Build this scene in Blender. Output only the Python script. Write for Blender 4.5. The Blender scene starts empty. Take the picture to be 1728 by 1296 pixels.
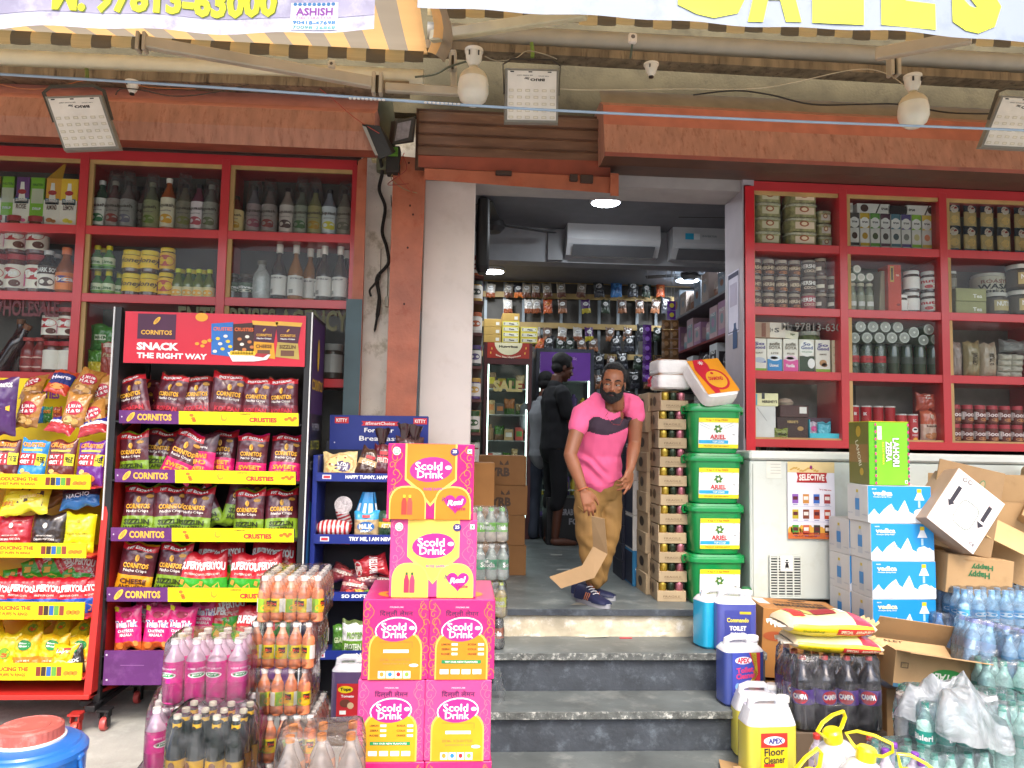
import bpy,bmesh,math,random
from mathutils import Vector,Matrix,noise
random.seed(7)
R=math.radians
SC=bpy.context.scene
COL=SC.collection
# ------------------------------------------------------------------ camera, sky, sun, exposure
CZ,FPX,YAW,PITCH,ROLL=1.49,1290.0,3.7,4.3,1.05
cam=bpy.data.objects.new('camera',bpy.data.cameras.new('camera'));COL.objects.link(cam)
cam.data.sensor_width=36;cam.data.lens=FPX/1728*36
cam.data.clip_start=.05;cam.data.clip_end=500
CM=Matrix.Rotation(R(-YAW),3,'Z') @ Matrix.Rotation(R(90 + PITCH),3,'X') @ Matrix.Rotation(R(ROLL),3,'Z')
cam.matrix_world=Matrix.Translation((0,0,CZ)) @ CM.to_4x4()
SC.camera=cam
W=bpy.data.worlds.new('World');SC.world=W;W.use_nodes=True
nt=W.node_tree;sky=nt.nodes.new('ShaderNodeTexSky');sky.sky_type='NISHITA';sky.sun_disc=False
SUN_EL,SUN_AZ=52,172          # sun stands behind the camera, over the street
sky.sun_elevation=R(SUN_EL);sky.sun_rotation=R(SUN_AZ);sky.air_density=1.0;sky.dust_density=4.0;sky.ozone_density=.6
nt.links.new(sky.outputs[0],nt.nodes['Background'].inputs[0]);nt.nodes['Background'].inputs[1].default_value=.15
sl=bpy.data.lights.new('sun','SUN');sl.energy=.55;sl.angle=R(14);sl.color=(1,.96,.9)
so=bpy.data.objects.new('sun',sl);COL.objects.link(so)
sd=Vector((math.sin(R(SUN_AZ))*math.cos(R(SUN_EL)),math.cos(R(SUN_AZ))*math.cos(R(SUN_EL)),math.sin(R(SUN_EL))))
so.rotation_euler=sd.to_track_quat('Z','Y').to_euler()
SC.view_settings.view_transform='Standard';SC.view_settings.look='None';SC.view_settings.gamma=1
SC.view_settings.exposure=1.72
SC.render.engine='CYCLES'
SC.cycles.transparent_max_bounces=24;SC.cycles.max_bounces=7;SC.cycles.sample_clamp_indirect=6

def P(px,py,Y):                                  # photo pixel -> point on the plane y = Y
    d=CM @ Vector(((px - 864)/FPX,-(py - 648)/FPX,-1));k=Y/d.y
    return Vector((d.x*k,Y,CZ + d.z*k))
def PX(px,py,Y): return P(px,py,Y).x
def PZ(px,py,Y): return P(px,py,Y).z
def PG(px,py,z):                                 # photo pixel -> point on the level z
    d=CM @ Vector(((px - 864)/FPX,-(py - 648)/FPX,-1));k=(z - CZ)/d.z
    return Vector((d.x*k,d.y*k,z))

# ------------------------------------------------------------------ materials
def lin(h):
    h=h.lstrip('#');o=[]
    for i in (0,2,4):
        c=int(h[i:i+2],16)/255
        o.append(c/12.92 if c <= .04045 else ((c + .055)/1.055) ** 2.4)
    return tuple(o) + (1,)
MATS={}
def M(h,rough=.5,metal=0,var=.12,sc=9,bump=0,bsc=60,coat=0,alpha=1,emit=0,rnd=.1,spec=.5,stain=None,streak=0,sss=0):
    key=(h,rough,metal,var,sc,bump,bsc,coat,alpha,emit,rnd,spec,stain,streak,sss)
    if key in MATS: return MATS[key]
    m=bpy.data.materials.new('paint_' + h.strip('#'));m.use_nodes=True;MATS[key]=m
    t=m.node_tree;N=t.nodes;L=t.links;b=N['Principled BSDF'];c=lin(h)
    b.inputs['Roughness'].default_value=rough;b.inputs['Metallic'].default_value=metal
    b.inputs['Alpha'].default_value=alpha;b.inputs['Specular IOR Level'].default_value=spec
    if coat: b.inputs['Coat Weight'].default_value=coat;b.inputs['Coat Roughness'].default_value=.12
    if sss: b.inputs['Subsurface Weight'].default_value=sss;b.inputs['Subsurface Scale'].default_value=.02
    tc=N.new('ShaderNodeTexCoord');src=tc.outputs['Object']
    if streak:
        mp=N.new('ShaderNodeMapping');mp.inputs['Scale'].default_value=(1,1,1/streak);L.new(src,mp.inputs[0]);src=mp.outputs[0]
    nz=N.new('ShaderNodeTexNoise');nz.inputs['Scale'].default_value=sc;nz.inputs['Detail'].default_value=5;L.new(src,nz.inputs['Vector'])
    mr=N.new('ShaderNodeMapRange');mr.inputs[1].default_value=.3;mr.inputs[2].default_value=.7
    mr.inputs[3].default_value=1 - var;mr.inputs[4].default_value=1 + var*.5;L.new(nz.outputs['Fac'],mr.inputs[0])
    hs=N.new('ShaderNodeHueSaturation');hs.inputs['Color'].default_value=c;hs.inputs['Saturation'].default_value=1
    if stain:
        n2=N.new('ShaderNodeTexNoise');n2.inputs['Scale'].default_value=sc*1.7;n2.inputs['Detail'].default_value=8;n2.inputs['Roughness'].default_value=.7;L.new(src,n2.inputs['Vector'])
        r2=N.new('ShaderNodeMapRange');r2.inputs[1].default_value=.52;r2.inputs[2].default_value=.68;L.new(n2.outputs['Fac'],r2.inputs[0])
        mx=N.new('ShaderNodeMix');mx.data_type='RGBA';mx.inputs[6].default_value=c;mx.inputs[7].default_value=lin(stain)
        L.new(r2.outputs[0],mx.inputs[0]);L.new(mx.outputs[2],hs.inputs['Color'])
    if rnd:
        oi=N.new('ShaderNodeObjectInfo');m2=N.new('ShaderNodeMapRange');m2.inputs[3].default_value=1 - rnd;m2.inputs[4].default_value=1 + rnd*.5
        L.new(oi.outputs['Random'],m2.inputs[0]);mu=N.new('ShaderNodeMath');mu.operation='MULTIPLY';L.new(mr.outputs[0],mu.inputs[0]);L.new(m2.outputs[0],mu.inputs[1]);L.new(mu.outputs[0],hs.inputs['Value'])
    else: L.new(mr.outputs[0],hs.inputs['Value'])
    L.new(hs.outputs[0],b.inputs['Base Color'])
    if bump:
        n3=N.new('ShaderNodeTexNoise');n3.inputs['Scale'].default_value=bsc;n3.inputs['Detail'].default_value=6;L.new(src,n3.inputs['Vector'])
        bp=N.new('ShaderNodeBump');bp.inputs['Strength'].default_value=bump;bp.inputs['Distance'].default_value=.01;L.new(n3.outputs['Fac'],bp.inputs['Height']);L.new(bp.outputs[0],b.inputs['Normal'])
    if emit: b.inputs['Emission Color'].default_value=c;b.inputs['Emission Strength'].default_value=emit
    return m
def clear(h='#e8f0f2',trans=.7,rough=.12,bump=.5,bsc=30,milky=.2,ior=1.45):
    """thin clear plastic or glass: see-through, a little milky, glossy"""
    k=('clear',h,trans,rough,bump,bsc,milky,ior)
    if k in MATS: return MATS[k]
    m=bpy.data.materials.new('clear_plastic');m.use_nodes=True;MATS[k]=m
    t=m.node_tree;N=t.nodes;L=t.links;N.remove(N['Principled BSDF']);out=N['Material Output']
    tr=N.new('ShaderNodeBsdfTransparent');c=lin(h);tr.inputs[0].default_value=tuple(.35 + .65*x for x in c[:3]) + (1,)
    df=N.new('ShaderNodeBsdfPrincipled');df.inputs['Base Color'].default_value=c;df.inputs['Roughness'].default_value=rough;df.inputs['Specular IOR Level'].default_value=.8
    gl=N.new('ShaderNodeBsdfGlossy');gl.inputs['Roughness'].default_value=rough
    lw=N.new('ShaderNodeFresnel');lw.inputs[0].default_value=ior
    m1=N.new('ShaderNodeMixShader');m1.inputs[0].default_value=1 - trans;L.new(tr.outputs[0],m1.inputs[1]);L.new(df.outputs[0],m1.inputs[2])
    m2=N.new('ShaderNodeMixShader');L.new(lw.outputs[0],m2.inputs[0]);L.new(m1.outputs[0],m2.inputs[1]);L.new(gl.outputs[0],m2.inputs[2])
    L.new(m2.outputs[0],out.inputs[0])
    tc=N.new('ShaderNodeTexCoord');nz=N.new('ShaderNodeTexNoise');nz.inputs['Scale'].default_value=bsc;nz.inputs['Detail'].default_value=4;nz.inputs['Distortion'].default_value=1.2
    L.new(tc.outputs['Object'],nz.inputs['Vector'])
    if milky:
        mr=N.new('ShaderNodeMapRange');mr.inputs[1].default_value=.35;mr.inputs[2].default_value=.7;mr.inputs[3].default_value=max(0,1 - trans - milky);mr.inputs[4].default_value=min(1,1 - trans + milky)
        L.new(nz.outputs['Fac'],mr.inputs[0]);L.new(mr.outputs[0],m1.inputs[0])
    if bump:
        bp=N.new('ShaderNodeBump');bp.inputs['Strength'].default_value=bump;bp.inputs['Distance'].default_value=.02;L.new(nz.outputs['Fac'],bp.inputs['Height'])
        for n in (df,gl,lw): L.new(bp.outputs[0],n.inputs['Normal'])
    return m
GLASS=clear('#f2f8f6',trans=.985,rough=.03,bump=0,milky=0,ior=1.27)
WRAP=clear('#f4f6f8',trans=.965,rough=.09,bump=.7,bsc=12,milky=.035,ior=1.35)
INK,WHITE,YEL,REDM='#1d1a1c','#f2f2ee','#f6d90e','#c8202c'
def mk(h,**k): return M(h,**k) if isinstance(h,str) else h

# ------------------------------------------------------------------ mesh builder
TXT={}
def glyphs(s,bold,shear):
    k=(s,bold,shear)
    if k not in TXT:
        c=bpy.data.curves.new('t','FONT');c.body=s;c.resolution_u=2;c.offset=bold;c.shear=shear;c.space_line=.8;c.align_x='CENTER'
        o=bpy.data.objects.new('t',c);me=bpy.data.meshes.new_from_object(o)
        vs=[(v.co.x,v.co.y) for v in me.vertices];fs=[tuple(p.vertices) for p in me.polygons]
        bpy.data.objects.remove(o);bpy.data.curves.remove(c);bpy.data.meshes.remove(me)
        if vs:
            x0=min(v[0] for v in vs);x1=max(v[0] for v in vs);y0=min(v[1] for v in vs);y1=max(v[1] for v in vs)
            vs=[((x - (x0 + x1)/2)/(x1 - x0),(y - (y0 + y1)/2)/(y1 - y0)) for x,y in vs];asp=(x1 - x0)/(y1 - y0)
        else: asp=1
        TXT[k]=(vs,fs,asp)
    return TXT[k]
class MB:
    def __init__(s,T=None): s.v=[];s.f=[];s.mi=[];s.m=[];s.T=T
    def add(s,vs,fs,mat):
        mat=mk(mat);b=len(s.v)
        s.v += [s.T @ Vector(v) for v in vs] if s.T else [Vector(v) for v in vs]
        if mat not in s.m: s.m.append(mat)
        i=s.m.index(mat);s.f += [tuple(b + q for q in f) for f in fs];s.mi += [i]*len(fs);return s
    def box(s,a,b,mat,bev=0,T=None):
        x0,y0,z0=(min(a[i],b[i]) for i in range(3));x1,y1,z1=(max(a[i],b[i]) for i in range(3))
        if bev <= 0:
            vs=[(x,y,z) for x in (x0,x1) for y in (y0,y1) for z in (z0,z1)]
            fs=[(0,1,3,2),(4,6,7,5),(0,4,5,1),(2,3,7,6),(0,2,6,4),(1,5,7,3)]
        else:
            vs=[];idx={}
            for i,x in enumerate((x0,x1)):
                for j,y in enumerate((y0,y1)):
                    for k,z in enumerate((z0,z1)):
                        dx,dy,dz=(bev,-bev)[i],(bev,-bev)[j],(bev,-bev)[k]
                        for ax,p in enumerate(((x,y + dy,z + dz),(x + dx,y,z + dz),(x + dx,y + dy,z))): idx[i,j,k,ax]=len(vs);vs.append(p)
            fs=[]
            for i in (0,1):
                fs += [[idx[i,0,0,0],idx[i,1,0,0],idx[i,1,1,0],idx[i,0,1,0]],[idx[0,i,0,1],idx[1,i,0,1],idx[1,i,1,1],idx[0,i,1,1]],[idx[0,0,i,2],idx[1,0,i,2],idx[1,1,i,2],idx[0,1,i,2]]]
                for j in (0,1):
                    fs += [[idx[i,j,0,0],idx[i,j,1,0],idx[i,j,1,1],idx[i,j,0,1]],[idx[i,0,j,0],idx[i,1,j,0],idx[i,1,j,2],idx[i,0,j,2]],[idx[0,i,j,1],idx[1,i,j,1],idx[1,i,j,2],idx[0,i,j,2]]]
                    for k in (0,1): fs.append([idx[i,j,k,0],idx[i,j,k,1],idx[i,j,k,2]])
        if T: vs=[T @ Vector(v) for v in vs]
        return s.add(vs,fs,mat)
    def hexa(s,pts,mat):                       # 8 corners: 4 of one end, 4 of the other
        return s.add(pts,[(0,1,2,3),(4,5,6,7),(0,1,5,4),(1,2,6,5),(2,3,7,6),(3,0,4,7)],mat)
    def sweep(s,pts,rad,mat,seg=8,cap=True,hint=None):
        pts=[Vector(p) for p in pts];n=len(pts);vs=[];fs=[];up=Vector((0,0,1))
        for i,p in enumerate(pts):
            d=(pts[min(i + 1,n - 1)] - pts[max(i - 1,0)]).normalized()
            if i == 0:
                a=d.cross(up)
                if a.length < .1: a=d.cross(Vector((0,1,0)))
                a.normalize()
            else: a=(a - d*a.dot(d)).normalized()
            if hint: h_=Vector(hint);a=(h_ - d*h_.dot(d)).normalized()
            b=d.cross(a);r=rad[i] if isinstance(rad,list) else rad
            ra,rb=r if isinstance(r,(list,tuple)) else (r,r)
            for k in range(seg): t=2*math.pi*k/seg;vs.append(p + a*math.cos(t)*ra + b*math.sin(t)*rb)
        for i in range(n - 1):
            for k in range(seg): fs.append((i*seg + k,i*seg + (k + 1) % seg,(i + 1)*seg + (k + 1) % seg,(i + 1)*seg + k))
        if cap: fs += [tuple(range(seg)),tuple(range((n - 1)*seg,n*seg))]
        return s.add(vs,fs,mat)
    def lathe(s,prof,mats,seg=16,c=(0,0,0),sq=None,ax=None):   # prof: (r, z[, material]); sq=(w, d, power) makes a rounded rectangle
        vs=[];n=len(prof);base=len(s.v)
        for pr in prof:
            r,z=pr[0],pr[1]
            for k in range(seg):
                t=2*math.pi*k/seg;cx,cy=math.cos(t),math.sin(t)
                if sq: e=2/sq[2];cx=math.copysign(abs(cx) ** e,cx)*sq[0];cy=math.copysign(abs(cy) ** e,cy)*sq[1]
                vs.append(Vector((c[0] + cx*r,c[1] + cy*r,c[2] + z)))
        if ax: vs=[ax @ v for v in vs]
        groups={}
        for i in range(n - 1):
            m=prof[i + 1][2] if len(prof[i + 1]) > 2 else mats
            groups.setdefault(id(m) if not isinstance(m,str) else m,(m,[]))[1].extend((i*seg + k,i*seg + (k + 1) % seg,(i + 1)*seg + (k + 1) % seg,(i + 1)*seg + k) for k in range(seg))
        first=True;m0=prof[1][2] if len(prof[1]) > 2 else mats;m1=prof[-1][2] if len(prof[-1]) > 2 else mats
        caps=[(m0,tuple(range(seg)))]*(prof[0][0] > 1e-4) + [(m1,tuple(range((n - 1)*seg,n*seg)))]*(prof[-1][0] > 1e-4)
        b=len(s.v);s.v += [s.T @ v if s.T else v for v in vs]
        for m,fs in list(groups.values()) + [(m,[f]) for m,f in caps]:
            m=mk(m)
            if m not in s.m: s.m.append(m)
            s.f += [tuple(b + q for q in f) for f in fs];s.mi += [s.m.index(m)]*len(fs)
        return s
    def grid(s,fn,nu,nv,mat,closed=False):  # fn(u,v) in 0..1; mat may be a function of (u,v)
        vs=[fn(i/nu,j/nv) for j in range(nv + 1) for i in range(nu + 1)];by={}
        for j in range(nv):
            for i in range(nu):
                m=mk(mat((i + .5)/nu,(j + .5)/nv)) if callable(mat) else mk(mat);q=j*(nu + 1) + i
                by.setdefault(m.name,(m,[]))[1].append((q,q + 1,q + nu + 2,q + nu + 1))
        b=len(s.v);s.v += [s.T @ Vector(v) if s.T else Vector(v) for v in vs]
        for m,fs in by.values():
            if m not in s.m: s.m.append(m)
            s.f += [tuple(b + q for q in f) for f in fs];s.mi += [s.m.index(m)]*len(fs)
        return s
    # prints laid on a surface map F(x, y, lift)
    def rect(s,F,x0,y0,x1,y1,mat,o=.0008,nx=1,ny=1):
        return s.grid(lambda u,v: F(x0 + (x1 - x0)*u,y0 + (y1 - y0)*v,o),nx,ny,mat)
    def poly(s,F,pts,mat,o=.0012): return s.add([F(x,y,o) for x,y in pts],[tuple(range(len(pts)))],mat)
    def ell(s,F,cx,cy,rx,ry,mat,o=.0012,n=20,rot=0):
        c,d=math.cos(rot),math.sin(rot);pts=[]
        for i in range(n): t=2*math.pi*i/n;x,y=rx*math.cos(t),ry*math.sin(t);pts.append((cx + x*c - y*d,cy + x*d + y*c))
        vs=[F(cx,cy,o)] + [F(x,y,o) for x,y in pts]
        return s.add(vs,[(0,1 + i,1 + (i + 1) % n) for i in range(n)],mat)
    def line(s,F,pts,w,mat,o=.0012):
        for (a,b),(c,d) in zip(pts,pts[1:]):
            l=math.hypot(c - a,d - b) or 1;nx,ny=-(d - b)/l*w/2,(c - a)/l*w/2
            s.add([F(a + nx,b + ny,o),F(a - nx,b - ny,o),F(c - nx,d - ny,o),F(c + nx,d + ny,o)],[(0,1,2,3)],mat)
        return s
    def txt(s,F,t,cx,cy,w,h,mat,o=.0018,bold=.02,shear=0,rot=0,fit=True,arc=0):
        vs,fs,asp=glyphs(t,bold,shear)
        if not vs: return s
        if not fit: w=min(w,h*asp)
        c,d=math.cos(rot),math.sin(rot);out=[]
        for x,y in vs: X,Y=x*w,y*h + arc*(1 - (2*x) ** 2);out.append(F(cx + X*c - Y*d,cy + X*d + Y*c,o))
        return s.add(out,fs,mat)
    def build(s,name,parent=None,smooth=35,loc=None):
        me=bpy.data.meshes.new(name);me.from_pydata([tuple(v) for v in s.v],[],s.f)
        for m in s.m: me.materials.append(m)
        me.polygons.foreach_set('material_index',s.mi)
        bm=bmesh.new();bm.from_mesh(me);bmesh.ops.recalc_face_normals(bm,faces=bm.faces);bm.to_mesh(me);bm.free()
        if smooth: me.shade_smooth();me.set_sharp_from_angle(angle=R(smooth))
        o=bpy.data.objects.new(name,me);COL.objects.link(o)
        if parent: o.parent=parent
        if loc: o.location=loc
        return o
def FR(x0=0,y=0,z0=0): return lambda x,h,o=0: Vector((x0 + x,y - o,z0 + h))          # a face that looks at the street
def SIDE(x,y0=0,z0=0,sg=-1): return lambda a,h,o=0: Vector((x + sg*o,y0 + a,z0 + h))  # a face that looks sideways
def CYL(r,z0=0,x0=0,y0=0): return lambda x,h,o=0: Vector((x0 + (r + o)*math.sin(x/r),y0 - (r + o)*math.cos(x/r),z0 + h))
def tag(o,label,cat,group=None):
    o['label']=label;o['category']=cat
    if group: o['group']=group
    return o
def struct(o,kind='structure'): o['kind']=kind;return o
def empty(name,label,cat,loc=(0,0,0),rz=0,group=None,rot=None):
    o=bpy.data.objects.new(name,None);COL.objects.link(o);o.location=loc;o.rotation_euler=rot or (0,0,rz);o.empty_display_size=.05
    return tag(o,label,cat,group)
KIDS={}
def copy_tree(o,parent=None):
    c=o.copy();COL.objects.link(c)
    if parent: c.parent=parent
    for ch in list(o.children): copy_tree(ch,c)
    return c
USED=set()
def put(proto,loc,label=None,group=None,rz=0,rot=None,sc=None,cat=None):
    """the first call places the prototype itself, later ones a copy"""
    o=proto if proto.name not in USED else copy_tree(proto);USED.add(proto.name);USED.add(o.name)
    o.location=loc;o.rotation_euler=rot or (0,0,rz)
    if sc: o.scale=(sc,sc,sc) if not isinstance(sc,tuple) else sc
    if label: o['label']=label
    if group: o['group']=group
    if cat: o['category']=cat
    return o
ORD=['first','second','third','fourth','fifth','sixth','seventh','eighth','ninth','tenth','eleventh','twelfth','thirteenth']
def rr(a,b): return random.uniform(a,b)
# ------------------------------------------------------------------ the setting: ground, steps, walls, ceiling
LAND=.567;YG=4.68
conc=M('#a3a39c',rough=.85,var=.25,sc=3,bump=.35,bsc=40,stain='#b5b5ae',rnd=0)
slate=M('#5f6666',rough=.42,var=.35,sc=4,bump=.12,bsc=30,stain='#7f8482',rnd=0)
slateR=M('#3c4249',rough=.6,var=.35,sc=9,bump=.3,bsc=50,stain='#5a636b',rnd=0)
nose=M('#5e625f',rough=.7,var=.5,sc=24,bump=.5,bsc=70,stain='#c4c6be',rnd=0)
plaster=M('#c9bea4',rough=.85,var=.3,sc=6,bump=.5,bsc=25,stain='#f2efe6',rnd=0)
cream=M('#ded2c8',rough=.45,var=.08,sc=3,rnd=0,stain='#d6c9be')
orange=M('#a55c40',rough=.5,var=.28,sc=5,bump=.1,bsc=30,rnd=0,stain='#9a4a2c')
orangeD=M('#8e4430',rough=.55,var=.3,sc=6,rnd=0)
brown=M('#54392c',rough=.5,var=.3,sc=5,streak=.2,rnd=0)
olive=M('#665e45',rough=.9,var=.3,sc=4,rnd=0,stain='#544d38',bump=.3)
g=MB();g.box((-30,-30,-.3),(30,4.72,0),conc);struct(g.build('pavement',smooth=0))
g=MB();g.grid(lambda u,v: (PG(-60,1180,.004).x + u*.9 + .05*math.sin(v*9),3.32 + v*.3 + .03*math.sin(u*11),.004),8,4,M('#cfd0cc',rough=.9,var=.2,sc=8,stain='#a9aaa6',rnd=0));struct(g.build('pavement_patch',smooth=0))
SX0,SX1=-.12,1.62
def slab(name,y0,y1,z,x0=SX0,x1=SX1,th=.036,top=slate,edge=nose):
    b=MB();b.box((x0,y0 + .006,z - th),(x1,y1,z),top)
    b.box((x0,y0,z - th - .001),(x1,y0 + .0055,z - .0015),edge,bev=.002);return struct(b.build(name,smooth=0))
Z1,Z2,Z3=.412,.213,.018
slab('step_tread',3.20,3.99,Z3,th=.017)
slab('step_tread',3.715,4.05,Z2);slab('step_tread',3.99,4.36,Z1)
b=MB();b.box((SX0,3.745,Z3 + .001),(SX1,3.99,Z2 - .037),slateR);struct(b.build('step_riser',smooth=0))
b=MB();b.box((SX0,4.02,Z2 + .001),(SX1,4.30,Z1 - .037),slateR);struct(b.build('step_riser',smooth=0))
b=MB();b.grid(lambda u,v: (SX0 + u*(SX1 - SX0),4.325 + .006*noise.noise((u*40,v*7,1)),Z1 + v*(LAND - .035 - Z1)),120,10,plaster);struct(b.build('step_riser'))
slab("landing_floor",4.30,8.4,LAND,x0=-.43,x1=2.9,top=slate,edge=slateR)
b=MB();b.box((1.63,4.30,0),(6,4.72,LAND - .04),plaster);struct(b.build('plinth_wall',smooth=0))
b=MB();b.box((-7,4.72,0),(-.45,4.9,1.3),M('#7a6f63',var=.3,rnd=0));b.box((1.7,4.75,0),(7,4.95,1.46),M('#7a6f63',var=.3,rnd=0));struct(b.build('base_wall',smooth=0))
# doorway jambs and header
doorR=PX(1252,520,YG);jl0=PX(712,520,4.72);jl1=PX(798,520,4.72);HZ=PZ(900,309,4.70)
b=MB();b.box((jl0,4.70,LAND),(jl1,4.98,HZ + .3),cream,bev=.004);b.box((jl1 - .003,4.76,LAND),(jl1 + .004,4.79,HZ),M('#b9b9b5'));struct(b.build('doorway_pillar'))
b=MB();b.box((doorR,4.66,LAND),(doorR + .075,4.99,HZ + .2),M('#a8a0a6',rough=.35,var=.1,rnd=0),bev=.003);struct(b.build('doorway_pillar'))
b=MB();b.box((jl0,4.70,HZ),(doorR + .1,4.98,HZ + .16),M('#a09a98',rough=.5,var=.1,rnd=0));struct(b.build('doorway_lintel',smooth=0))
b=MB();b.box((doorR + .012,4.645,LAND),(doorR + .07,4.658,HZ + .02),M('#c8232e',rough=.3,coat=.3));struct(b.build('doorway_trim',smooth=0))
# inside room
RX0,RX1,RY=-.32,2.55,8.3;CEI=3.24
wallin=M('#56534f',rough=.8,var=.2,rnd=0)
b=MB();b.box((RX0 - .1,4.985,CEI),(RX1 + .1,RY + .1,CEI + .1),M('#6f7177',rough=.6,var=.1,rnd=0));struct(b.build('ceiling',smooth=0))
b=MB();b.box((RX0 - .1,RY,0),(RX1 + .1,RY + .1,CEI),wallin);struct(b.build('back_wall',smooth=0))
b=MB();b.box((RX0 - .1,4.99,0),(RX0,RY,CEI),wallin);struct(b.build('side_wall',smooth=0))
b=MB();b.box((RX1,4.99,0),(RX1 + .1,RY,CEI),wallin);struct(b.build('side_wall',smooth=0))
# front wall above the shops, and the wall strip between cabinet and doorway
b=MB();b.box((-8,4.70,PZ(900,200,4.7)),(8,4.9,7),olive);struct(b.build('upper_wall',smooth=0))
b=MB();b.box((PX(606,400,4.8),4.79,0),(jl0 + .02,4.97,3.6),M('#efe8d8',rough=.8,var=.15,sc=5,rnd=0,stain='#b9b096'),bev=0);struct(b.build('wall_strip',smooth=0))
# building sides so that nothing stands open
b=MB();b.box((-8,4.95,0),(-.42,5.1,4),wallin);b.box((2.66,5.25,0),(8,5.35,4),wallin);struct(b.build('rear_wall',smooth=0))
b=MB();b.box((-8,4.9,3.9),(8,9,4),olive);struct(b.build('roof_slab',smooth=0))
# the wood across the street that the cabinet glass and the shiny goods reflect
b=MB();rt=random.Random(3);leafm=M('#3a4a22',rough=.7,var=.4,sc=.8,rnd=0);vs,fs=[],[]
for i in range(7000):
    x=rt.uniform(-40,40);base=4.5 + 2.2*noise.noise((x*.22,1,0)) + 1.2*noise.noise((x*.7,5,0));z=rt.uniform(.4,base + 2.2) ;y=-25 - 3*noise.noise((x*.3,z*.4,2)) + rt.uniform(-1.2,1.2)
    if noise.noise((x*.5,z*.6,9)) < -.22: continue
    c=Vector((x,y,z));a=Vector((rt.uniform(-1,1),rt.uniform(-.4,.4),rt.uniform(-1,1))).normalized()*.6;d=a.cross(Vector((rt.uniform(-.5,.5),1,rt.uniform(-.5,.5)))).normalized()*.42;n_=len(vs)
    vs += [c - a,c + d,c + a,c - d];fs.append((n_,n_ + 1,n_ + 2,n_ + 3))
b.add(vs,fs,leafm);struct(b.build('treeline',smooth=0),'stuff')
# ------------------------------------------------------------------ shutters, awnings, banners, lamps and cables over the shop
def extr(pts,xa,xb,mat,b=None,mats=None):      # polyline (y,z) extruded along x
    b=b or MB();n=len(pts)
    for i in range(n - 1):
        (y0,z0),(y1,z1)=pts[i],pts[i + 1]
        b.add([(xa,y0,z0),(xb,y0,z0),(xb,y1,z1),(xa,y1,z1)],[(0,1,2,3)],mats[i] if mats else mat)
    for x in (xa,xb): b.add([(x,y,z) for y,z in pts],[tuple(range(n))],mats[0] if mats else mat)
    return b
def Yz(px,*pl): return [(Y,PZ(px,py,Y)) for py,Y in pl]
salmon=M('#c98a7c',rough=.6,var=.15,rnd=0);peel=M('#ab7862',rough=.6,var=.22,sc=22,streak=6,rnd=0,stain='#8f5a45',bump=.2)
t=empty('shutter_box','orange painted roller shutter housing with a darker lower edge, over the bottle cabinets','shutter box',(0,4.6,3.2),group='roller shutter housings')
def at_origin(e,b,name):      # part of an Empty that stands at a real place
    o=b.build(name,e);o.matrix_parent_inverse=Matrix.Translation(-e.location) if False else Matrix();
    me=o.data;me.transform(Matrix.Translation(-Vector(e.location)));return o
xl0,xl1=-7.5,PX(632,210,4.3)
pts=Yz(300,(140,4.5),(170,4.42));at_origin(t,extr(pts,xl0,xl1,salmon),'top_plate')
pts=Yz(300,(170,4.42),(176,4.31),(208,4.28),(240,4.30),(252,4.42),(253,4.68));pts.append((4.69,pts[0][1]));at_origin(t,extr(pts,xl0,xl1,peel,mats=[salmon,peel,peel,orangeD,brown,brown]),'housing')  # lower facets take the darker orange, then brown underneath
t=empty('shutter_box','wide terracotta roller shutter housing with streaked paint, beside and over the doorway','shutter box',(3,4.6,3.2),group='roller shutter housings')
xr0=PX(1018,230,4.28)
pts=Yz(1300,(166,4.5),(186,4.40));at_origin(t,extr(pts,xr0 + .01,7.5,M('#8f8470',var=.2,rnd=0)),'top_plate')
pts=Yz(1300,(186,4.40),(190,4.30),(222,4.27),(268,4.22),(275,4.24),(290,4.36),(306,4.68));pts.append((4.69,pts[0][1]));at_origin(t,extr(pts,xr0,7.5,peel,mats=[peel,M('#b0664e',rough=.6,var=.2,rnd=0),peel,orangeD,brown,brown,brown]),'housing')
# rolled curtain over the door
t=empty('rolling_shutter','dark brown slatted shutter curtain rolled up above the doorway','shutter',(.4,4.5,3.3))
xa,xb=PX(706,240,4.45),PX(1016,240,4.45);pl=[]
for i in range(5):
    y0=194 + i*19;pl += [(y0,4.455),(y0 + 3,4.443),(y0 + 16,4.443),(y0 + 19,4.455)]
b=extr(Yz(860,*pl),xa,xb,M('#6a4d3d',rough=.4,var=.35,sc=4,streak=.15,rnd=0,stain='#7a5c48'));b.box((xa - .02,4.5,PZ(860,292,4.5)),(xb + .02,4.69,PZ(860,190,4.5)),brown);at_origin(t,b,'slat_curtain')
b=MB();b.hexa([P(706,262,4.44),P(1030,272,4.44),P(1030,272,4.6),P(706,262,4.6),P(706,282,4.44),P(1030,300,4.44),P(1030,300,4.6),P(706,282,4.6)],orangeD)
at_origin(t,b,'bottom_rail')
t=empty('shutter_rail','bent orange angle rail with rust fixed across the door head','rail',(.4,4.5,3.15))
b=MB();b.hexa([P(716,284,4.40),P(1042,300,4.40),P(1042,298,4.6),P(716,282,4.6),P(716,303,4.40),P(1042,327,4.40),P(1042,325,4.6),P(716,300,4.6)],orange)
for px,py,w,h in ((850,292,28,8),(968,300,14,12),(990,302,22,14)):
    c=P(px,py,4.385);k=4.385/FPX;b.box((c.x - w*k/2,4.375,c.z - h*k/2),(c.x + w*k/2,4.40,c.z + h*k/2),M('#3b2a22',rough=.8),bev=.003)
b.hexa([P(1030,292,4.37),P(1044,293,4.37),P(1044,293,4.45),P(1030,292,4.45),P(1030,330,4.37),P(1044,331,4.37),P(1044,331,4.45),P(1030,330,4.45)],orange)
at_origin(t,b,'rail')
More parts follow.
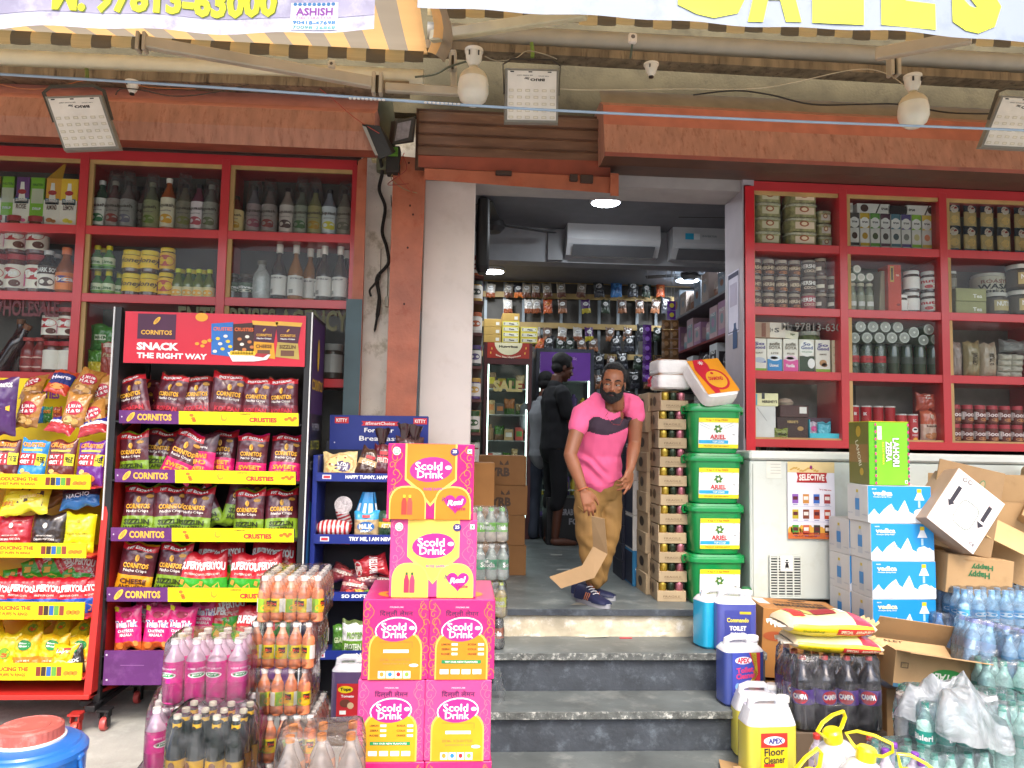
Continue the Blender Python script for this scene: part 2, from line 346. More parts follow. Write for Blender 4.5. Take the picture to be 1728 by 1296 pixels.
# orange steel post and its grey painted foot; thin channel next to the cabinet
t=empty('steel_post','rust spotted orange steel channel post between the wall strip and doorway pillar','post',(0,4.55,0))
b=MB();b.hexa([P(664,262,4.52),P(720,268,4.52),P(720,268,4.62),P(664,262,4.62)] + [Vector((PX(650,700,4.52),4.52,0)),Vector((PX(694,700,4.52),4.52,0)),Vector((PX(694,700,4.52),4.62,0)),Vector((PX(650,700,4.52),4.62,0))],M('#a55c40',rough=.45,var=.25,sc=7,rnd=0,stain='#9a4a2c',bump=.15))
for i,(px,py) in enumerate(((690,275),(708,283),(692,347),(697,362),(688,418),(682,513))):
    b.ell(FR(0,4.518),PX(px,py,4.518),PZ(px,py,4.518),.006,.007,M('#3f1d12',rough=.8),o=.001)
at_origin(t,b,'post')
b=MB();b.box((PX(700,520,4.63),4.625,LAND),(jl0 - .004,4.69,PZ(700,300,4.63)),orangeD);b.box((PX(700,520,4.63) - .003,4.617,LAND),(jl0 - .002,4.70,PZ(700,525,4.63)),M('#4a6068',rough=.6));at_origin(t,b,'channel')
t=empty('steel_post','orange painted upright that closes the cabinet, beside the wall strip','post',(0,4.6,0))
b=MB();b.hexa([P(604,272,4.60),P(620,262,4.60),P(620,262,4.72),P(604,272,4.72)] + [Vector((PX(580,700,4.6),4.60,0)),Vector((PX(607,700,4.60),4.60,0)),Vector((PX(607,700,4.60),4.72,0)),Vector((PX(580,700,4.6),4.72,0))],orange)
at_origin(t,b,'post');b=MB();b.box((PX(583,560,4.6),4.592,1),(PX(610,560,4.6),4.5985,PZ(600,505,4.6)),M('#465a5e',rough=.6));at_origin(t,b,'grey_band')
# beams under the rollers
iron=M('#85775f',rough=.8,var=.45,sc=14,streak=8,rnd=0,stain='#3d342b')
for nm,lab,pa,pb,th,Y,m in (('beam','stained timber beam under the awning roller above the bottle cabinets',(-200,104),(690,137),15,4.35,iron),
                                  ('beam','long stained timber beam above the doorway and the glass cabinets',(712,66),(2000,139),15,4.35,iron)):
    a,c=P(*pa,Y),P(*pb,Y);k=th*Y/FPX;b=MB()
    b.hexa([a,c,c + Vector((0,.12,0)),a + Vector((0,.12,0)),a - Vector((0,0,k)),c - Vector((0,0,k)),c + Vector((0,.12,-k)),a + Vector((0,.12,-k))],m)
    tag(b.build(nm),lab,'beam')
# awnings
cloth_o=M('#b9864a',rough=.9,var=.1,rnd=0);cloth_g=M('#6a6254',rough=.9,var=.1,rnd=0);cl_d=M('#3a3a34',rough=.9,var=.15,rnd=0);cl_c=M('#a0906a',rough=.9,var=.2,rnd=0)
def cloth(h):
    k=('cloth',h)
    if k not in MATS:
        m=bpy.data.materials.new('awning_cloth');m.use_nodes=True;t=m.node_tree;N=t.nodes;L=t.links;N.remove(N['Principled BSDF'])
        d=N.new('ShaderNodeBsdfDiffuse');q=N.new('ShaderNodeBsdfTranslucent');x=N.new('ShaderNodeMixShader');x.inputs[0].default_value=.45
        nz=N.new('ShaderNodeTexNoise');nz.inputs['Scale'].default_value=5;mr=N.new('ShaderNodeMapRange');mr.inputs[3].default_value=.8;mr.inputs[4].default_value=1.1
        hs=N.new('ShaderNodeHueSaturation');hs.inputs['Color'].default_value=lin(h);L.new(nz.outputs[0],mr.inputs[0]);L.new(mr.outputs[0],hs.inputs['Value'])
        L.new(hs.outputs[0],d.inputs[0]);L.new(hs.outputs[0],q.inputs[0]);L.new(d.outputs[0],x.inputs[1]);L.new(q.outputs[0],x.inputs[2]);L.new(x.outputs[0],N['Material Output'].inputs[0]);MATS[k]=m
    return MATS[k]
S_O,S_G,S_D,S_C=cloth('#ecc083'),cloth('#a89e8c'),cloth('#77736a'),cloth('#dccba0')
def awning(lab,x0,x1,zr,yr,drop,tubemat,curl=False):
    t=empty('awning',lab,'awning',((x0 + x1)/2,yr,zr),group='striped retractable awnings');F=Vector(t.location);n=int((x1 - x0)/.11)
    yf=2.75
    def fab(u,v): return Vector((x0 + (x1 - x0)*u + .02,yr + (yf - yr)*v,zr - drop*v - .05*math.sin(v*3.14))) - F
    b=MB();b.grid(fab,n,8,lambda u,v: S_O if int(u*n) % 2 else S_G);b.build('fabric',t)
    b=MB()
    for i in range(n):
        xa=x0 + (x1 - x0)*i/n;xb=x0 + (x1 - x0)*(i + 1)/n;w=.09 + .008*math.sin(i*1.7)
        b.grid(lambda u,v: Vector((xa + (xb - xa)*u,yr - .06 - .02*math.sin(v*2.6),zr - .005 - v*(w - .004*(2*u - 1) ** 2))) - F,4,4,S_D if i % 2 else S_C)
    b.build('valance',t)
    b=MB();b.sweep([Vector((x0,yr + .02,zr - .15)) - F,Vector((x1,yr + .02,zr - .15)) - F],.062,tubemat,seg=20);b.build('roller_tube',t)
    b=MB();b.box(Vector((x0,yf - .03,zr - drop - .05)) - F,Vector((x1,yf + .03,zr - drop + .03)) - F,M('#c9c3b4',rough=.4));b.build('front_bar',t)
    if curl:
        b=MB();b.grid(lambda u,v: Vector((x1 + .02 + .10*u + .06*math.sin(v*5),yr - .05 + (yf - yr)*v,zr - .01 - drop*v - .06*u*u - .05*math.sin(v*3.14))) - F,4,10,lambda u,v: S_O if u < .5 else S_G);b.build('loose_edge',t)
    return t
ivory=M('#dcdcc6',rough=.4,var=.1,rnd=0)
zl=PZ(380,75,4.4);aw1=awning('striped awning with cream roller tube above the bottle cabinets, behind the telephone number banner',-6,PX(716,90,4.4),zl,4.4,.22,ivory,True)
zr_=PZ(1200,38,4.4);aw2=awning('striped awning with grey roller tube above the doorway, behind the yellow lettered banner',PX(722,40,4.4),7,zr_,4.4,.30,M('#a9a9a0',rough=.45,rnd=0))
steel=M('#b8b09c',rough=.45,var=.15,sc=6,rnd=0,metal=.1)
def bar(p,q,w,h,mat,name,par):   # box section between two points
    p,q=Vector(p),Vector(q);d=(q - p);L_=d.length;T=Matrix.Translation(p) @ d.to_track_quat('X','Z').to_matrix().to_4x4()
    b=MB(Matrix.Translation(-Vector(par.location)) @ T);b.box((0,-h/2,-w/2),(L_,h/2,w/2),mat,bev=.006);return b.build(name,par)
def joint(c,w,par,name='arm_joint'):
    b=MB(Matrix.Translation(Vector(c) - Vector(par.location)));b.box((-w*.5,-.03,-w),(-w*.15,.03,w),steel,bev=.004);b.box((w*.15,-.03,-w),(w*.5,.03,w),steel,bev=.004);b.lathe([(.012,-w*.8),(.012,w*.8)],M('#4b463c',metal=.7,rough=.4),seg=10);return b.build(name,par)
bar(P(245,72,3.95),P(628,140,4.15),.062,.045,steel,'folding_arm',aw1);joint(P(240,72,3.95),.05,aw1);joint(P(637,142,4.17),.06,aw1)
bar(P(650,148,4.15),P(778,155,4.25),.05,.04,steel,'folding_arm',aw1)
bar(P(728,62,4.1),P(990,22,3.6),.06,.045,M('#cfc8a6',rough=.45,rnd=0),'folding_arm',aw2)
bar(P(1478,92,4.0),P(1640,62,3.7),.07,.045,steel,'folding_arm',aw2);joint(P(1508,112,4.1),.06,aw2);joint(P(764,105,4.2),.045,aw2)
bar(P(765,85,4.25),P(766,152,4.25),.035,.03,steel,'bracket',aw2)
# banners
t=empty('banner','lavender flex banner with a yellow telephone number and a small white printer mark','banner',P(300,20,3.0))
F0=Vector(t.location);Yb=3.0;zb=PZ(632,53,Yb)
xL,xR=PX(-900,50,Yb),PX(632,50,Yb)
def wav(x,h,o=0): return Vector((x,Yb - o + .02*math.sin(x*5)*(1 - h),zb + h + .050*(x - xR) + .004*math.sin(x*3.1) + (.006*math.sin(x*14))*max(0,1 - 4*h))) - F0
b=MB();b.rect(wav,xL,0,xR,1.1,M('#c9c6dc',rough=.5,var=.22,sc=3,rnd=0,stain='#8e8aa0'),o=0,nx=60,ny=8)
b.rect(wav,xL,.06,xR,.8,M('#a7a2bb',rough=.5,var=.3,sc=2.5,rnd=0,stain='#cfcce0'),o=.002,nx=60,ny=6);b.build('sheet',t)
b=MB();k=Yb/FPX;b.txt(wav,'M: 97813-63000',(PX(95,30,Yb) + PX(462,30,Yb))/2,(25*k) + .066,367*k,.13,M('#e6e21a',rough=.5,rnd=0),bold=.045,o=.006);b.txt(wav,'M: 97813-63000',(PX(95,30,Yb) + PX(462,30,Yb))/2 + .004,(25*k) + .063,367*k,.13,'#6e7d2a',bold=.05,o=.004);b.build('telephone_number',t)
b=MB();x0,x1=PX(490,30,Yb),PX(571,30,Yb);b.rect(wav,x0,4*k,x1,52*k,M('#f4f2fa',rnd=0),o=.004,nx=4)
b.txt(wav,'ASHISH',(x0 + x1)/2,36*k,64*k,14*k,'#8a3c9c',o=.006,bold=.03);b.txt(wav,'DECORATOR',(x0 + x1)/2,25*k,62*k,5*k,'#c78ab0',o=.006)
b.txt(wav,'90418-47698',(x0 + x1)/2,16.5*k,74*k,7*k,'#3f7fb4',o=.006,bold=.03);b.txt(wav,'70098-26868',(x0 + x1)/2,8*k,74*k,6*k,'#4a9a9c',o=.006,bold=.02)
for i in range(9): b.ell(wav,x0 + (i + .9)*8.2*k,49*k,3.6*k,3*k,'#3f7fb4',o=.006,n=8)
b.build('printer_mark',t)
Y2=2.85;t=empty('banner','wavy pale banner with huge yellow letters hung over the doorway','banner',P(1300,20,Y2));F1=Vector(t.location);z2=PZ(1300,44,Y2)
def wv2(x,h,o=0): return Vector((x,Y2 - o + .015*math.sin(x*6 + h),z2 + h + (.009*math.sin(x*5.5) + .004*math.sin(x*15 + 1))*max(0,1 - 2.5*h))) - F1
b=MB();b.rect(wv2,PX(705,5,Y2),0,6,1.1,M('#8d97a6',rough=.45,var=.06,sc=3,rnd=0,stain='#7f8a9c'),o=0,nx=90,ny=6);b.build('sheet',t)
b=MB();k=Y2/FPX
for ch,a,c in (('S',1130,1272),('A',1297,1362),('L',1366,1464),('E',1477,1582),('S',1592,1700)):
    if ch == 'A': a,c=1255,1362
    b.txt(wv2,ch,PX((a + c)/2,20,Y2),.02 + .19,(c - a)*k*.95,.38,M('#dfe41c',rough=.5,rnd=0),bold=.07,o=.004)
b.build('lettering',t)
# floodlights, bulbs and holders
def flood(lab,p0,p1,p2,Y,tilt=.04,mid=False):      # p0 top-left, p1 top-right, p2 bottom-left pixels of the case
    A,B,C=P(*p0,Y),P(*p1,Y),P(*p2,Y + tilt);ux,uy=(B - A),(A - C);w,h=ux.length,uy.length;ux.normalize();uy.normalize();nrm=uy.cross(ux)*-1
    if nrm.y > 0: nrm=-nrm
    t=empty('floodlight',lab,'floodlight',(A + B)/2,group='flat white floodlights');O=C - Vector(t.location)
    F=lambda x,y,o=0: O + ux*x + uy*y + nrm*o
    b=MB();case=M('#8f8d83',rough=.5,metal=.3)
    b.add([F(0,0,0),F(w,0,0),F(w,h,0),F(0,h,0),F(-.004,-.004,-.035),F(w + .004,-.004,-.035),F(w + .004,h + .004,-.035),F(-.004,h + .004,-.035)],[(0,1,2,3),(4,5,6,7),(0,1,5,4),(1,2,6,5),(2,3,7,6),(3,0,4,7)],case);b.build('case',t)
    b=MB();b.rect(F,.012,.012,w - .012,h - .012,M('#e9e6dc',rough=.25,coat=.4,rnd=0),o=.004)
    for r in range(5):
        for c in range(6): x=w*(.11 + c*.155);y=h*(.09 + r*.125);b.rect(F,x - w*.045,y - h*.025,x + w*.045,y + h*.025,M('#cfc9b4',rough=.3),o=.0055);b.rect(F,x - w*.03,y - h*.014,x + w*.03,y + h*.012,'#e7e2cf',o=.0065)
    b.txt(F,'BRIO',w*.60,h*.79,w*.27,h*.05,INK,rot=math.pi,o=.006,bold=.03);b.txt(F,'Star',w*.40,h*.81,w*.10,h*.045,INK,rot=math.pi,o=.006,shear=.4)
    b.txt(F,'LED FLOOD LIGHT',w*.36,h*.87,w*.3,h*.018,INK,rot=math.pi,o=.006);b.txt(F,'TM 2023',w*.72,h*.86,w*.2,h*.016,'#777777',rot=math.pi,o=.006)
    for x in (.12,.46,.82): b.rect(F,w*(x - .03),h*.925,w*(x + .04),h*.945,'#17161a',o=.006)
    b.build('led_panel',t)
    b=MB();pts=[F(-.006,h*.55,-.02),F(-.012,h + .03,-.03),F(w*.12,h + .06,-.03),F(w*.88,h + .06,-.03),F(w + .012,h + .03,-.03),F(w + .006,h*.55,-.02)]
    b.sweep(pts,(.003,.011),M('#57544c',metal=.5,rough=.5),seg=6);b.build('bracket',t);return t
flood('white floodlight hung askew on its bracket below the lavender banner',(76,163),(170,160),(108,254),3.95)
flood('white floodlight hung straight above the brown rolled shutter',(853,115),(943,117),(852,206),3.95)
flood('white floodlight tilted at the end of the terracotta shutter housing',(1690,161),(1775,166),(1655,248),3.95)
bc=M('#e0dccb',rough=.35,coat=.2,rnd=0,sss=.1);bw=M('#c9bd9b',rough=.4,rnd=0);por=M('#ddd8c8',rough=.3,coat=.4,rnd=0)
def bulb(lab,px,py0,py1,Y=3.95):
    a,c=P(px,py0,Y),P(px,py1,Y);h=a.z - c.z;t=empty('hanging_bulb',lab,'light bulb',a,group='fat unlit LED bulbs in porcelain holders')
    b=MB();r=h*.27;b.lathe([(.0,-h),(r*.45,-h*.985),(r*.85,-h*.9),(r,-h*.78),(r*.98,-h*.62),(r*.92,-h*.545)],bc,seg=24);b.build('diffuser',t)
    b=MB();b.lathe([(r*.93,-h*.545),(r*.9,-h*.50),(r*.72,-h*.42),(r*.4,-h*.36),(r*.27,-h*.33),(r*.26,-h*.27)],bw,seg=24);b.build('bulb_neck',t)
    b=MB();b.lathe([(r*.3,-h*.3),(r*.5,-h*.2),(r*.55,-h*.06),(r*.6,-h*.05),(r*.6,0),(r*.1,.01)],por,seg=20)
    for s in (-1,1): b.box((s*r*.3 - .004,-r*.58,-h*.16),(s*r*.3 + .004,-r*.5,-h*.08),'#2b2824')
    b.build('lamp_holder',t)
bulb('fat unlit bulb in a porcelain holder beside the straight floodlight',800,84,178);bulb('fat unlit bulb hanging in front of the long terracotta housing',1540,128,216)
def holder(lab,px,py,Y=4.1,s=1.0):
    t=empty('lamp_holder',lab,'lamp holder',P(px,py,Y),group='empty porcelain lamp holders');b=MB();b.lathe([(.012,-.075),(.028,-.05),(.038,-.01),(.043,-.008),(.043,0),(.01,.008)],por,seg=18);b.build('porcelain_body',t)
    b=MB();b.lathe([(.0,-.081),(.014,-.08),(.015,-.062)],'#26231f',seg=12);b.box((-.02,-.041,-.035),(-.014,-.034,-.018),'#26231f');b.build('socket_mouth',t);t.scale=(s,s,s)
holder('empty porcelain lamp holder above the door head beam',1099,108);holder('dirty porcelain lamp holder beside the tilted floodlight over the cabinets',224,138,s=.9)
t=empty('wall_clamp','small white clamp hooked on the grey awning roller over the door','clamp',P(1067,66,4.2));b=MB();b.box((-.024,-.02,-.03),(.024,.01,.03),'#e4e2dc',bev=.008);b.ell(FR(0,-.02,.005),0,0,.012,.012,'#6e6b66');b.build('clamp_body',t);b=MB();b.sweep([(0,0,-.03),(0,.02,-.06),(.0,.05,-.09)],.006,'#4d5a4c');b.build('clamp_stem',t)
t=empty('wall_clamp','small white clamp on the cream awning roller above the cabinets','clamp',P(560,110,4.2));b=MB();b.box((-.02,-.02,-.024),(.02,.01,.024),'#d4d2c4',bev=.008);b.ell(FR(0,-.02,0),0,0,.009,.009,'#4e4b46');b.build('clamp_body',t)
# the taut cable and loose wires
def wire(lab,pts,r,h,name='cable',cat='cable',grp=None):
    pts=[Vector(p) for p in pts];out=[]
    for i in range(len(pts) - 1):        # Catmull-Rom
        p0,p1,p2,p3=pts[max(i - 1,0)],pts[i],pts[i + 1],pts[min(i + 2,len(pts) - 1)]
        for j in range(6):
            t=j/6;out.append(.5*((2*p1) + (p2 - p0)*t + (2*p0 - 5*p1 + 4*p2 - p3)*t*t + (3*p1 - p0 - 3*p2 + p3)*t ** 3))
    out.append(pts[-1]);b=MB();b.sweep(out,r,mk(h,rough=.45) if isinstance(h,str) else h,seg=8);return tag(b.build(name),lab,cat,grp)
wire('taut blue grey cable with a white top strung across the whole shop front',[P(-300,108,3.3),P(0,125,3.3),P(400,150,3.3),P(860,182,3.3),P(1300,203,3.3),P(1728,220,3.3),P(2100,240,3.3)],.0062,M('#8fa3b5',rough=.3,coat=.5,rnd=0))
b=MB()
for c0 in (625,752):
    b=MB()
    for i in range(9): p=P(c0 - 34 + i*7,166 + (c0 - 625)*.055 + i*.35,3.292);b.lathe([(.0072,-.002),(.0072,.002)],'#d9d4cb',seg=8,c=p)
    tag(b.build('cable_tie'),'white tape wound round the taut cable, %s' % ('before the lamp heads' if c0 == 625 else 'between the lamp heads and the bulb'),'tape')
wire('thin pale wire sagging from the door lamp holder to the hanging bulb',[P(945,150,4.0),P(1000,152,4.05),P(1150,150,4.1),P(1290,148,4.1),P(1438,118,4.1),P(1495,124,4.1),P(1530,148,4.0)],.0028,'#b8ae94',grp='loose wires')
wire('thick black cable lying along the top of the terracotta housing',[P(1170,160,4.35),P(1240,153,4.35),P(1300,160,4.35),P(1370,176,4.35),P(1450,176,4.35),P(1520,176,4.35),P(1600,190,4.35),P(1700,192,4.35)],.005,'#1f1f1c',grp='loose wires')
wire('thin wire looping from the bulb holder by the door towards the straight floodlight',[P(818,95,4.0),P(840,103,4.05),P(870,98,4.05),P(890,86,4.1),P(920,92,4.1),P(940,100,4.1)],.0028,'#a9a28c',grp='loose wires')
wire('dull green wire from the bulb holder towards the clamp',[P(700,130,4.1),P(735,125,4.1),P(760,112,4.1),P(800,100,4.1)],.006,'#5d6351',grp='loose wires')
wire('orange brown wire drooping across the salmon plate by the tilted floodlight',[P(-10,140,4.2),P(40,150,4.2),P(90,148,4.1),P(150,135,4.1),P(210,140,4.1),P(260,148,4.1),P(330,150,4.15)],.0025,'#b36a3a',grp='loose wires')
wire('dark wire drooping from the dirty lamp holder along the salmon plate',[P(195,160,4.05),P(205,150,4.05),P(240,152,4.1),P(290,162,4.15),P(350,158,4.15),P(420,142,4.2)],.003,'#3e342a',grp='loose wires')
wire('thin red wire running down from the arm joint to the meter lamp',[P(540,150,4.1),P(565,170,4.1),P(600,200,4.2),P(640,225,4.2)],.002,'#a83a2c',grp='loose wires')
wire('short green strap tied round the beam over the tilted floodlight',[P(146,116,4.3),P(147,128,4.3),P(146,136,4.3)],.011,'#5c6e2e',grp='straps on the beam')
wire('short green strap tied round the beam beside the straight floodlight',[P(897,72,4.3),P(899,88,4.3),P(898,97,4.3)],.011,'#6a8a34',grp='straps on the beam')
# wires, sockets and old lamp on the wall strip
t=empty('street_lamp_head','weathered grey lamp head tied to the pole above the orange post','lamp',P(680,220,4.4));F2=Vector(t.location)
b=MB();b.hexa([P(668,205,4.38) - F2,P(699,199,4.38) - F2,P(694,236,4.38) - F2,P(663,243,4.38) - F2,P(660,205,4.44) - F2,P(702,196,4.44) - F2,P(698,240,4.44) - F2,P(656,246,4.44) - F2],M('#3a3936',rough=.6));b.build('lamp_case',t)
b=MB();b.hexa([P(671,208,4.372) - F2,P(694,203,4.372) - F2,P(689,232,4.372) - F2,P(666,238,4.372) - F2,P(671,208,4.378) - F2,P(694,203,4.378) - F2,P(689,232,4.378) - F2,P(666,238,4.378) - F2],M('#8d8b92',rough=.3,var=.3,sc=40));b.build('lamp_glass',t)
t=empty('street_lamp_head','black lamp head seen edge on at the end of the salmon plate','lamp',P(640,240,4.3));F2=Vector(t.location)
b=MB();b.hexa([P(611,210,4.2) - F2,P(640,212,4.2) - F2,P(662,260,4.3) - F2,P(640,268,4.3) - F2,P(611,208,4.3) - F2,P(644,214,4.3) - F2,P(668,256,4.4) - F2,P(645,268,4.4) - F2],M('#24231f',rough=.55));b.build('lamp_case',t)
b=MB();b.hexa([P(611,212,4.19) - F2,P(618,214,4.19) - F2,P(638,262,4.28) - F2,P(633,262,4.28) - F2,P(611,212,4.2) - F2,P(618,214,4.2) - F2,P(638,262,4.29) - F2,P(633,262,4.29) - F2],M('#8a857a',rough=.4));b.build('lamp_glass',t)
b=MB();b.sweep([P(640,120,4.6),P(650,200,4.6),P(652,290,4.62)],.06,M('#6f6f55',rough=.9,var=.3),seg=14);tag(b.build('concrete_pole'),'mossy pole stub behind the lamp heads over the orange post','pole')
blk=M('#2a2620',rough=.8,var=.4,bump=.6,bsc=80)
wire('thick bundle of black taped cables down the wall strip',[P(640,262,4.5),P(645,290,4.6),P(640,320,4.7),P(650,350,4.74),P(645,390,4.75),P(652,415,4.75),P(656,440,4.75),P(650,452,4.75),P(640,462,4.75)],.0105,blk,name='cable_bundle',grp='taped cables on the wall strip')
wire('frayed lower end of the taped cable with a loose flap on the wall strip',[P(640,462,4.75),P(636,475,4.74),P(640,500,4.74),P(638,525,4.75),P(632,560,4.75)],[.006,.012] + [.014]*6 + [.011]*6 + [.013]*6 + [.008]*4 + [.003],blk,name='cable_bundle',grp='taped cables on the wall strip')
wire('loose dark flap peeling from the frayed cable end',[P(640,470,4.7),P(630,482,4.7),P(624,490,4.7),P(626,500,4.7)],.007,blk,name='cable_flap')
for i,(c,pts) in enumerate((('#8c2f22',[(680,262),(686,285),(668,300),(655,312),(690,310)]),('#a8442c',[(682,258),(672,290),(684,312),(696,325)]),('#8d7a55',[(650,270),(672,280),(660,300),(680,318),(704,326)]),('#3c332a',[(660,330),(662,352),(672,372)]),('#77705c',[(643,420),(642,470)]),('#77705c',[(655,444),(654,500)]))):
    wire('%s of the thin tangled wires beside the taped cable bundle' % ORD[i],[P(x,y,4.46 + .02*i if y < 340 else 4.76) for x,y in pts],.0028,c,grp='thin tangled wires')
b=MB();b.box(P(652,245,4.46),P(676,300,4.56),M('#29241f',rough=.7),bev=.006);tag(b.build('junction_box'),'black junction box among the tangled wires above the wall strip','box')
b=MB();b.box(P(671,262,4.44),P(655,254,4.50),'#5a8a2c');tag(b.build('strap'),'bright green strap round the junction box','strap')
b=MB();b.box(P(626,262,4.6),P(640,276,4.66),'#c9b98c',bev=.005);tag(b.build('terminal_block'),'small cream terminal block beside the black lamp head','box')
b=MB();b.box(P(650,500,4.74),P(656,518,4.76),'#b8b09a',bev=.003);tag(b.build('cable_clip'),'small grey clip at the end of a hanging thin wire','clip')
# ------------------------------------------------------------------ the red framed glass cabinets
redp=M('#b53236',rough=.35,coat=.3,var=.1,sc=3,rnd=0);wood=M('#b08f5a',rough=.6,var=.3,sc=6,streak=4,rnd=0);dim=M('#8d8880',rough=.8,var=.2,rnd=0)
def cabinet(lab,xs_px,refy,zs,ztop,zbot,xend,glasscol,letters=None,sgn=1):
    """xs_px: post centre pixels; zs: shelf top heights"""
    Yf=4.66;t=empty('display_cabinet',lab,'display cabinet',(P(xs_px[len(xs_px) // 2],refy,Yf).x,Yf,zbot),group='red framed glass display cabinets');O=-Vector(t.location)
    def B(): return MB(Matrix.Translation(O))
    xs=[PX(p,refy,Yf) for p in xs_px];k=Yf/FPX;x0,x1=min(xs[0],xend),max(xs[-1],xend)
    b=B();b.box((x0,5.04,zbot),(x1,5.06,ztop),dim);b.build('back_panel',t)
    for z in zs: b=B();b.box((x0,Yf + .006,z - .052),(x1,5.04,z),redp,bev=.002);b.build('shelf_board',t)
    b=B();b.box((x0,Yf + .002,ztop - .03),(x1,5.04,ztop + .03),redp);b.build('top_rail',t)
    b=B();b.box((x0,Yf - .004,zbot - .05),(x1,5.04,zbot),redp,bev=.002);b.build('bottom_rail',t)
    for x in xs: b=B();b.box((x - .026,Yf,zbot - .002),(x + .026,5.0,ztop + .002),redp,bev=.002);b.build('upright',t)
    for i in range(len(xs) - 1):
        a,c=xs[i] + .026,xs[i + 1] - .026;b=B();b.box((a,Yf + .012,zbot),(a + .026,Yf + .032,ztop - .03),wood);b.box((a + .026,Yf + .012,ztop - .052),(c,Yf + .030,ztop - .03),wood)
        if sgn > 0: b.box((a + .026,Yf + .012,zbot),(c,Yf + .030,zbot + .012),wood)
        b.build('wooden_bead',t)
        b=B();b.add([(a + .004,Yf + .036,zbot + .003),(c,Yf + .036,zbot + .003),(c,Yf + .0355,ztop - .035),(a + .004,Yf + .0355,ztop - .035)],[(0,1,2,3)],GLASS);b.build('glass_pane',t)
    for lt in (letters or ()): b=B();lt(b);b.build('glass_lettering',t)
    return t
def lt_left(b):
    F=FR(0,4.691);m=M('#5d5c3c',rough=.6)
    b.txt(F,'ENTERPRISES AGENCY',(PX(300,540,4.69) + PX(588,540,4.69))/2,PZ(500,540,4.69),PX(588,540,4.69) - PX(300,540,4.69),.13,m,bold=.03)
def lt_left2(b):
    F=FR(0,4.691)
    b.txt(F,'WHOLESALE',PX(40,540,4.69),PZ(40,520,4.69),.4,.1,M('#5a2c30',rough=.6),bold=.03)
zL=[PZ(480,393,4.68),PZ(480,505,4.68),PZ(100,629,4.68)]
cabL=cabinet('red cabinet of squash and honey bottles behind the snack racks, glass fronted',[-340,-100,135,376,598],400,zL,PZ(300,266,4.66),PZ(100,800,4.68),-6,'',(lt_left,lt_left2),-1)
def lt_right(b):
    F=FR(0,4.691)
    b.txt(F,'GSTIN : 03CJVPS4690R1ZG',PX(1375,527,4.69),PZ(1375,530,4.69),.52,.038,M('#d8604e',rough=.5),bold=.01)
def lt_right2(b):
    F=FR(0,4.691)
    b.txt(F,'M: 97813-63000',PX(1378,550,4.69),PZ(1378,552,4.69),.46,.05,M('#77736a',rough=.5),bold=.01)
zR=[PZ(1350,413,4.68),PZ(1350,520,4.68),PZ(1350,627,4.68)];zRb=PZ(1350,742,4.68)
cabR=cabinet('red cabinet of jars, cartons and tins above the chest freezer, glass fronted',[1262,1425,1595,1768,1945],500,zR,PZ(1350,316,4.66),zRb,6,'',(lt_right,lt_right2),1)
# ------------------------------------------------------------------ makers for goods: bottles, jars, cartons, packets, packs
def mk_bottle(name,lab,cat,h,r,body,cap,label=None,texts=(),shape='round',neck=.36,shoulder=.62,liquid=None,label_z=(.12,.55),cap_r=None,cap_h=.09,ribs=False,seg=16):
    t=empty(name,lab,cat);rn=r*neck;cr=cap_r or rn*1.25;b=MB()
    zs=shoulder*h;ch=cap_h*h
    prof=[(0,.004),(r*.8,0),(r*.97,r*.18)]
    if ribs: prof += [(r*(1 if i % 2 else .95),r*.3 + (label_z[0]*h - r*.3)*i/4) for i in range(1,5)]
    prof += [(r,label_z[0]*h)]
    lv=liquid[1]*h if liquid else 0
    ms=body if not liquid else liquid[0]
    prof=[p + (ms,) for p in prof]
    def sh(z): u=min(1,max(0,(z - zs)/(h*(1 - cap_h) - zs - .04*h)));return r + (rn - r)*(u*u*(3 - 2*u))
    n=9
    for i in range(n + 1):
        z=label_z[0]*h + (h*(1 - cap_h) - label_z[0]*h)*i/n;z=max(z,label_z[0]*h + .001)
        prof.append((sh(z)*(.985 if i in (3,4) and ribs else 1),z,(liquid[0] if liquid and z <= lv + .002 else body)))
    b.lathe(prof,body,seg=seg);b.build('bottle_body',t)
    b=MB();z=h - ch;b.lathe([(cr*.98,z - .002),(cr,z),(cr,h - .002),(cr*.9,h)],M(cap,rough=.4) if isinstance(cap,str) else cap,seg=seg);b.build('cap',t)
    if label:
        b=MB();z0,z1=label_z[0]*h,label_z[1]*h;rl=r + .0006
        b.grid(lambda u,v: ((rl)*math.sin(2*math.pi*u),-(rl)*math.cos(2*math.pi*u),z0 + (z1 - z0)*v),20,1,M(label,rough=.45) if isinstance(label,str) else label);F=CYL(rl,z0)
        for p in texts: pr(b,F,p,2*r,z1 - z0)
        b.build('paper_label',t)
    return t
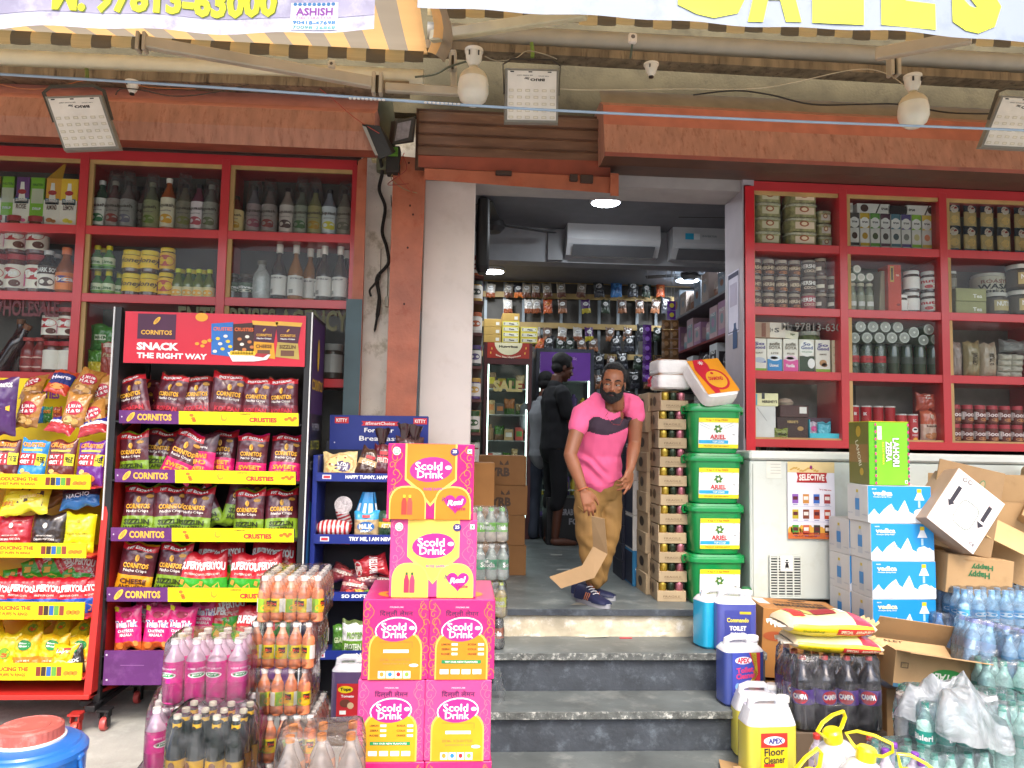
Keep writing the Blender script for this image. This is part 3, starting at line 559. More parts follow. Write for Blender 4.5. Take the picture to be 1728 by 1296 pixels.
def pr(b,F,p,w,h):
    """one print: kind, centre x and y, size as shares of the face, colour, ..."""
    k=p[0];c=p[5] if len(p) > 5 else INK
    if k == 'r': x,y,ww,hh=p[1]*w,p[2]*h,p[3]*w,p[4]*h;b.rect(F,x - ww/2,y - hh/2,x + ww/2,y + hh/2,c,o=.0012,nx=max(1,int(6*p[3]))*2,ny=1 + int(4*p[4]))
    elif k == 'R': x,y,ww,hh=p[1]*w,p[2]*h,p[3]*w,p[4]*h;b.rect(F,x - ww/2,y - hh/2,x + ww/2,y + hh/2,c,o=.0018,nx=max(1,int(6*p[3]))*2,ny=1 + int(4*p[4]))
    elif k == 'e': b.ell(F,p[1]*w,p[2]*h,p[3]*w/2,p[4]*h/2,c,o=.0016)
    elif k == 'E': b.ell(F,p[1]*w,p[2]*h,p[3]*w/2,p[4]*h/2,c,o=.0021)
    elif k == 'p': b.poly(F,[(x*w,y*h) for x,y in p[1]],p[2],o=.0015)
    elif k == 't': b.txt(F,p[6],p[1]*w,p[2]*h,p[3]*w,p[4]*h,c,o=.0026,bold=p[7] if len(p) > 7 else .03,rot=p[8] if len(p) > 8 else 0,shear=p[9] if len(p) > 9 else 0,arc=p[10]*h if len(p) > 10 else 0)
def mk_jar(name,lab,cat,h,r,body,lid,label=None,texts=(),label_z=(.15,.75),lid_h=.18,waist=False,seg=18):
    t=empty(name,lab,cat);b=MB();z=h*(1 - lid_h)
    b.lathe([(0,.003),(r*.85,0),(r,r*.15),(r*(.93 if waist else 1),h*.4),(r,z*.85),(r*.86,z)],body,seg=seg);b.build('jar_body',t)
    b=MB();lr=r*.93;b.lathe([(lr,z - .001),(lr*1.02,z + .003),(lr*1.02,h - .003),(lr*.95,h)],M(lid,rough=.4) if isinstance(lid,str) else lid,seg=seg);b.build('lid',t)
    if label:
        b=MB();z0,z1=label_z[0]*h,label_z[1]*h;rl=r + .0008
        b.grid(lambda u,v: (rl*math.sin(2*math.pi*u),-rl*math.cos(2*math.pi*u),z0 + (z1 - z0)*v),20,1,label);F=CYL(rl,z0)
        for p in texts: pr(b,F,p,2*r,z1 - z0)
        b.build('paper_label',t)
    return t
def mk_carton(name,lab,cat,w,d,h,col,front=(),left=(),right=(),top=(),back=(),bev=.002,gap=True,m=None):
    """closed box, base at z = 0, front looks at -y"""
    b=MB();m=m or (M(col,rough=.55) if isinstance(col,str) else col);b.box((-w/2,-d/2,0),(w/2,d/2,h),m,bev=bev)
    F=FR(0,-d/2,0)
    for p in front: pr(b,F,p,w,h)
    Fl=lambda x,y,o=0: Vector((-w/2 - o,-x,y))
    for p in left: pr(b,Fl,p,d,h)
    Fr_=lambda x,y,o=0: Vector((w/2 + o,x,y))
    for p in right: pr(b,Fr_,p,d,h)
    Ft=lambda x,y,o=0: Vector((x,-d/2 + y,h + o))
    for p in top: pr(b,Ft,p,w,d)
    return tag(b.build(name),lab,cat)
def mk_packet(name,lab,cat,w,h,t,bands,prints=(),seed=0,crimp=True,side=None,rough=.28,back=None):
    """pillow bag standing on its lower seam; bands: (upper limit, colour) from the foot; prints in shares of w and h"""
    rnd_=random.Random(seed);ph=[rnd_.uniform(0,6) for _ in range(6)]
    def S(u,v,sg):           # u,v in -1..1
        e=max(0,1 - abs(u) ** 2.6) ** .55*max(0,1 - abs(v) ** 3.2) ** .6
        x=w/2*u*(1 - .05*(1 - v*v)) ;z=h/2 + h/2*v
        wr=.0035*noise.noise((u*3 + ph[0],v*3 + ph[1],sg*3 + ph[2])) + .003*math.sin(u*9 + ph[3])*abs(v) ** 3*(1 - abs(u))
        wr -= .0042*max(0,1 - 5*abs(noise.noise((u*2.6 + ph[2],v*2.2 + ph[0],7))))*(1 - abs(v) ** 4)
        z += .022*w/.15*noise.noise((u*1.6,ph[4],v))*(abs(v) ** 2)
        zz=.004*math.sin(u*30) if abs(v) > .93 else 0
        return Vector((x,-sg*(t/2*e + wr*1.3*(e > 0)) + .004*math.sin(u*2 + ph[5])*abs(v) ,z + 0*zz))
    def F(x,y,o=0):
        u,v=max(-1,min(1,x*2/w)),max(-1,min(1,y*2/h - 1));p=S(u,v,1);p.y -= o*1.6 + .0006;return p
    def colr(v):
        for lim,c in bands:
            if v <= lim: return M(c,rough=rough,coat=.45,var=.12,bump=.45,bsc=26) if isinstance(c,str) else c
        return M(bands[-1][1],rough=rough,coat=.3,var=.1,bump=.25,bsc=22)
    b=MB()
    for sg in (1,-1): b.grid(lambda u,v: S(2*u - 1,2*v - 1,sg),22 if sg > 0 else 10,32 if sg > 0 else 14,(lambda u,v: colr(v)))
    for p in prints: pr(b,F,p,w,h)
    return tag(b.build(name,smooth=60),lab,cat)
def mk_pack(name,lab,cat,bottle,nx,ny,pitch,h,wrapmat=WRAP,skip=None,jit=.0,rz=None,group=None,wname='shrink_wrap',amp=.004,over=.012):
    """shrink wrapped pack: every bottle that can be seen is a part, with cap and label as its sub-parts. Origin: foot of the pack's middle"""
    t=empty(name,lab,cat,group=group)
    src=bottle
    for j in range(ny):
        for i in range(nx):
            if skip and skip(i,j): continue
            o=bpy.data.objects.new('bottle',src['body']);COL.objects.link(o);o.parent=t
            o.location=((i - (nx - 1)/2)*pitch + rr(-jit,jit),(j - (ny - 1)/2)*pitch + rr(-jit,jit),0);o.rotation_euler=(0,0,rr(-1.2,1.2) if rz is None else rr(-rz,rz))
            for nm,me in src['kids']: c=bpy.data.objects.new(nm,me);COL.objects.link(c);c.parent=o
    b=MB();w,d=nx*pitch + .006,ny*pitch + .006
    rows=[(.90,0),(1,.012),(1.005,h*.3),(1,h*.6),(.985,h*.80),(.97,h*.93),(.90,h + over*.4)]
    def sk(u,v):
        q=v*(len(rows) - 1);i=min(int(q),len(rows) - 2);f=q - i;s=rows[i][0]*(1 - f) + rows[i + 1][0]*f;z=rows[i][1]*(1 - f) + rows[i + 1][1]*f
        tt=2*math.pi*u;cx,cy=math.cos(tt),math.sin(tt);e=.28;x=math.copysign(abs(cx) ** e,cx)*w/2*s;y=math.copysign(abs(cy) ** e,cy)*d/2*s
        n=amp*noise.noise((x*22,y*22,z*16 + i)) ;sag=amp*.6*abs(math.sin(x/pitch*math.pi))*(abs(cy) > abs(cx)) 
        return Vector((x*(1 + n*3),y*(1 + n*3) ,z + (.5*n if v > .8 else 0)))
    b.grid(sk,64,12,wrapmat)
    top=lambda u,v: Vector(((u - .5)*w*.9,(v - .5)*d*.9,h + over*.4 + .004*noise.noise((u*9,v*9,3)) - .5*over*(abs(math.sin(u*nx*math.pi)) < .3)))
    b.grid(top,max(6,nx*3),max(6,ny*3),wrapmat);b.build(wname,t,smooth=80)
    return t
def bottle_src(proto_fn):
    """build one bottle by a maker and keep its meshes"""
    t=proto_fn();ks={c.name.split('.')[0]: c.data for c in t.children}
    body=ks.pop('bottle_body');out={'body': body,'kids': list(ks.items())}
    for c in list(t.children): bpy.data.objects.remove(c)
    bpy.data.objects.remove(t);return out
def U(Y): return Y/FPX            # metres per photo pixel on plane y = Y
def on(px,z,Y,refy=None):        # point at level z, on plane Y, seen at photo column px
    py=refy
    a=P(px,600,Y);c=P(px,900,Y);f=(z - a.z)/(c.z - a.z);return Vector((a.x + (c.x - a.x)*f,Y,z))
# ------------------------------------------------------------------ goods on the cabinets' shelves
YS=4.775;u=U(YS)
def shelf_row(makers,pxs,z,labfmt,group,Y=YS,start=0,order=None,dy=0,jit=2):
    n=len(pxs)
    for i,px in enumerate(pxs):
        m=makers[i % len(makers)];o=order[i] if order else i
        put(m,on(px,z,Y + rr(-.004,.004)),labfmt % ORD[o] if '%s' in labfmt else labfmt,group,rz=R(rr(-jit,jit)))
# ---- end bay, top shelf: tall syrup cartons
z1,z2,z3=zL
k=.92
def tall_carton(main,bl,t1,extra,nm='tall white and %s syrup carton'):
    w,h=27*u,82*u
    fr=[('r',0,.30,.98,.5,'#e9e6dc'),('r',0,.52,.8,.12,'#3d7fa0'),('p',[(-.2,.56),(.2,.56),(.14,.72),(.1,.9),(-.1,.9),(-.14,.72)],'#f1eee4'),('E',0,.70,.5,.1,'#b3262c'),
          ('t',0,.53,.7,.06,WHITE,'SUMMER'),('t',0,.40,.6,.1,'#5b3a2c',t1),('E',-.1,.14,.4,.09,extra),('E',.15,.12,.3,.07,extra)]
    return mk_carton('syrup_carton','','carton',w,.08,h,main,fr if bl else [('r',0,.62,.7,.3,'#bfc6a8'),('r',0,.12,1,.18,'#e8e8e2'),('R',.12,.13,.35,.14,'#232723'),('t',0,.85,.6,.05,'#3a6a1c','NUTRI'),('t',0,.36,.5,.05,'#e8e8f4','SYRUP')],bev=.001)
A=tall_carton('#e0b13c',1,'ORANGE','#e08a1c');G=tall_carton('#79b81e',0,'X','#888888')
for i,(px,m,d) in enumerate(((-8,A,'yellow carton cut by the picture edge'),(16,G,'bright green syrup carton'),(40,tall_carton('#6a3a78',1,'ROSE','#d0568a'),'purple edged syrup carton with a white bottle picture'),(66,G,'bright green syrup carton behind the almond one'),(91,tall_carton('#e8a72c',1,'ALMOND','#c07838'),'orange yellow syrup carton with almond picture'),(119,tall_carton('#f0c42c',1,'LEMON','#f2e23c'),'bright yellow syrup carton with lemon picture beside the red post'))):
    put(m,on(px,zL[0],YS),{0: 'amber syrup carton at the far end of the top shelf',1: 'bright green syrup carton between the amber and purple edged ones'}.get(i,d),'tall syrup cartons on the top shelf')
b=MB();pp=on(91,zL[0],YS);b.hexa([Vector((-.045,0,0)),Vector((.048,0,.0)),Vector((.048,.004,0)),Vector((-.045,.004,0)),Vector((.030,.03,.10)),Vector((.048,.03,.11)),Vector((.048,.034,.11)),Vector((.030,.034,.10))],M('#c99a2c'));tag(b.build('carton_flap',loc=(pp.x,pp.y - .03,zL[0] + 82*u)),'open pointed flap standing up from the orange yellow carton','flap')
# second shelf: relish jars in twos
brownj=M('#5b2417',rough=.2,coat=.4);
jr=mk_jar('relish_jar','','jar',64*u,17*u,brownj,'#a5202a','#e5e0d2',[('e',0,.62,1.2,.5,'#b3262c'),('t',0,.62,.9,.28,WHITE,'Tops'),('e',.35,.2,.5,.3,'#5c2a1c'),('R',-.5,.35,.25,.5,'#d0438a')],(.12,.72),.14)
for i,(px,lv) in enumerate(((-6,0),(26,0),(60,0),(-6,1),(26,1),(62,1))):
    put(jr,on(px,zL[1] + lv*64*u,YS + .0),'%s jar of red relish with cream label, %s of the pile' % (['hidden edge','middle','inner'][i % 3],['bottom row','upper row'][lv]),'brown relish jars with red lids',rz=rr(-.5,.5))
kb=M('#17181a',rough=.25,coat=.5);ob=M('#b35a26',rough=.3)
bo=mk_bottle('sauce_bottle','','bottle',72*u,15*u,kb,'#c9c9c6','#efeae0',[('r',0,.82,1.6,.35,'#3c2420'),('t',0,.82,1.1,.2,WHITE,'DARK SOY'),('e',0,.3,.8,.4,'#4a2c24')],label_z=(.1,.62),shoulder=.66,neck=.4)
put(bo,on(79,zL[1],YS - .02),'black sauce bottle with pale cap in front of the relish jars','dark sauce bottles',rz=.3);put(bo,on(92,zL[1],YS + .07),'black sauce bottle half hidden behind the other dark one','dark sauce bottles',rz=-.4)
put(mk_bottle('sauce_bottle','','bottle',78*u,15*u,M('#8c4a26',rough=.25,coat=.4),'#d9713a','#e8843a',[('e',0,.6,1.5,.4,'#4b3a8c'),('t',0,.62,1.2,.25,WHITE,'Pizza')],label_z=(.08,.45),shoulder=.5,neck=.4,cap_h=.14),on(109,zL[1],YS - .02),'amber squeeze bottle with orange label beside the red post')
# third shelf
for i,(px,lv) in enumerate(((88,0),(114,0),(87,1),(113,1))):
    put(jr,on(px,zL[2] + lv*56*u,YS),'relish jar with cream label, %s, %s of the lower pile' % (['inner','beside the red post'][i % 2],['bottom','top'][lv]),'brown relish jars on the third shelf',rz=(2.6 if lv == 0 else rr(-.4,.4)),sc=(.9,.9,.82))
kt=mk_bottle('ketchup_bottle','','bottle',58*u,12*u,M('#7d2a26',rough=.3,coat=.3),'#a63a34','#8f2b27',[('e',0,.5,1.5,.8,'#c9a69a'),('e',0,.5,1.2,.6,'#7d2a26')],shoulder=.6,neck=.5,cap_r=10*u,label_z=(.1,.5))
for i,px in enumerate((47,66)): put(kt,on(px,zL[2],YS),'red squeezy ketchup bottle with round emblem, %s on the third shelf' % ('outer one' if i == 0 else 'the one touching the jars'),'red ketchup bottles')
dkb=mk_bottle('wine_red_bottle','','bottle',90*u,13*u,M('#2e1517',rough=.2,coat=.5),'#7a4a2c',None,shoulder=.6,neck=.4)
put(dkb,on(30,zL[2],YS + .05),'tall dark bottle with brown cap behind the ketchup','dark bottles on the third shelf');put(dkb,on(-2,zL[2],YS),'dark bottle leaning in the corner with a yellow cap','dark bottles on the third shelf',rot=(0,R(28),0))
# ---- middle bay: squash bottles on the top shelf
def squash(body,label,fruit,cap='#26242a',h=84):
    return mk_bottle('squash_bottle','','bottle',h*u,12.5*u,M('#%02x%02x%02x' % tuple(min(255,int(int(body[i:i + 2],16)*1.3 + 14)) for i in (1,3,5)),rough=.12,coat=.6,rnd=.2),cap,label,[('e',0,.28,.9,.3,fruit),('e',.2,.2,.5,.18,fruit),('t',0,.72,1.1,.16,'#4a3a34','Squash'),('t',0,.55,.7,.05,'#777777','natural fruit')],label_z=(.08,.62),shoulder=.60,neck=.33,cap_h=.08)
sq=[squash('#1f3a2c','#eef0ea','#2c7a4a','#e8e8e4'),squash('#4a1c1c','#f0e2de','#c23a34','#e0d8d0'),squash('#5a4a4a','#e9e9ea','#8a8aa8'),squash('#5d6248','#e4eab0','#8aae34','#c9c9b0'),squash('#7c3a1a','#f0ead0','#e0a82c','#eeeae0',92),squash('#6a6350','#c4bfa6','#a8b060'),squash('#4a2430','#e9dfe2','#b04a5a'),squash('#6d6c66','#e8ebe0','#8a9a6a','#c9c9c0')]
txt=['dark green squash bottle with arched white label','dark red squash bottle with strawberry label','grey bottle with long blank pale label','olive squash bottle with lime green label','amber squash bottle taller than the rest, pineapple label','clear khaki squash bottle with no bright label','plum squash bottle with pinkish label','clear bottle with pale sprig label beside the red post']
for i,px in enumerate((169,191,214,254,282,309,333,354)): put(sq[i],on(px,zL[0],YS),txt[i] + ', middle bay','squash bottles on the top shelf',rz=R(rr(-14,14)))
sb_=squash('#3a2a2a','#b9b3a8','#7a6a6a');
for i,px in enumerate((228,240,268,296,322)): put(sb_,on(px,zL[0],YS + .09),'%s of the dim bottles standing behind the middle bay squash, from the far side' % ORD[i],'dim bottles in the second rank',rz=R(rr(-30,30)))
sr=[squash('#5a2a20','#f0dca0','#d9a83c','#3a2a22',66),squash('#54505a','#e6cdd4','#c2527a'),squash('#5c4a48','#e8dada','#c24a4a'),squash('#6a5f58','#cfc6c0','#4a3434'),squash('#545c50','#d9e4d2','#4f8a4f'),squash('#6a6a3a','#d9d28a','#e3b52c'),squash('#5a5f68','#d4dfe6','#c9c23a'),squash('#5f5a52','#cfc9ba','#8a8a7a')]
txt=['short brown bottle with cream script label beside the red post','bagged bottle with pink raspberry label','bagged bottle with rose petals label','dim bagged bottle with grey label','bagged bottle with green pear label','olive bottle with yellow lemon label','bagged bottle with pale blue label','bagged bottle by the orange upright with dull label']
for i,px in enumerate((397,427,453,483,507,530,554,580)): put(sr[i],on(px,zL[0],YS),txt[i] + ', near bay','squash bottles on the top shelf',rz=R(rr(-10,10)))
# plastic bags over bottle necks
film=clear('#e6e6e2',trans=.95,rough=.15,bump=1.0,bsc=40,milky=.05)
def film_bag(px,z,w,h,seed,lab):
    b=MB();b.grid(lambda a,v: Vector(((.5 + .5*(1 - v) ** .6)*w/2*math.cos(2*math.pi*a) + .01*noise.noise((a*6,v*5,seed)),(.5 + .5*(1 - v) ** .6)*w/2*math.sin(2*math.pi*a),h*v + .012*noise.noise((a*5,v*3,seed + 5))*v)),24,8,film)
    tag(b.build('plastic_bag',smooth=80,loc=on(px,z,YS)),lab,'plastic bag','clear bags over the squash bottles')
for i,px in enumerate((191,214,254,309,354,427,453,507,530,580)):
    film_bag(px,zL[0] + .003,33*u,rr(94,106)*u,i*3.1,'crinkled clear bag over the %s bagged squash bottle, counted towards the doorway' % ORD[i])
# second shelf: lime juice and honey
gl=M('#3f7a34',rough=.15,coat=.5,rnd=.15)
lj=mk_bottle('lime_juice_bottle','','bottle',42*u,9.5*u,gl,'#e6d51c','#dfe8c4',[('t',0,.5,.9,.4,'#3a7a2c','Lime'),('r',0,.1,2,.2,'#7ab83a')],label_z=(.15,.5),shoulder=.52,neck=.4,cap_h=.16,cap_r=5*u)
for i,(px,lv,dy) in enumerate(((163,0,0),(182,0,0),(163,1,0),(183,1,0),(173,1,.07),(200,0,.06))):
    put(lj,on(px,zL[1] + lv*43*u,YS + dy),'small green lime juice bottle with yellow cap, %s' % ['lower outer','lower inner','stacked upper outer','stacked upper inner','dim one behind the upper pair','dim one beside the honey'][i],'small lime juice bottles',rz=R(rr(-9,9)))
b=MB();b.box((PX(155,450,4.8),4.70,zL[1] + 43*u - .004),(PX(204,450,4.8),4.95,zL[1] + 43*u - .0008),clear('#ccd9c8',trans=.6,milky=0));tag(b.build('glass_riser'),'clear glass riser between the two tiers of lime juice','riser')
hb=M('#4a2414',rough=.15,coat=.6)
hj=mk_jar('honey_jar','','jar',38*u,15*u,hb,'#f0d41c','#f0c81c',[('t',0,.55,1.4,.5,'#3a2414','Honey',.02,0,.3),('r',.65,.5,.12,.7,'#5a2c14')],(.2,.76),.2)
for i,(px,lv) in enumerate(((221,0),(251,0),(222,1),(252,1))): put(hj,on(px,zL[1] + lv*39*u,YS - .01),'squat honey jar with yellow lid and label, %s' % ['lower, by the lime juice','lower, inner','upper, by the lime juice','upper, inner'][i],'squat yellow honey jars',rz=R(rr(-14,14)))
ht=mk_jar('honey_jar','','jar',41*u,12*u,hb,'#eccb1c','#f0c020',[('e',0,.5,1.3,.7,'#b8402c'),('t',0,.5,.9,.2,YEL,'Honey')],(.12,.78),.16)
for i,lv in enumerate((0,1)): put(ht,on(279 + i*3,zL[1] + lv*42*u,YS - .015),'taller honey jar with red mark, %s one of the pair' % ['bottom','top'][i],'taller honey jars')
lg=mk_bottle('lime_juice_bottle','','bottle',50*u,9.5*u,M('#5f6e22',rough=.15,coat=.5),'#d9e02c','#d9cf9a',[('e',0,.4,.9,.6,'#e0a82c')],label_z=(.05,.38),shoulder=.48,neck=.38,cap_h=.12)
for i,px in enumerate((299,317,334,352)): put(lg,on(px,zL[1],YS - .01),'slim olive green juice bottle with lemon label, %s from the honey' % ORD[i],'slim olive juice bottles')
for i,px in enumerate((306,325,343)): put(lj,on(px,zL[1] + .055,YS + .13),'dim green bottle lying in the row behind the slim juice bottles, %s' % ORD[i],'dim green bottles at the back')
# third shelf peeps
pb=mk_packet('spice_bag','','packet',46*u,44*u,.06,[(1,'#3c7a2c')],[('r',-.1,.5,.4,.2,'#dfe4c8'),('t',-.1,.5,.35,.12,'#2c5a1c','MINT')],3)
put(pb,on(176,zL[2] + 40*u,YS + .03),'crumpled green herb bag on top of the small packs');z_=on(165,zL[2] + .0,YS)
put(mk_packet('spice_bag','','packet',26*u,42*u,.05,[(.5,'#d0c02c'),(1,'#4f8a2c')],[],4),on(160,zL[2],YS),'small yellow and green spice bag beside the wooden bead')
put(mk_packet('pasta_bag','','packet',36*u,54*u,.06,[(1,'#b04a3a')],[('r',0,.9,.7,.12,'#e0d0c0'),('t',0,.6,.7,.12,'#e8d0a8','Pasta',.02,0,.3)],5),on(187,zL[2],YS - .01),'wrinkled red pasta bag with a pale strip, just past the snack rack')
# near bay second shelf
dj=mk_jar('dark_jar','','jar',44*u,12*u,M('#2a1c17',rough=.2,coat=.5),'#4a3a2c','#4a5f4a',[('t',0,.5,1.3,.3,WHITE,'Olives'),('e',0,.15,1,.3,'#e4e0d0')],(.3,.66),.14)
for i,px in enumerate((390,414)): put(dj,on(px,zL[1],YS),'small dark jar with green label, %s' % ['against the red post','beside the clear bottle'][i],'small dark jars')
put(mk_bottle('clear_bottle','','bottle',68*u,15*u,clear('#d8dcd8',trans=.55,milky=.1,bump=.1),'#6a655a',None,shoulder=.6,neck=.4),on(440,zL[1],YS),'empty looking clear glass bottle between the dark jars and syrups')
def syr(body,lab_='#d8d6cf'): return mk_bottle('syrup_bottle','','bottle',98*u,13*u,M(body,rough=.1,coat=.7),'#e4dccf',lab_,[('t',0,.85,.8,.08,'#555555','SYRUP'),('r',-.35,.2,.3,.2,'#9a9a94')],label_z=(.1,.44),shoulder=.48,neck=.3,cap_h=.15,cap_r=5.6*u)
s1,s2=syr('#2e2624'),syr('#8a5a28')
for i,(px,m,dy,lb) in enumerate(((469,s1,0,'dark syrup bottle next to the clear bottle'),(497,s2,0,'golden amber syrup bottle'),(521,s2,.08,'amber syrup bottle standing back between two front ones'),(545,s1,0,'dark syrup bottle second in from the orange upright'),(537,s1,.09,'half hidden dark syrup bottle'),(572,s1,0,'dark syrup bottle beside the orange upright'),(583,s1,.09,'syrup bottle in the back corner'))): put(m,on(px,zL[1],YS + dy),lb + ', with white cap','tall white capped syrup bottles',rz=R(rr(-20,20)))
put(mk_jar('pickle_jar','','jar',60*u,18*u,M('#3a3128',rough=.3),'#8a8a86','#9c9a94',[],(.2,.7)),on(560,zL[2] + .0,YS),'dim jar behind the snack rack side panel, near bay third shelf')
# ---- glass cabinet on the other side
tub=clear('#c9c6a8',trans=.35,milky=.15,bump=.3,bsc=40)
def mk_tub(w,h,lab,label='#c8c0a2'):
    t=empty('plastic_tub',lab,'tub');b=MB();b.lathe([(.0,.002),(.9,0),(1,h*.1),(1.0,h*.74)],M('#a39c6c',rough=.4,var=.5,sc=30),seg=20,sq=(w/2,w/2*.8,3.5));b.build('tub_body',t)
    b=MB();b.lathe([(1.04,h*.74),(1.06,h*.78),(1.05,h*.9),(.92,h*.97),(.0,h)],tub,seg=20,sq=(w/2,w/2*.8,3.5));b.build('lid',t)
    b=MB();F=FR(0,-w/2*.8 - .002,0);b.rect(F,-w*.3,h*.15,w*.34,h*.62,label);b.ell(F,0,h*.5,w*.16,h*.2,'#9c5a3c',o=.002);b.ell(F,0,h*.5,w*.10,h*.12,'#e0d0b0',o=.003);b.build('paper_label',t);return t
Ta,Tb,Tc=mk_tub(46*u,26*u,''),mk_tub(53*u,26*u,'','#d2c3aa'),mk_tub(25*u,22*u,'','#c9c0b6')
for i in range(4):
    put(Ta,on(1292,zR[0] + i*25.5*u,YS),'round clear tub, %s up in the stack by the doorway pillar' % ORD[i],'stacked clear tubs');put(Tb,on(1348,zR[0] + i*25.5*u,YS),'wide clear tub with emblem, %s up in the middle stack' % ORD[i],'stacked clear tubs')
for i in range(3): put(Tc,on(1390 - i*1,zR[0] + i*23*u,YS),'small misty tub, %s up in the narrow stack by the red post' % ORD[i],'stacked clear tubs')
# slim boxes
cs=['#4a4440','#c9a82c','#5f9a3c','#5a3a4a','#4f7a8a','#5a4f8a','#8fbf3c','#e8c85a','#d9606a'];fr_=['#4a2c24','#b8902c','#4f5a3a','#4a4440','#4a5a5f','#8a8a86','#c9c08a','#e8906a','#8a3a34']
for i in range(9):
    w,h=17*u,66*u;m=mk_carton('slim_box','','box',w,.06,h,'#e2dfda',[('r',0,.92,1,.16,cs[i]),('e',0,.74,.98,.3,'#f4f2ee'),('t',0,.76,.6,.06,INK,'true'),('p',[(-.5,.62),(.5,.66),(.5,.6),(-.5,.58)],cs[i]),('E',0,.38,.6,.18,fr_[i]),('r',0,.15,1,.08,cs[i]),('t',0,.06,.5,.03,'#888888','100g')],bev=.001)
    put(m,on(1438.5 + i*17.4,zR[0],YS),'slim white tea box with %s top, upright in the row of nine' % ['charcoal','mustard','leaf green','plum','teal','violet','lime','pale yellow','coral'][i],'slim white tea boxes')
for i,px in enumerate((1470,1552)):
    m=mk_carton('slim_box','','box',60*u,.06,17*u,'#e2dfda',[('e',(-.28,.28)[i],.5,.24,.8,'#4a2c24'),('p',[(.05,0),(.18,1),(.22,1),(.1,0)],'#4a4440'),('t',(.33,-.33)[i],.5,.2,.3,INK,'true')],bev=.001)
    put(m,on(px,zR[0] + 66.5*u,YS),'slim white box lying flat on the upright row, %s end' % ['doorway','far'][i],'slim boxes lying on top')
for i,px in enumerate((1432,1583)): put(mk_carton('slim_box','','box',8*u,.06,17*u,'#dcdad4',[('r',0,.5,.5,.5,'#b8b8b0')]),on(px,zR[0] + 66.5*u,YS),'narrow white box end on top of the row, %s end' % ['doorway','far'][i],'slim boxes lying on top')
b_=mk_carton('dark_box','','box',36*u,.06,15*u,'#241c20',[]);put(b_,on(1511,zR[0] + 66.5*u,YS),'dark box between the two white boxes lying on the row')
sn=mk_packet('gold_snack_bag','','packet',26*u,52*u,.035,[(.18,'#3a5a6a'),(.7,'#c9b078'),(1,'#2c3a48')],[('e',0,.78,.55,.3,'#dcd4c4'),('E',0,.82,.4,.1,'#9c3a34'),('e',0,.4,.6,.28,'#e4c27a')],8)
for r in range(2):
    for i in range(5): put(sn,on(1609 + i*28.5,zR[0] + (0 if r == 0 else 44*u),YS + (0 if r == 0 else .03)),'gold and teal snack bag, %s from the doorway in the %s rank' % (ORD[i],['lower','upper'][r]),'gold and teal snack bags',rz=R(rr(-8,8)))
# second shelf: cocoa spread jars
cj=mk_jar('spread_jar','','jar',29*u,10.5*u,M('#3c2219',rough=.2,coat=.5),'#a89a8a','#4c2c20',[('t',0,.6,1.3,.35,'#d9c6a8',"HERSHEY'S"),('e',.1,.15,.8,.3,'#a86a3c')],(.12,.74),.2)
for r in range(3):
    for i in range(4): put(cj,on(1274 + i*22,zR[1] + r*29.3*u,YS),'small cocoa spread jar, %s from the doorway, %s tier' % (ORD[i],['bottom','middle','top'][r]),'small cocoa spread jars',rz=R(rr(-20,20)))
cb=[mk_jar('cocoa_can','','can',30*u,12*u,M('#4a2a20',rough=.3),'#8f8578',c,[('t',0,.7,1.5,.3,WHITE,"HERSHEY'S"),('t',0,.35,1,.2,'#e0cdb8','COCOA')],(.05,.85),.12) for c in ('#a03a4a','#3f2a24','#4a4038')]
for r in range(3): put(cb[r],on(1364,zR[1] + r*29.5*u,YS),'%s tin in the single cocoa stack beside the spread jars' % ['crimson bottom','dark middle','grey lidded top'][r],'cocoa tins')
pj=mk_jar('nut_jar','','jar',31*u,10.5*u,M('#4a3020',rough=.2,coat=.5),'#a09484','#4a3428',[('r',-.3,.4,.7,.35,'#e0dccc')],(.15,.75),.16)
for i,(px,r) in enumerate(((1386,0),(1386,1),(1384,2),(1406,0),(1406,1))): put(pj,on(px,zR[1] + r*31*u + (2*u if px > 1400 else 0)*0,YS),'dark nut butter jar, %s of the ragged stacks by the red post' % ['inner bottom','inner middle','inner top','outer bottom','outer top'][i],'dark nut butter jars',rz=R(rr(-30,30)))
# ball topped bottles, orange tall box, spread jars
bt=mk_bottle('tall_clear_bottle','','bottle',52*u,7*u,M('#7c8570',rough=.12,coat=.6),'#c9c4a8','#9aa088',[('r',0,.4,.9,.3,'#e4e4de')],label_z=(.08,.6),shoulder=.7,neck=.6,cap_r=6*u)
for i,px in enumerate((1438,1452.5,1467)): put(bt,on(px,zR[1],YS),'narrow oil bottle, %s of three under the pale discs' % ORD[i],'narrow oil bottles')
dk=MB();dk.lathe([(0,-.001),(8*u*.95,0),(8*u,.004),(8*u,.07),(0,.072)],M('#8f9a86',rough=.2,coat=.4),seg=22,ax=Matrix.Rotation(R(-90),4,'X'));dk.ell(FR(0,0,0),0,0,6.6*u,6.6*u,M('#dcd9cc',rough=.3),o=.003);dk.ell(FR(0,0,0),0,0,4.6*u,4.6*u,M('#c9c6b8',rough=.3),o=.0045)
dk=tag(dk.build('bottle_end',smooth=50),'','bottle')
for i,(px,py) in enumerate(((1438,467.5),(1453,468),(1467.5,467.5),(1446,454))): put(dk,P(px,py,YS - .02),'pale round bottle end lying over the narrow oil bottles, %s' % ['nearer the doorway','middle of the row','by the tall boxes','on top'][i],'bottles lying on the oil bottles')
put(mk_carton('tall_box','','box',17*u,.12,74*u,'#9a9078',[]),on(1483,zR[1],YS + .03),'beige tall box leaning behind the orange one',rot=(0,R(4),0))
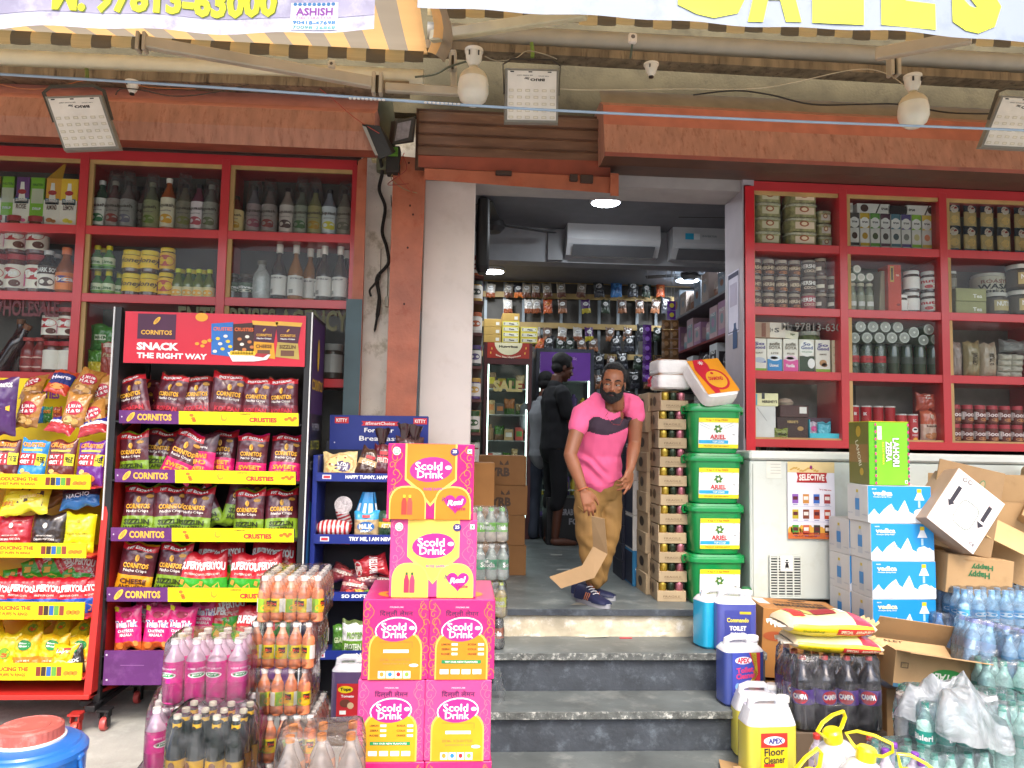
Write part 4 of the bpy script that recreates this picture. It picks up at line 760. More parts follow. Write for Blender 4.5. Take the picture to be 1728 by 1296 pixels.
put(mk_carton('tall_box','','box',24*u,.12,83*u,'#cf4a34',[('r',-.2,.8,.28,.34,'#c9a84a'),('R',-.2,.8,.14,.26,'#4a4440'),('t',.2,.78,.25,.05,'#f0d0b8','tea'),('e',.25,.15,.3,.05,'#8a2c24')]),on(1502,zR[1],YS - .01),'tall orange red gift box standing alone beside the hazelnut spread')
nj=mk_jar('hazelnut_jar','','jar',38*u,13.5*u,M('#3a2018',rough=.15,coat=.6),'#eceae6','#f0eee8',[('t',.0,.68,1.7,.3,'#c8242c','nutella',.03),('e',.1,.25,1.2,.35,'#d9bf9a'),('e',-.35,.22,.5,.3,'#c2343a')],(.14,.7),.16)
for i,(px,r) in enumerate(((1538,0),(1568,0),(1538,1),(1568,1))): put(nj,on(px,zR[1] + r*38.4*u,YS),'white lidded hazelnut spread jar, %s' % ['bottom, towards the orange box','bottom, by the red post','top, towards the orange box','top, by the red post'][i],'hazelnut spread jars',rz=(2.6,.15,2.9,.1)[i])
put(nj,on(1520,zR[1],YS),'smallest hazelnut spread jar next to the orange box','hazelnut spread jars',rz=2.4,sc=.86)
# end bay
gb=mk_carton('green_box','','box',56*u,.12,23*u,'#8f8f5c',[('r',0,.5,.96,.9,'#9a9a66'),('t',.2,.4,.3,.3,'#e4e4d8','Tea')])
for i in range(2): put(gb,on(1629,zR[1] + i*23.5*u,YS),'flat olive green box, %s of two' % ['lower','upper'][i],'flat olive boxes')
put(mk_jar('white_lid_jar','','jar',40*u,9*u,M('#6a6250',rough=.2),'#e4e2dc','#8f8a78',[],(.1,.6),.14),on(1607,zR[1] + 47*u,YS),'white lidded jar on the flat olive boxes by the post',sc=.8)
put(mk_jar('wasabi_tub','','tub',44*u,29*u,M('#8a8470',rough=.3),'#c9c6ba','#c2bea8',[('t',0,.7,1.0,.2,'#8a5a4a','ROASTED'),('t',0,.42,1.2,.28,INK,'WASABI'),('t',0,.12,.8,.2,INK,'PEAS')],(.1,.85),.12),on(1668,zR[1] + 36*u,YS + .09),'big clear tub of wasabi peas raised behind the small white lids')
wt=mk_jar('protein_tub','','tub',46*u,22*u,M('#45403a',rough=.3),'#dcdad2','#5a5248',[('r',.1,.5,.9,.7,'#bfae7a'),('t',.1,.6,.7,.3,WHITE,'NUTTY')],(.1,.75),.16)
for i,(px,r,s) in enumerate(((1680,0,.9),(1722,0,1),(1720,1,1),(1765,0,1))): put(wt,on(px,zR[1] + r*46*u,YS - .01*i),'dark peanut butter tub with white lid, %s' % ['smaller one beside the olive boxes','bottom one at the picture edge','top one at the picture edge','one past the picture edge'][i],'peanut butter tubs',sc=s)
# third shelf: milk cartons
def milk(c_,name,cc,foot,extra=()):
    return mk_carton('milk_carton','','carton',26*u,.065,58*u,'#e6e3d6',[('t',0,.84,.72,.1,cc[0],name[0]),('t',0,.73,.8,.1,cc[0],name[1]),('r',0,foot[1]/2,1,foot[1],foot[0]),('t',0,.56,.5,.05,'#6a5a4a',name[2])] + list(extra),bev=.0015)
ml=[milk('',('So','Good','OAT'),['#4a3a8a'],('#7aae3c',.1),[('e',0,.35,.8,.16,'#b9c2d0'),('r',.2,.3,.5,.06,'#4a5aa8')]),milk('',('sofit','SOYA','LITE'),['#6a5f4f'],('#3a8ac2',.38),[('E',0,.42,.8,.18,'#e0e4e8'),('E',-.05,.42,.5,.09,'#c98a6a'),('t',-.05,.2,.6,.1,WHITE,'Unsweet')]),milk('',('sofit','SOYA','PLUS'),['#6a5f4f'],('#d9569a',.38),[('E',0,.42,.8,.18,'#eac8d8'),('E',-.05,.42,.5,.09,'#c2a04a'),('t',-.05,.2,.6,.1,WHITE,'Vanilla')]),
      milk('',('','',''),['#e6e3d6'],('#3a4a34',.5),[('e',0,.73,.98,.5,'#f2f2ea'),('t',0,.86,.5,.1,'#2c4a8a','So'),('t',0,.75,.8,.1,'#2c4a8a','Good'),('t',0,.62,.7,.05,'#4a8a4a','high protein'),('E',.3,.28,.5,.3,'#eeeeea')]),milk('',('So','Good','ALMOND'),['#4a3a8a'],('#8fae3c',.12),[('e',0,.3,.5,.2,'#b98a5a'),('e',.1,.24,.4,.12,'#9a6a44')])]
for i,(px,lb) in enumerate(((1278,'oat milk carton with violet lettering'),(1304,'blue footed soya carton'),(1331,'pink footed soya carton'),(1358,'milk carton with white disc on dark green'),(1385,'almond milk carton with violet lettering'))): put(ml[i],on(px,zR[2],YS),lb + ' in the row of plant milk','plant milk cartons')
put(mk_carton('milk_carton','','carton',22*u,.065,58*u,'#dccfae',[('r',0,.78,.8,.03,'#b0a080'),('r',0,.55,.8,.03,'#b0a080'),('r',0,.3,.7,.04,'#c09060')]),on(1411,zR[2],YS),'plain beige milk carton beside the red post','plant milk cartons')
put(mk_carton('brown_box','','box',55*u,.10,27*u,'#a98c74',[('r',-.2,.5,.14,.9,'#7d4a34'),('r',.25,.5,.5,.96,'#cfc6b6'),('t',.22,.5,.16,.3,INK,'S'),('t',.05,.5,.1,.3,INK,'1+')]),on(1294,zR[2] + 58.5*u,YS),'brown and cream box lying across the first milk cartons')
put(mk_jar('green_tub','','tub',40*u,22*u,M('#6a7a4a',rough=.4,var=.4,sc=30),'#aeb2a4','#8a9a6a',[],(.1,.6)),on(1363,zR[2] + 36*u,YS + .10),'green tub with clear lid behind the white disc carton')
put(mk_carton('cream_box','','box',28*u,.06,14*u,'#d8d4bc',[('t',.1,.5,.3,.4,'#5a6a3a','veg')]),on(1330,zR[2] + 58.5*u,YS + .0),'small cream box slanting beside the brown box',rot=(0,R(8),0))
gj=mk_jar('pasta_jar','','jar',54*u,10*u,clear('#6d7a68',trans=.45,milky=.1,bump=.1),'#3a3f38','#c23a3c',[('r',0,.5,.6,.3,'#a02c30')],(.38,.6),.06)
gj2=mk_jar('pasta_jar','','jar',54*u,10*u,M('#3f4a38',rough=.12,coat=.7),'#3a3f38','#4a4f44',[],(.38,.6),.06)
for i in range(7): put(gj if i < 3 else gj2,on(1440 + i*22.5,zR[2],YS),'green glass jar %s, %s from the doorway' % (['with red label','with dim label'][i > 2],ORD[i]),'green glass jars standing')
dj2=MB();dj2.lathe([(0,0),(9.6*u,0),(10*u,.004),(10*u,.12),(0,.125)],M('#5f6a58',rough=.15,coat=.5),seg=22,ax=Matrix.Rotation(R(-90),4,'X'));dj2.ell(FR(0,0,0),0,0,9.2*u,9.2*u,M('#a4a69c',rough=.25,metal=.3),o=.003);dj2.ell(FR(0,0,0),0,0,7.4*u,7.4*u,M('#86887e',rough=.2,metal=.3),o=.0045);dj2.ell(FR(0,0,0),0,.0,2*u,2*u,'#c9c9be',o=.006)
dj2=tag(dj2.build('lying_jar',smooth=50),'','jar')
for i,(px,py) in enumerate([(1442 + k_*21,570) for k_ in range(5)] + [(1452 + k_*21,551 + k_*.4) for k_ in range(4)] + [(1558,574),(1579,573),(1542,561),(1567,556)]):
    put(dj2,P(px,py,YS - .03),'glass jar lying with its round lid outwards, %s %s' % (ORD[i % 5] if i < 9 else ORD[i - 9],'in the lower course' if i < 5 else 'in the upper course' if i < 9 else 'of the loose heap by the post'),'glass jars lying on the standing ones',rz=0)
def bun(px,z,w,h,c,lb,tx=None,d=.08,rot=0):
    put(mk_packet('rice_pack','','packet',w*u,h*u,d,[(1,c)],[('t',0,.5,.7,.16,'#4a3a2c',tx,.03,R(90) if rot else 0)] if tx else [],int(px)),on(px,z,YS),lb)
bun(1612,zR[2],22,62,'#9c8a80','dusky pink bundle against the red post, end bay')
bun(1639,zR[2],30,64,'#a0906a','tall khaki pack with upright lettering','CERVIOANS',.09,1);bun(1667,zR[2],30,62,'#b5a48c','tall beige pack with upright lettering','SA TOLIRBI',.09,1)
st=mk_packet('napkin_bundle','','bundle',22*u,11*u,.09,[(1,'#c9c4b4')],[],9)
for i in range(8): put(st,on(1692 + (i % 2)*20 + (i // 2),zR[2] + (i // 2)*10.5*u,YS),'small white folded bundle, %s up in the %s pile' % (ORD[i // 2],['inner','outer'][i % 2]),'small white bundles')
put(mk_packet('grey_bag','','packet',60*u,26*u,.1,[(1,'#7d7d78')],[],12),on(1712,zR[2] + 44*u,YS + .05),'grey plastic bag lying on the white bundles')
# bottom shelf
put(mk_carton('white_box','','box',37*u,.14,56*u,'#d8d6d2',[('p',[(-.4,.95),(-.36,.95),(.1,.55),(.06,.55)],'#a9a8a4')]),on(1284,zRb,YS),'plain white box by the doorway pillar, bottom shelf')
put(mk_carton('cream_box','','box',44*u,.10,22*u,'#e6dfae',[('r',-.42,.5,.16,.9,'#5aa8c2'),('t',.15,.35,.6,.22,'#3a2c24',"HERSHEY'S"),('r',-.1,.8,.12,.5,'#3a3a3c')]),on(1287,zRb + 56.5*u,YS),'cream chocolate box lying on the plain white box')
put(mk_carton('chocolate_box','','box',54*u,.12,38*u,'#3a1f1a',[('t',.0,.8,.35,.12,'#c9a86a',"HERSHEY'S"),('e',.25,.5,.2,.2,'#a8824a')]),on(1331,zRb,YS + .0),'dark brown chocolate box, lower of the two')
put(mk_carton('chocolate_box','','box',50*u,.12,20*u,'#4a2c28',[('r',.3,.6,.25,.55,'#d4cfc8')]),on(1334,zRb + 38.5*u,YS + .0),'dark brown chocolate box with a white sticker, upper')
b=MB();b.lathe([(0,0),(11*u,0),(14*u,5*u),(9*u,11*u),(0,13*u)],M('#a89684',rough=.6),seg=14);tag(b.build('paper_lump',loc=on(1325,zRb + 59*u,YS)),'crumpled tan paper lump on the upper chocolate box','paper')
yb=mk_packet('candy_bag','','packet',24*u,18*u,.03,[(1,'#6f7a2c')],[('t',0,.5,.6,.3,INK,'mint')],14)
put(yb,on(1318,zRb,YS - .07),'small olive sweet packet in front of the chocolate box')
t=empty('display_tray','turquoise open tray of foil sweet bags','tray',on(1390,zRb,YS - .02));b=MB();w,h=60*u,39*u;cy=M('#3fb6c9',rough=.4)
b.box((-w/2,-.05,0),(w/2,.05,.003),cy);b.box((-w/2,-.052,0),(w/2,-.05,h*.3),cy);b.box((-w/2,.05,0),(w/2,.052,h),'#5a3a4a');b.box((-w/2 - .003,-.05,0),(-w/2,.05,h*.9),cy);b.box((w/2,-.05,0),(w/2 + .003,.05,h*.9),cy);b.build('tray',t)
put(mk_packet('foil_bag','','packet',25*u,30*u,.04,[(1,'#4fb0c4')],[('e',0,.2,.5,.3,'#3c2a24'),('r',0,.9,1,.1,'#2c8a9c')],15),on(1391,zRb + .005,YS - .04),'shiny turquoise foil bag upright in the turquoise tray');put(mk_packet('foil_bag','','packet',18*u,30*u,.03,[(1,'#c8b6c4')],[('e',0,.6,.6,.3,'#d9408a')],16),on(1372,zRb + .005,YS - .02),'white and magenta foil bag beside the turquoise one')
# crisps tubes
def tube(h,col,lab): 
    t=empty('crisp_tube',lab,'tube');b=MB();b.lathe([(9.2*u,0),(9.2*u,h*u)],col,seg=18);F=CYL(9.2*u + .0008)
    b.txt(F,'BK' if h > 50 else 'SC',-.004,h*u*.8,.02,.02,WHITE);b.ell(F,0,h*u*.45,.02,.018,'#f0ece6');b.ell(F,0,h*u*.47,.012,.006,INK,o=.002);b.txt(F,'PRINGLE' if False else 'POTATO',0,h*u*.25,.036,.012,WHITE);b.ell(F,0,h*u*.1,.015,.012,'#e8a83c');b.build('tube_body',t)
    b=MB();b.lathe([(9.5*u,h*u),(9.5*u,h*u + .008),(8.8*u,h*u + .009)],'#d4d2cc',seg=18);b.build('lid',t);return t
T1,T2=tube(59,M('#b8242c',rough=.3,metal=.2),''),tube(46,M('#c9464a',rough=.3,metal=.2),'')
for i,px in enumerate((1441,1462,1482,1502)): put(T1,on(px,zRb,YS),'tall red crisp tube, %s from the doorway' % ORD[i],'tall red crisp tubes',rz=(0,-.5,2.5,2.8)[i])
for i,px in enumerate((1521,1540)): put(T2,on(px,zRb,YS),'shorter crisp tube, %s' % ['next to the tall ones','next to the rusk pack'][i],'shorter crisp tubes',rz=(2,0)[i])
put(mk_packet('rusk_pack','','packet',34*u,56*u,.07,[(.56,'#d8b9a4'),(1,'#cf6a4c')],[('t',0,.5,.6,.06,'#5a3a2c','biscuits'),('e',0,.2,.7,.2,'#c98a5a'),('e',0,.8,.2,.15,'#e8d0b8')],17),on(1569,zRb,YS),'orange and cream rusk pack beside the red post');put(mk_packet('rusk_pack','','packet',36*u,30*u,.07,[(1,'#b4503e')],[('r',0,.8,.3,.2,'#e8e4dc')],18),on(1562,zRb + 55*u,YS),'red orange pack lying on the rusk pack')
pj2=mk_jar('drink_powder_jar','','jar',33*u,9.6*u,M('#6a3a30',rough=.2,coat=.4),'#b8434c','#6f3228',[('t',0,.6,1.3,.36,'#f0dcd8','Boost'),('r',-.7,.5,.3,.6,'#dcd4cc'),('e',.1,.2,.8,.25,'#b87a4a')],(.1,.78),.2)
for r in range(2):
    for i in range(8): put(pj2,on(1611 + i*21,zRb + r*33.5*u,YS),'small drink powder jar with crimson lid, %s from the post, %s row' % (ORD[i],['lower','upper'][r]),'crimson lidded drink powder jars',rz=R(rr(-12,12)))
# ------------------------------------------------------------------ snack racks in front of the cabinets
blk_=M('#1b1a1c',rough=.45,var=.1,rnd=0);purp=M('#5b2566',rough=.35,var=.25,sc=5,rnd=0,stain='#6e3a78');yel_=M('#e4cc0c',rough=.35,var=.03,rnd=0)
maroon,gold,crimson='#55202a','#e0a92c','#c8202c'
def corn(b,F,x,y,s,c='#e8b23c',rot=-.7):
    b.ell(F,x,y,s*.2,s*.5,c,o=.0026,rot=rot);
    for k in (-.06,.06): b.line(F,[(x + k*s - .2*s*math.sin(-rot) ,y - .25*s),(x + k*s + .18*s*math.sin(-rot),y + .25*s)],s*.03,'#6a2a2c',o=.0032)
def crunch(nm,foot,flav,fc,seed,strip='10% EXTRAA',upside=False,w=.178,h=.262,top=None,sw=.15):
    pr_=[('t',0,.895,.66,.055,WHITE,strip,.04,0,.2),('t',0,.56,.7,.095,'#e6ac34','CORNITOS',.04),('t',0,.46,.64,.07,'#e8e2da','Nacho Crisps',.015),
           ('t',0,.26,.72,.1,fc,flav[0],.04),('t',0,.14,.76,.09,fc,flav[1],.04),('e',0,.70,.12,.13,'#e6b23c'),('E',.02,.71,.05,.09,'#b87a2c'),('e',.3,.76,.2,.07,'#b8862c')]
    return mk_packet('nacho_bag','','crisp packet',w,h,.075,[(.38,foot),(.85,maroon),(.955,crimson),(1,top or foot)],pr_,seed)
nKor=crunch('','#7a2a34',('KOREAN','CHILLI'),'#c83240',1,'SPICE N CRUNCH',top='#3a1a22');nSwe=crunch('','#d81c6a',('SWEET','CHILI'),'#f0a02c',2);nJal=crunch('','#7a9a24',('SIZZLIN','JALAPENO'),'#2f3a14',3);nChe=crunch('','#e09a1c',('CHEESE','AND HERBS'),'#5a2c1a',4)
nBack=mk_packet('nacho_bag','','crisp packet',.178,.262,.07,[(.06,'#d81c6a'),(.6,'#d81c6a'),(1,'#4a1c26')],[('t',0,.22,.6,.08,'#f0a02c','TEEWS',.04,math.pi),('t',0,.36,.6,.1,'#f0a02c','CHILI',.04,math.pi),('t',0,.5,.6,.1,'#f0a02c','SWEET',.04,math.pi),('t',0,.68,.55,.06,'#e8e2da','Nacho Crisps',.015,math.pi)],21)
sup=mk_packet('protein_crisp_bag','','crisp packet',.17,.235,.07,[(.42,'#3aa82c'),(1,'#c4202c')],[('t',0,.66,.92,.2,WHITE,'SUPERYOU',.05,0,0,.05),('t',0,.50,.6,.05,'#f0e0d0','PROTEIN CHIPS',.02),('p',[(-.3,.12),(-.12,.06),(-.02,.2),(-.2,.28)],'#e0a83c'),('p',[(.02,.08),(.3,.14),(.24,.3),(.04,.22)],'#e8b64c'),('p',[(-.42,.26),(-.3,.22),(-.26,.34),(-.38,.36)],'#d89a3c')],5)
supB=mk_packet('protein_crisp_bag','','crisp packet',.17,.235,.07,[(.42,'#2456b0'),(1,'#c4202c')],[('t',0,.66,.92,.2,WHITE,'SUPERYOU',.05,0,0,.05),('t',0,.50,.6,.05,'#f0e0d0','PROTEIN CHIPS',.02),('p',[(-.3,.08),(.1,.06),(.2,.2),(-.1,.3)],'#c98a4c')],6)
tak=mk_packet('chutney_snack_bag','','crisp packet',.15,.23,.06,[(.2,'#c4581c'),(.86,'#dd1f74'),(1,'#e03a80')],[('e',0,.82,.4,.16,'#a01840'),('t',0,.6,.86,.16,'#f4f2f6','TakaTak',.06),('t',.01,.6,.84,.14,'#2c3a9c','TakaTak',.02),('t',0,.44,.6,.07,WHITE,'CHATPATA',.03),('t',0,.35,.5,.07,WHITE,'MASALA',.03),('e',-.25,.12,.3,.14,'#d8742c'),('e',.1,.1,.35,.14,'#b8481c'),('e',.33,.16,.2,.12,'#e08a3c'),('r',-.42,.93,.2,.1,'#d8d02c')],7)
def bag(proto,px,py,Y,z,lab,grp,roll=0,lean=8,yaw=0,lift=0,sc=None):
    p=on(px,z,Y);p.z += lift
    return put(proto,p,lab,grp,rot=(R(-lean),R(roll),R(yaw + rr(-4,4))),sc=sc)
# ---- the tall rack with maroon packets
YR=4.10;t=empty('snack_rack','tall black wheeled snack rack with red header and four yellow shelf strips','snack rack',on(340,0,YR));O=-Vector(t.location);k=U(YR)
def B(): return MB(Matrix.Translation(O))
def quadF(p0,p1,p2):   # printable face from three points: foot left, foot right, top left
    ux,uy=(p1 - p0),(p2 - p0);w,h=ux.length,uy.length;ux.normalize();uy.normalize();n=ux.cross(uy)
    return (lambda x,y,o=0: p0 + ux*(x + w/2) + uy*y + n*o*(1 if n.y < 0 else -1)),w,h
xl,xr_=PX(188,950,YR),PX(497,950,YR);ztop=PZ(360,522,YR)
b=B();b.box((xl - .055,YR + .01,.1),(xl - .025,YR + .04,ztop),blk_);b.box((xl - .055,YR + .40,.1),(xl - .025,YR + .43,ztop),blk_);b.box((xl - .052,YR + .04,.13),(xl - .040,YR + .40,ztop - .02),M('#2b2a2c',rough=.6));b.build('side_frame',t)
b=B();b.box((xr_ + .008,YR + .01,.1),(xr_ + .038,YR + .04,ztop),blk_);b.box((xr_ + .012,YR + .40,.1),(xr_ + .038,YR + .43,ztop),blk_);b.build('side_frame',t)
b=B();b.box((xl - .0635,YR + .004,.2),(xl - .0565,YR + .012,ztop),'#cfcfcb');b.build('white_edging',t)
b=B();b.box((xr_ + .0385,YR + .004,.2),(xr_ + .045,YR + .010,ztop),'#cfcfcb');b.build('white_edging',t)
b=B();b.box((xl - .02,YR + .42,.1),(xr_ + .01,YR + .43,ztop),M('#242226',rough=.6));b.build('back_panel',t)
b=B();xs=xr_ + .0385;b.box((xs - .004,YR + .05,.2),(xs,YR + .40,ztop),blk_);FS=lambda x,y,o=0: Vector((xs + o,YR + .225 + x,y))
b.rect(FS,-.17,1.62,.17,ztop - .02,'#3a2050');b.txt(FS,'CORNITOS',0,1.78,.3,.06,'#c9a02c',o=.003);b.ell(FS,0,1.95,.03,.09,'#c9a02c',o=.003);b.txt(FS,'POPPIN',0,1.55,.2,.04,'#8a8a90');b.txt(FS,'BUTTER',0,1.45,.25,.05,'#8a8a2c');b.txt(FS,'COVER',0,1.34,.25,.05,'#9a9aa0')
b.rect(FS,-.17,.3,.17,1.28,'#2b1c4a');b.poly(FS,[(-.15,.8),(.1,.75),(.12,1.1),(-.1,1.15)],'#2c6aa0',o=.002);b.ell(FS,.08,1.18,.07,.1,'#c06a2c',o=.003);b.build('side_panel',t)
A_,B_,C_=P(208,612,YR),P(514,619,YR),P(212,525,YR);b=B();F,w,h=quadF(A_,B_,C_)
b.box((min(A_.x,C_.x),YR + .002,min(A_.z,B_.z)),(B_.x,YR + .02,C_.z),blk_);F_=lambda x,y,o=0: F(x,y,o + .001)
b.rect(F_,-w/2,0,w/2,h,M('#c4283a',rough=.3,var=.05,rnd=0),o=0);b.rect(F_,-w*.43,h*.47,-w*.22,h*.96,'#4a1c3c',o=.001);corn(b,F_,-w*.325,h*.83,.05);b.txt(F_,'CORNITOS',-w*.325,h*.6,w*.17,h*.09,'#e6b23c',bold=.03)
b.txt(F_,'SNACK',-w*.315,h*.33,w*.23,h*.15,WHITE,bold=.05);b.txt(F_,'THE RIGHT WAY',-w*.235,h*.15,w*.385,h*.11,WHITE,bold=.04)
for x,y,r in ((-.08,.92,.035),(-.10,.40,.012),(-.06,.44,.016),(-.03,.47,.014),(-.07,.36,.012)): b.ell(F_,w*x,h*y,w*r,h*r*2.4,'#e6a22c',o=.002)
for x0,x1,c1,c2,tx in ((-.02,.1,'#2a6fb8','#e8c42c','CRUSTIES'),(.10,.215,'#3a2018','#c8783c','CRUSTIES')):
    b.poly(F_,[(w*x0,h*.2),(w*x1,h*.16),(w*(x1 - .004),h*.84),(w*(x0 - .005),h*.8)],c1,o=.002);b.txt(F_,tx,w*(x0 + x1)/2,h*.7,w*.105,h*.07,'#f0702c',o=.004)
    for i in range(7): b.ell(F_,w*(x0 + .02 + .014*(i*3 % 7)),h*(.26 + .05*i),w*.012,h*.03,c2 if i % 3 else '#e8e0d0',o=.003)
for x0,x1,foot,tx in ((.205,.335,'#e0a01c','CHEESE'),(.335,.47,'#b09a4a','SIZZLIN')):
    b.poly(F_,[(w*x0,h*.18),(w*x1,h*.14),(w*(x1 - .01),h*.45),(w*(x0 + .01),h*.47)],foot,o=.002);b.poly(F_,[(w*(x0 + .01),h*.47),(w*(x1 - .01),h*.45),(w*(x1 + .004),h*.78),(w*(x0 - .0),h*.8)],'#4a1c2e',o=.002);b.poly(F_,[(w*x0,h*.8),(w*(x1 + .004),h*.78),(w*(x1 + .012),h*.86),(w*(x0 - .006),h*.88)],'#d8a83c',o=.0022)
    b.txt(F_,'CORNITOS',w*(x0 + x1)/2,h*.6,w*.085,h*.05,'#e6b23c',o=.004);b.txt(F_,'Nacho Crisps',w*(x0 + x1)/2,h*.53,w*.08,h*.04,WHITE,o=.004);b.txt(F_,tx,w*(x0 + x1)/2,h*.38,w*.09,h*.07,'#4a2014',o=.004);b.rect(F_,w*(x0 + .03),h*.2,w*(x1 - .03),h*.31,'#6a4430',o=.003);corn(b,F_,w*(x0 + x1)/2,h*.7,.02)
b.poly(F_,[(w*.07,h*.25),(w*.31,h*.22),(w*.29,h*.12),(w*.22,h*.08),(w*.1,h*.07)],'#eeeae6',o=.005)
for i in range(9): b.ell(F_,w*(.095 + i*.015),h*.235,w*.012,h*.045,'#f0c22c',o=.006)
b.poly(F_,[(w*.23,h*.24),(w*.3,h*.235),(w*.27,h*.16),(w*.22,h*.18)],'#b02c34',o=.006);b.build('header_board',t)
shelves=[]
for (ly0,ly1,lx,ry0,ry1,rx) in ((692,714,201,697,719,504),(791,813,194,796,818,499),(890,913,187,893,915,496),(991,1015,180,994,1016,490)):
    A_,B_,C_=P(lx,ly1,YR - .012),P(rx,ry1,YR - .012),P(lx,ly0,YR - .012);F,w,h=quadF(A_,B_,C_);b=B();z=(A_.z + B_.z)/2;shelves.append(z)
    b.box((xl - .02,YR,z + .004),(xr_ + .006,YR + .42,z + .012),blk_);b.build('shelf_board',t);b=B()
    b.box((A_.x,YR - .010,z - .001),(B_.x,YR - .001,C_.z),'#3a1c44');b.rect(F,-w/2,0,-w*.17,h,purp);b.rect(F,-w*.17,0,w/2,h,yel_)
    corn(b,F,-w*.435,h*.5,h*.9);b.txt(F,'CORNITOS',-w*.305,h*.5,w*.19,h*.52,'#e6b23c',bold=.04)
    b.txt(F,'CRUSTIES',w*.30,h*.42,w*.155,h*.36,'#c2242c',bold=.05);b.txt(F,'CORNITOS',w*.2,h*.85,w*.06,h*.12,'#4a3020');b.ell(F,w*.08,h*.55,w*.018,h*.28,'#e89a1c');b.ell(F,w*.083,h*.62,w*.012,h*.2,yel_,o=.002)
    for x,y in ((-.1,.7),(-.09,.45),(-.085,.28),(.43,.5),(.45,.6),(.465,.45),(.48,.6)): b.ell(F,w*x,h*y,w*.012,h*.12,'#e0701c')
    b.ell(F,-w*.485,h*.5,.004,.004,'#c9b8cc');b.build('shelf_strip',t)
zb_=PZ(178,1097,YR);z0_=PZ(178,1155,YR);shelves.append(zb_ - .03)
b=B();b.box((PX(177,1120,YR),YR - .012,z0_),(xr_ + .006,YR,zb_),purp);b.box((xl - .02,YR,z0_),(xr_ + .006,YR + .42,z0_ + .02),blk_);b.box((xl - .02,YR,zb_ - .035),(xr_ + .006,YR + .42,zb_ - .03),blk_)
F=FR(0,YR - .012)
for px,py in ((182,1104),(182,1146)): b.ell(F,PX(px,py,YR),PZ(px,py,YR),.005,.005,'#c9b8cc')
b.rect(F,PX(205,1120,YR),PZ(205,1122,YR),PX(245,1120,YR),PZ(205,1121,YR),'#8a5a92');b.build('kick_panel',t)
b=B();b.box((xl - .13,YR + .02,.11),(xl - .02,YR + .05,.14),blk_,bev=.004);b.box((xl - .07,YR - .05,.105),(xl - .02,YR + .45,.135),blk_,bev=.004);b.build('foot_bar',t)
def castor(par,x,y,wheel='#c0504c',br='#1b1a1c',r=.034):
    o=-Vector(par.location);b=MB(Matrix.Translation(o));b.box((x - .022,y - .02,.065),(x - .016,y + .03,.105),br);b.box((x + .016,y - .02,.065),(x + .022,y + .03,.105),br);b.box((x - .03,y - .03,.098),(x + .03,y + .035,.108),br);b.box((x - .022,y - .01,.02),(x - .017,y + .02,.07),br);b.box((x + .017,y - .01,.02),(x + .022,y + .02,.07),br);c=b.build('castor',par)
    b=MB(Matrix.Translation(o) @ Matrix.Translation((x,y,r)) @ Matrix.Rotation(R(90),4,'Y'));b.lathe([(r*.3,-.013),(r*.9,-.014),(r,-.008),(r,.008),(r*.9,.014),(r*.3,.013)],M(wheel,rough=.4),seg=18);w_=b.build('wheel',c);return c
castor(t,PX(178,1187,YR),YR);castor(t,xr_ - .02,YR);castor(t,PX(178,1187,YR),YR + .4);castor(t,xr_ - .02,YR + .4)
G1='maroon nacho bags on the tall rack'
def rackrow(items,z,desc,Y=YR + .09):
    for i,(px,proto,roll,lift,lb) in enumerate(items): bag(proto,px,0,Y + (.0 if lift <= 0 else .07),z + .014,lb + desc,G1,roll=roll + rr(-4,4),lift=max(0,lift),lean=rr(3,15),yaw=rr(-14,14),sc=rr(.93,1.05))
rackrow([(232,nKor,-12,-1,'tilted red striped nacho bag at the outer end of '),(283,nKor,3,.0,'red striped nacho bag between a tilted one and a straight one on '),(332,nKor,-5,-1,'third red striped nacho bag on '),(380,nKor,3,-1,'straight red striped nacho bag just past the middle of '),(431,nKor,-2,.0,'low slung nacho bag second in from the side panel on '),(478,nKor,0,-1,'red striped nacho bag beside the side panel on ')],shelves[0],'the top shelf')
for i,px in enumerate((258,308,352,405,450)): put(nKor,on(px,shelves[0] + .15,YR + .24),'dark maroon nacho bag lying in the %s place behind the top shelf row' % ORD[i],G1,rot=(R(-15),R((100,-85,95,80,-100)[i]),0))
rackrow([(227,nJal,-2,-1,'green footed nacho bag at the outer end of '),(262,nJal,8,.02,'half hidden green footed nacho bag on '),(292,nSwe,22,-1,'twisted pink and maroon nacho bag on '),(333,nBack,3,-1,'all pink nacho bag showing its upside down print on '),(368,nSwe,2,.02,'half covered pink footed nacho bag on '),(421,nSwe,2,-1,'large pink footed nacho bag past the middle of '),(478,nSwe,-1,-1,'pink footed nacho bag beside the side panel on ')],shelves[1],'the second shelf')
rackrow([(231,nJal,2,-1,'jalapeno nacho bag at the outer end of '),(288,nJal,1,-1,'jalapeno nacho bag second on '),(325,nJal,-2,.0,'partly hidden jalapeno nacho bag on '),(358,nJal,-22,.03,'jalapeno nacho bag tilted over its neighbours on '),(400,nJal,8,.05,'jalapeno nacho bag peeping behind the low one on '),(418,nJal,0,-.1,'low green topped nacho bag past the middle of '),(474,nJal,-2,-1,'jalapeno nacho bag beside the side panel on ')],shelves[2],'the third shelf')
rackrow([(222,nChe,5,-1,'orange footed cheese nacho bag at the outer end of '),(285,nJal,1,-1,'green footed nacho bag beside the cheese one on ')],shelves[3],'the fourth shelf')
G2='red and green protein crisp bags on the tall rack'
for i,(px,r,l) in enumerate(((322,6,0),(358,-4,0),(408,3,0),(450,-3,0),(345,10,.05),(392,-8,.055),(440,6,.06),(474,-4,.05))): bag(sup,px,0,YR + .08 + (l > 0)*.1,shelves[3] + .014,'red and green protein crisp bag, %s in the %s rank of the fourth shelf' % (ORD[i % 4],['front','rear'][l > 0]),G2,roll=r,lift=l,sc=.93)
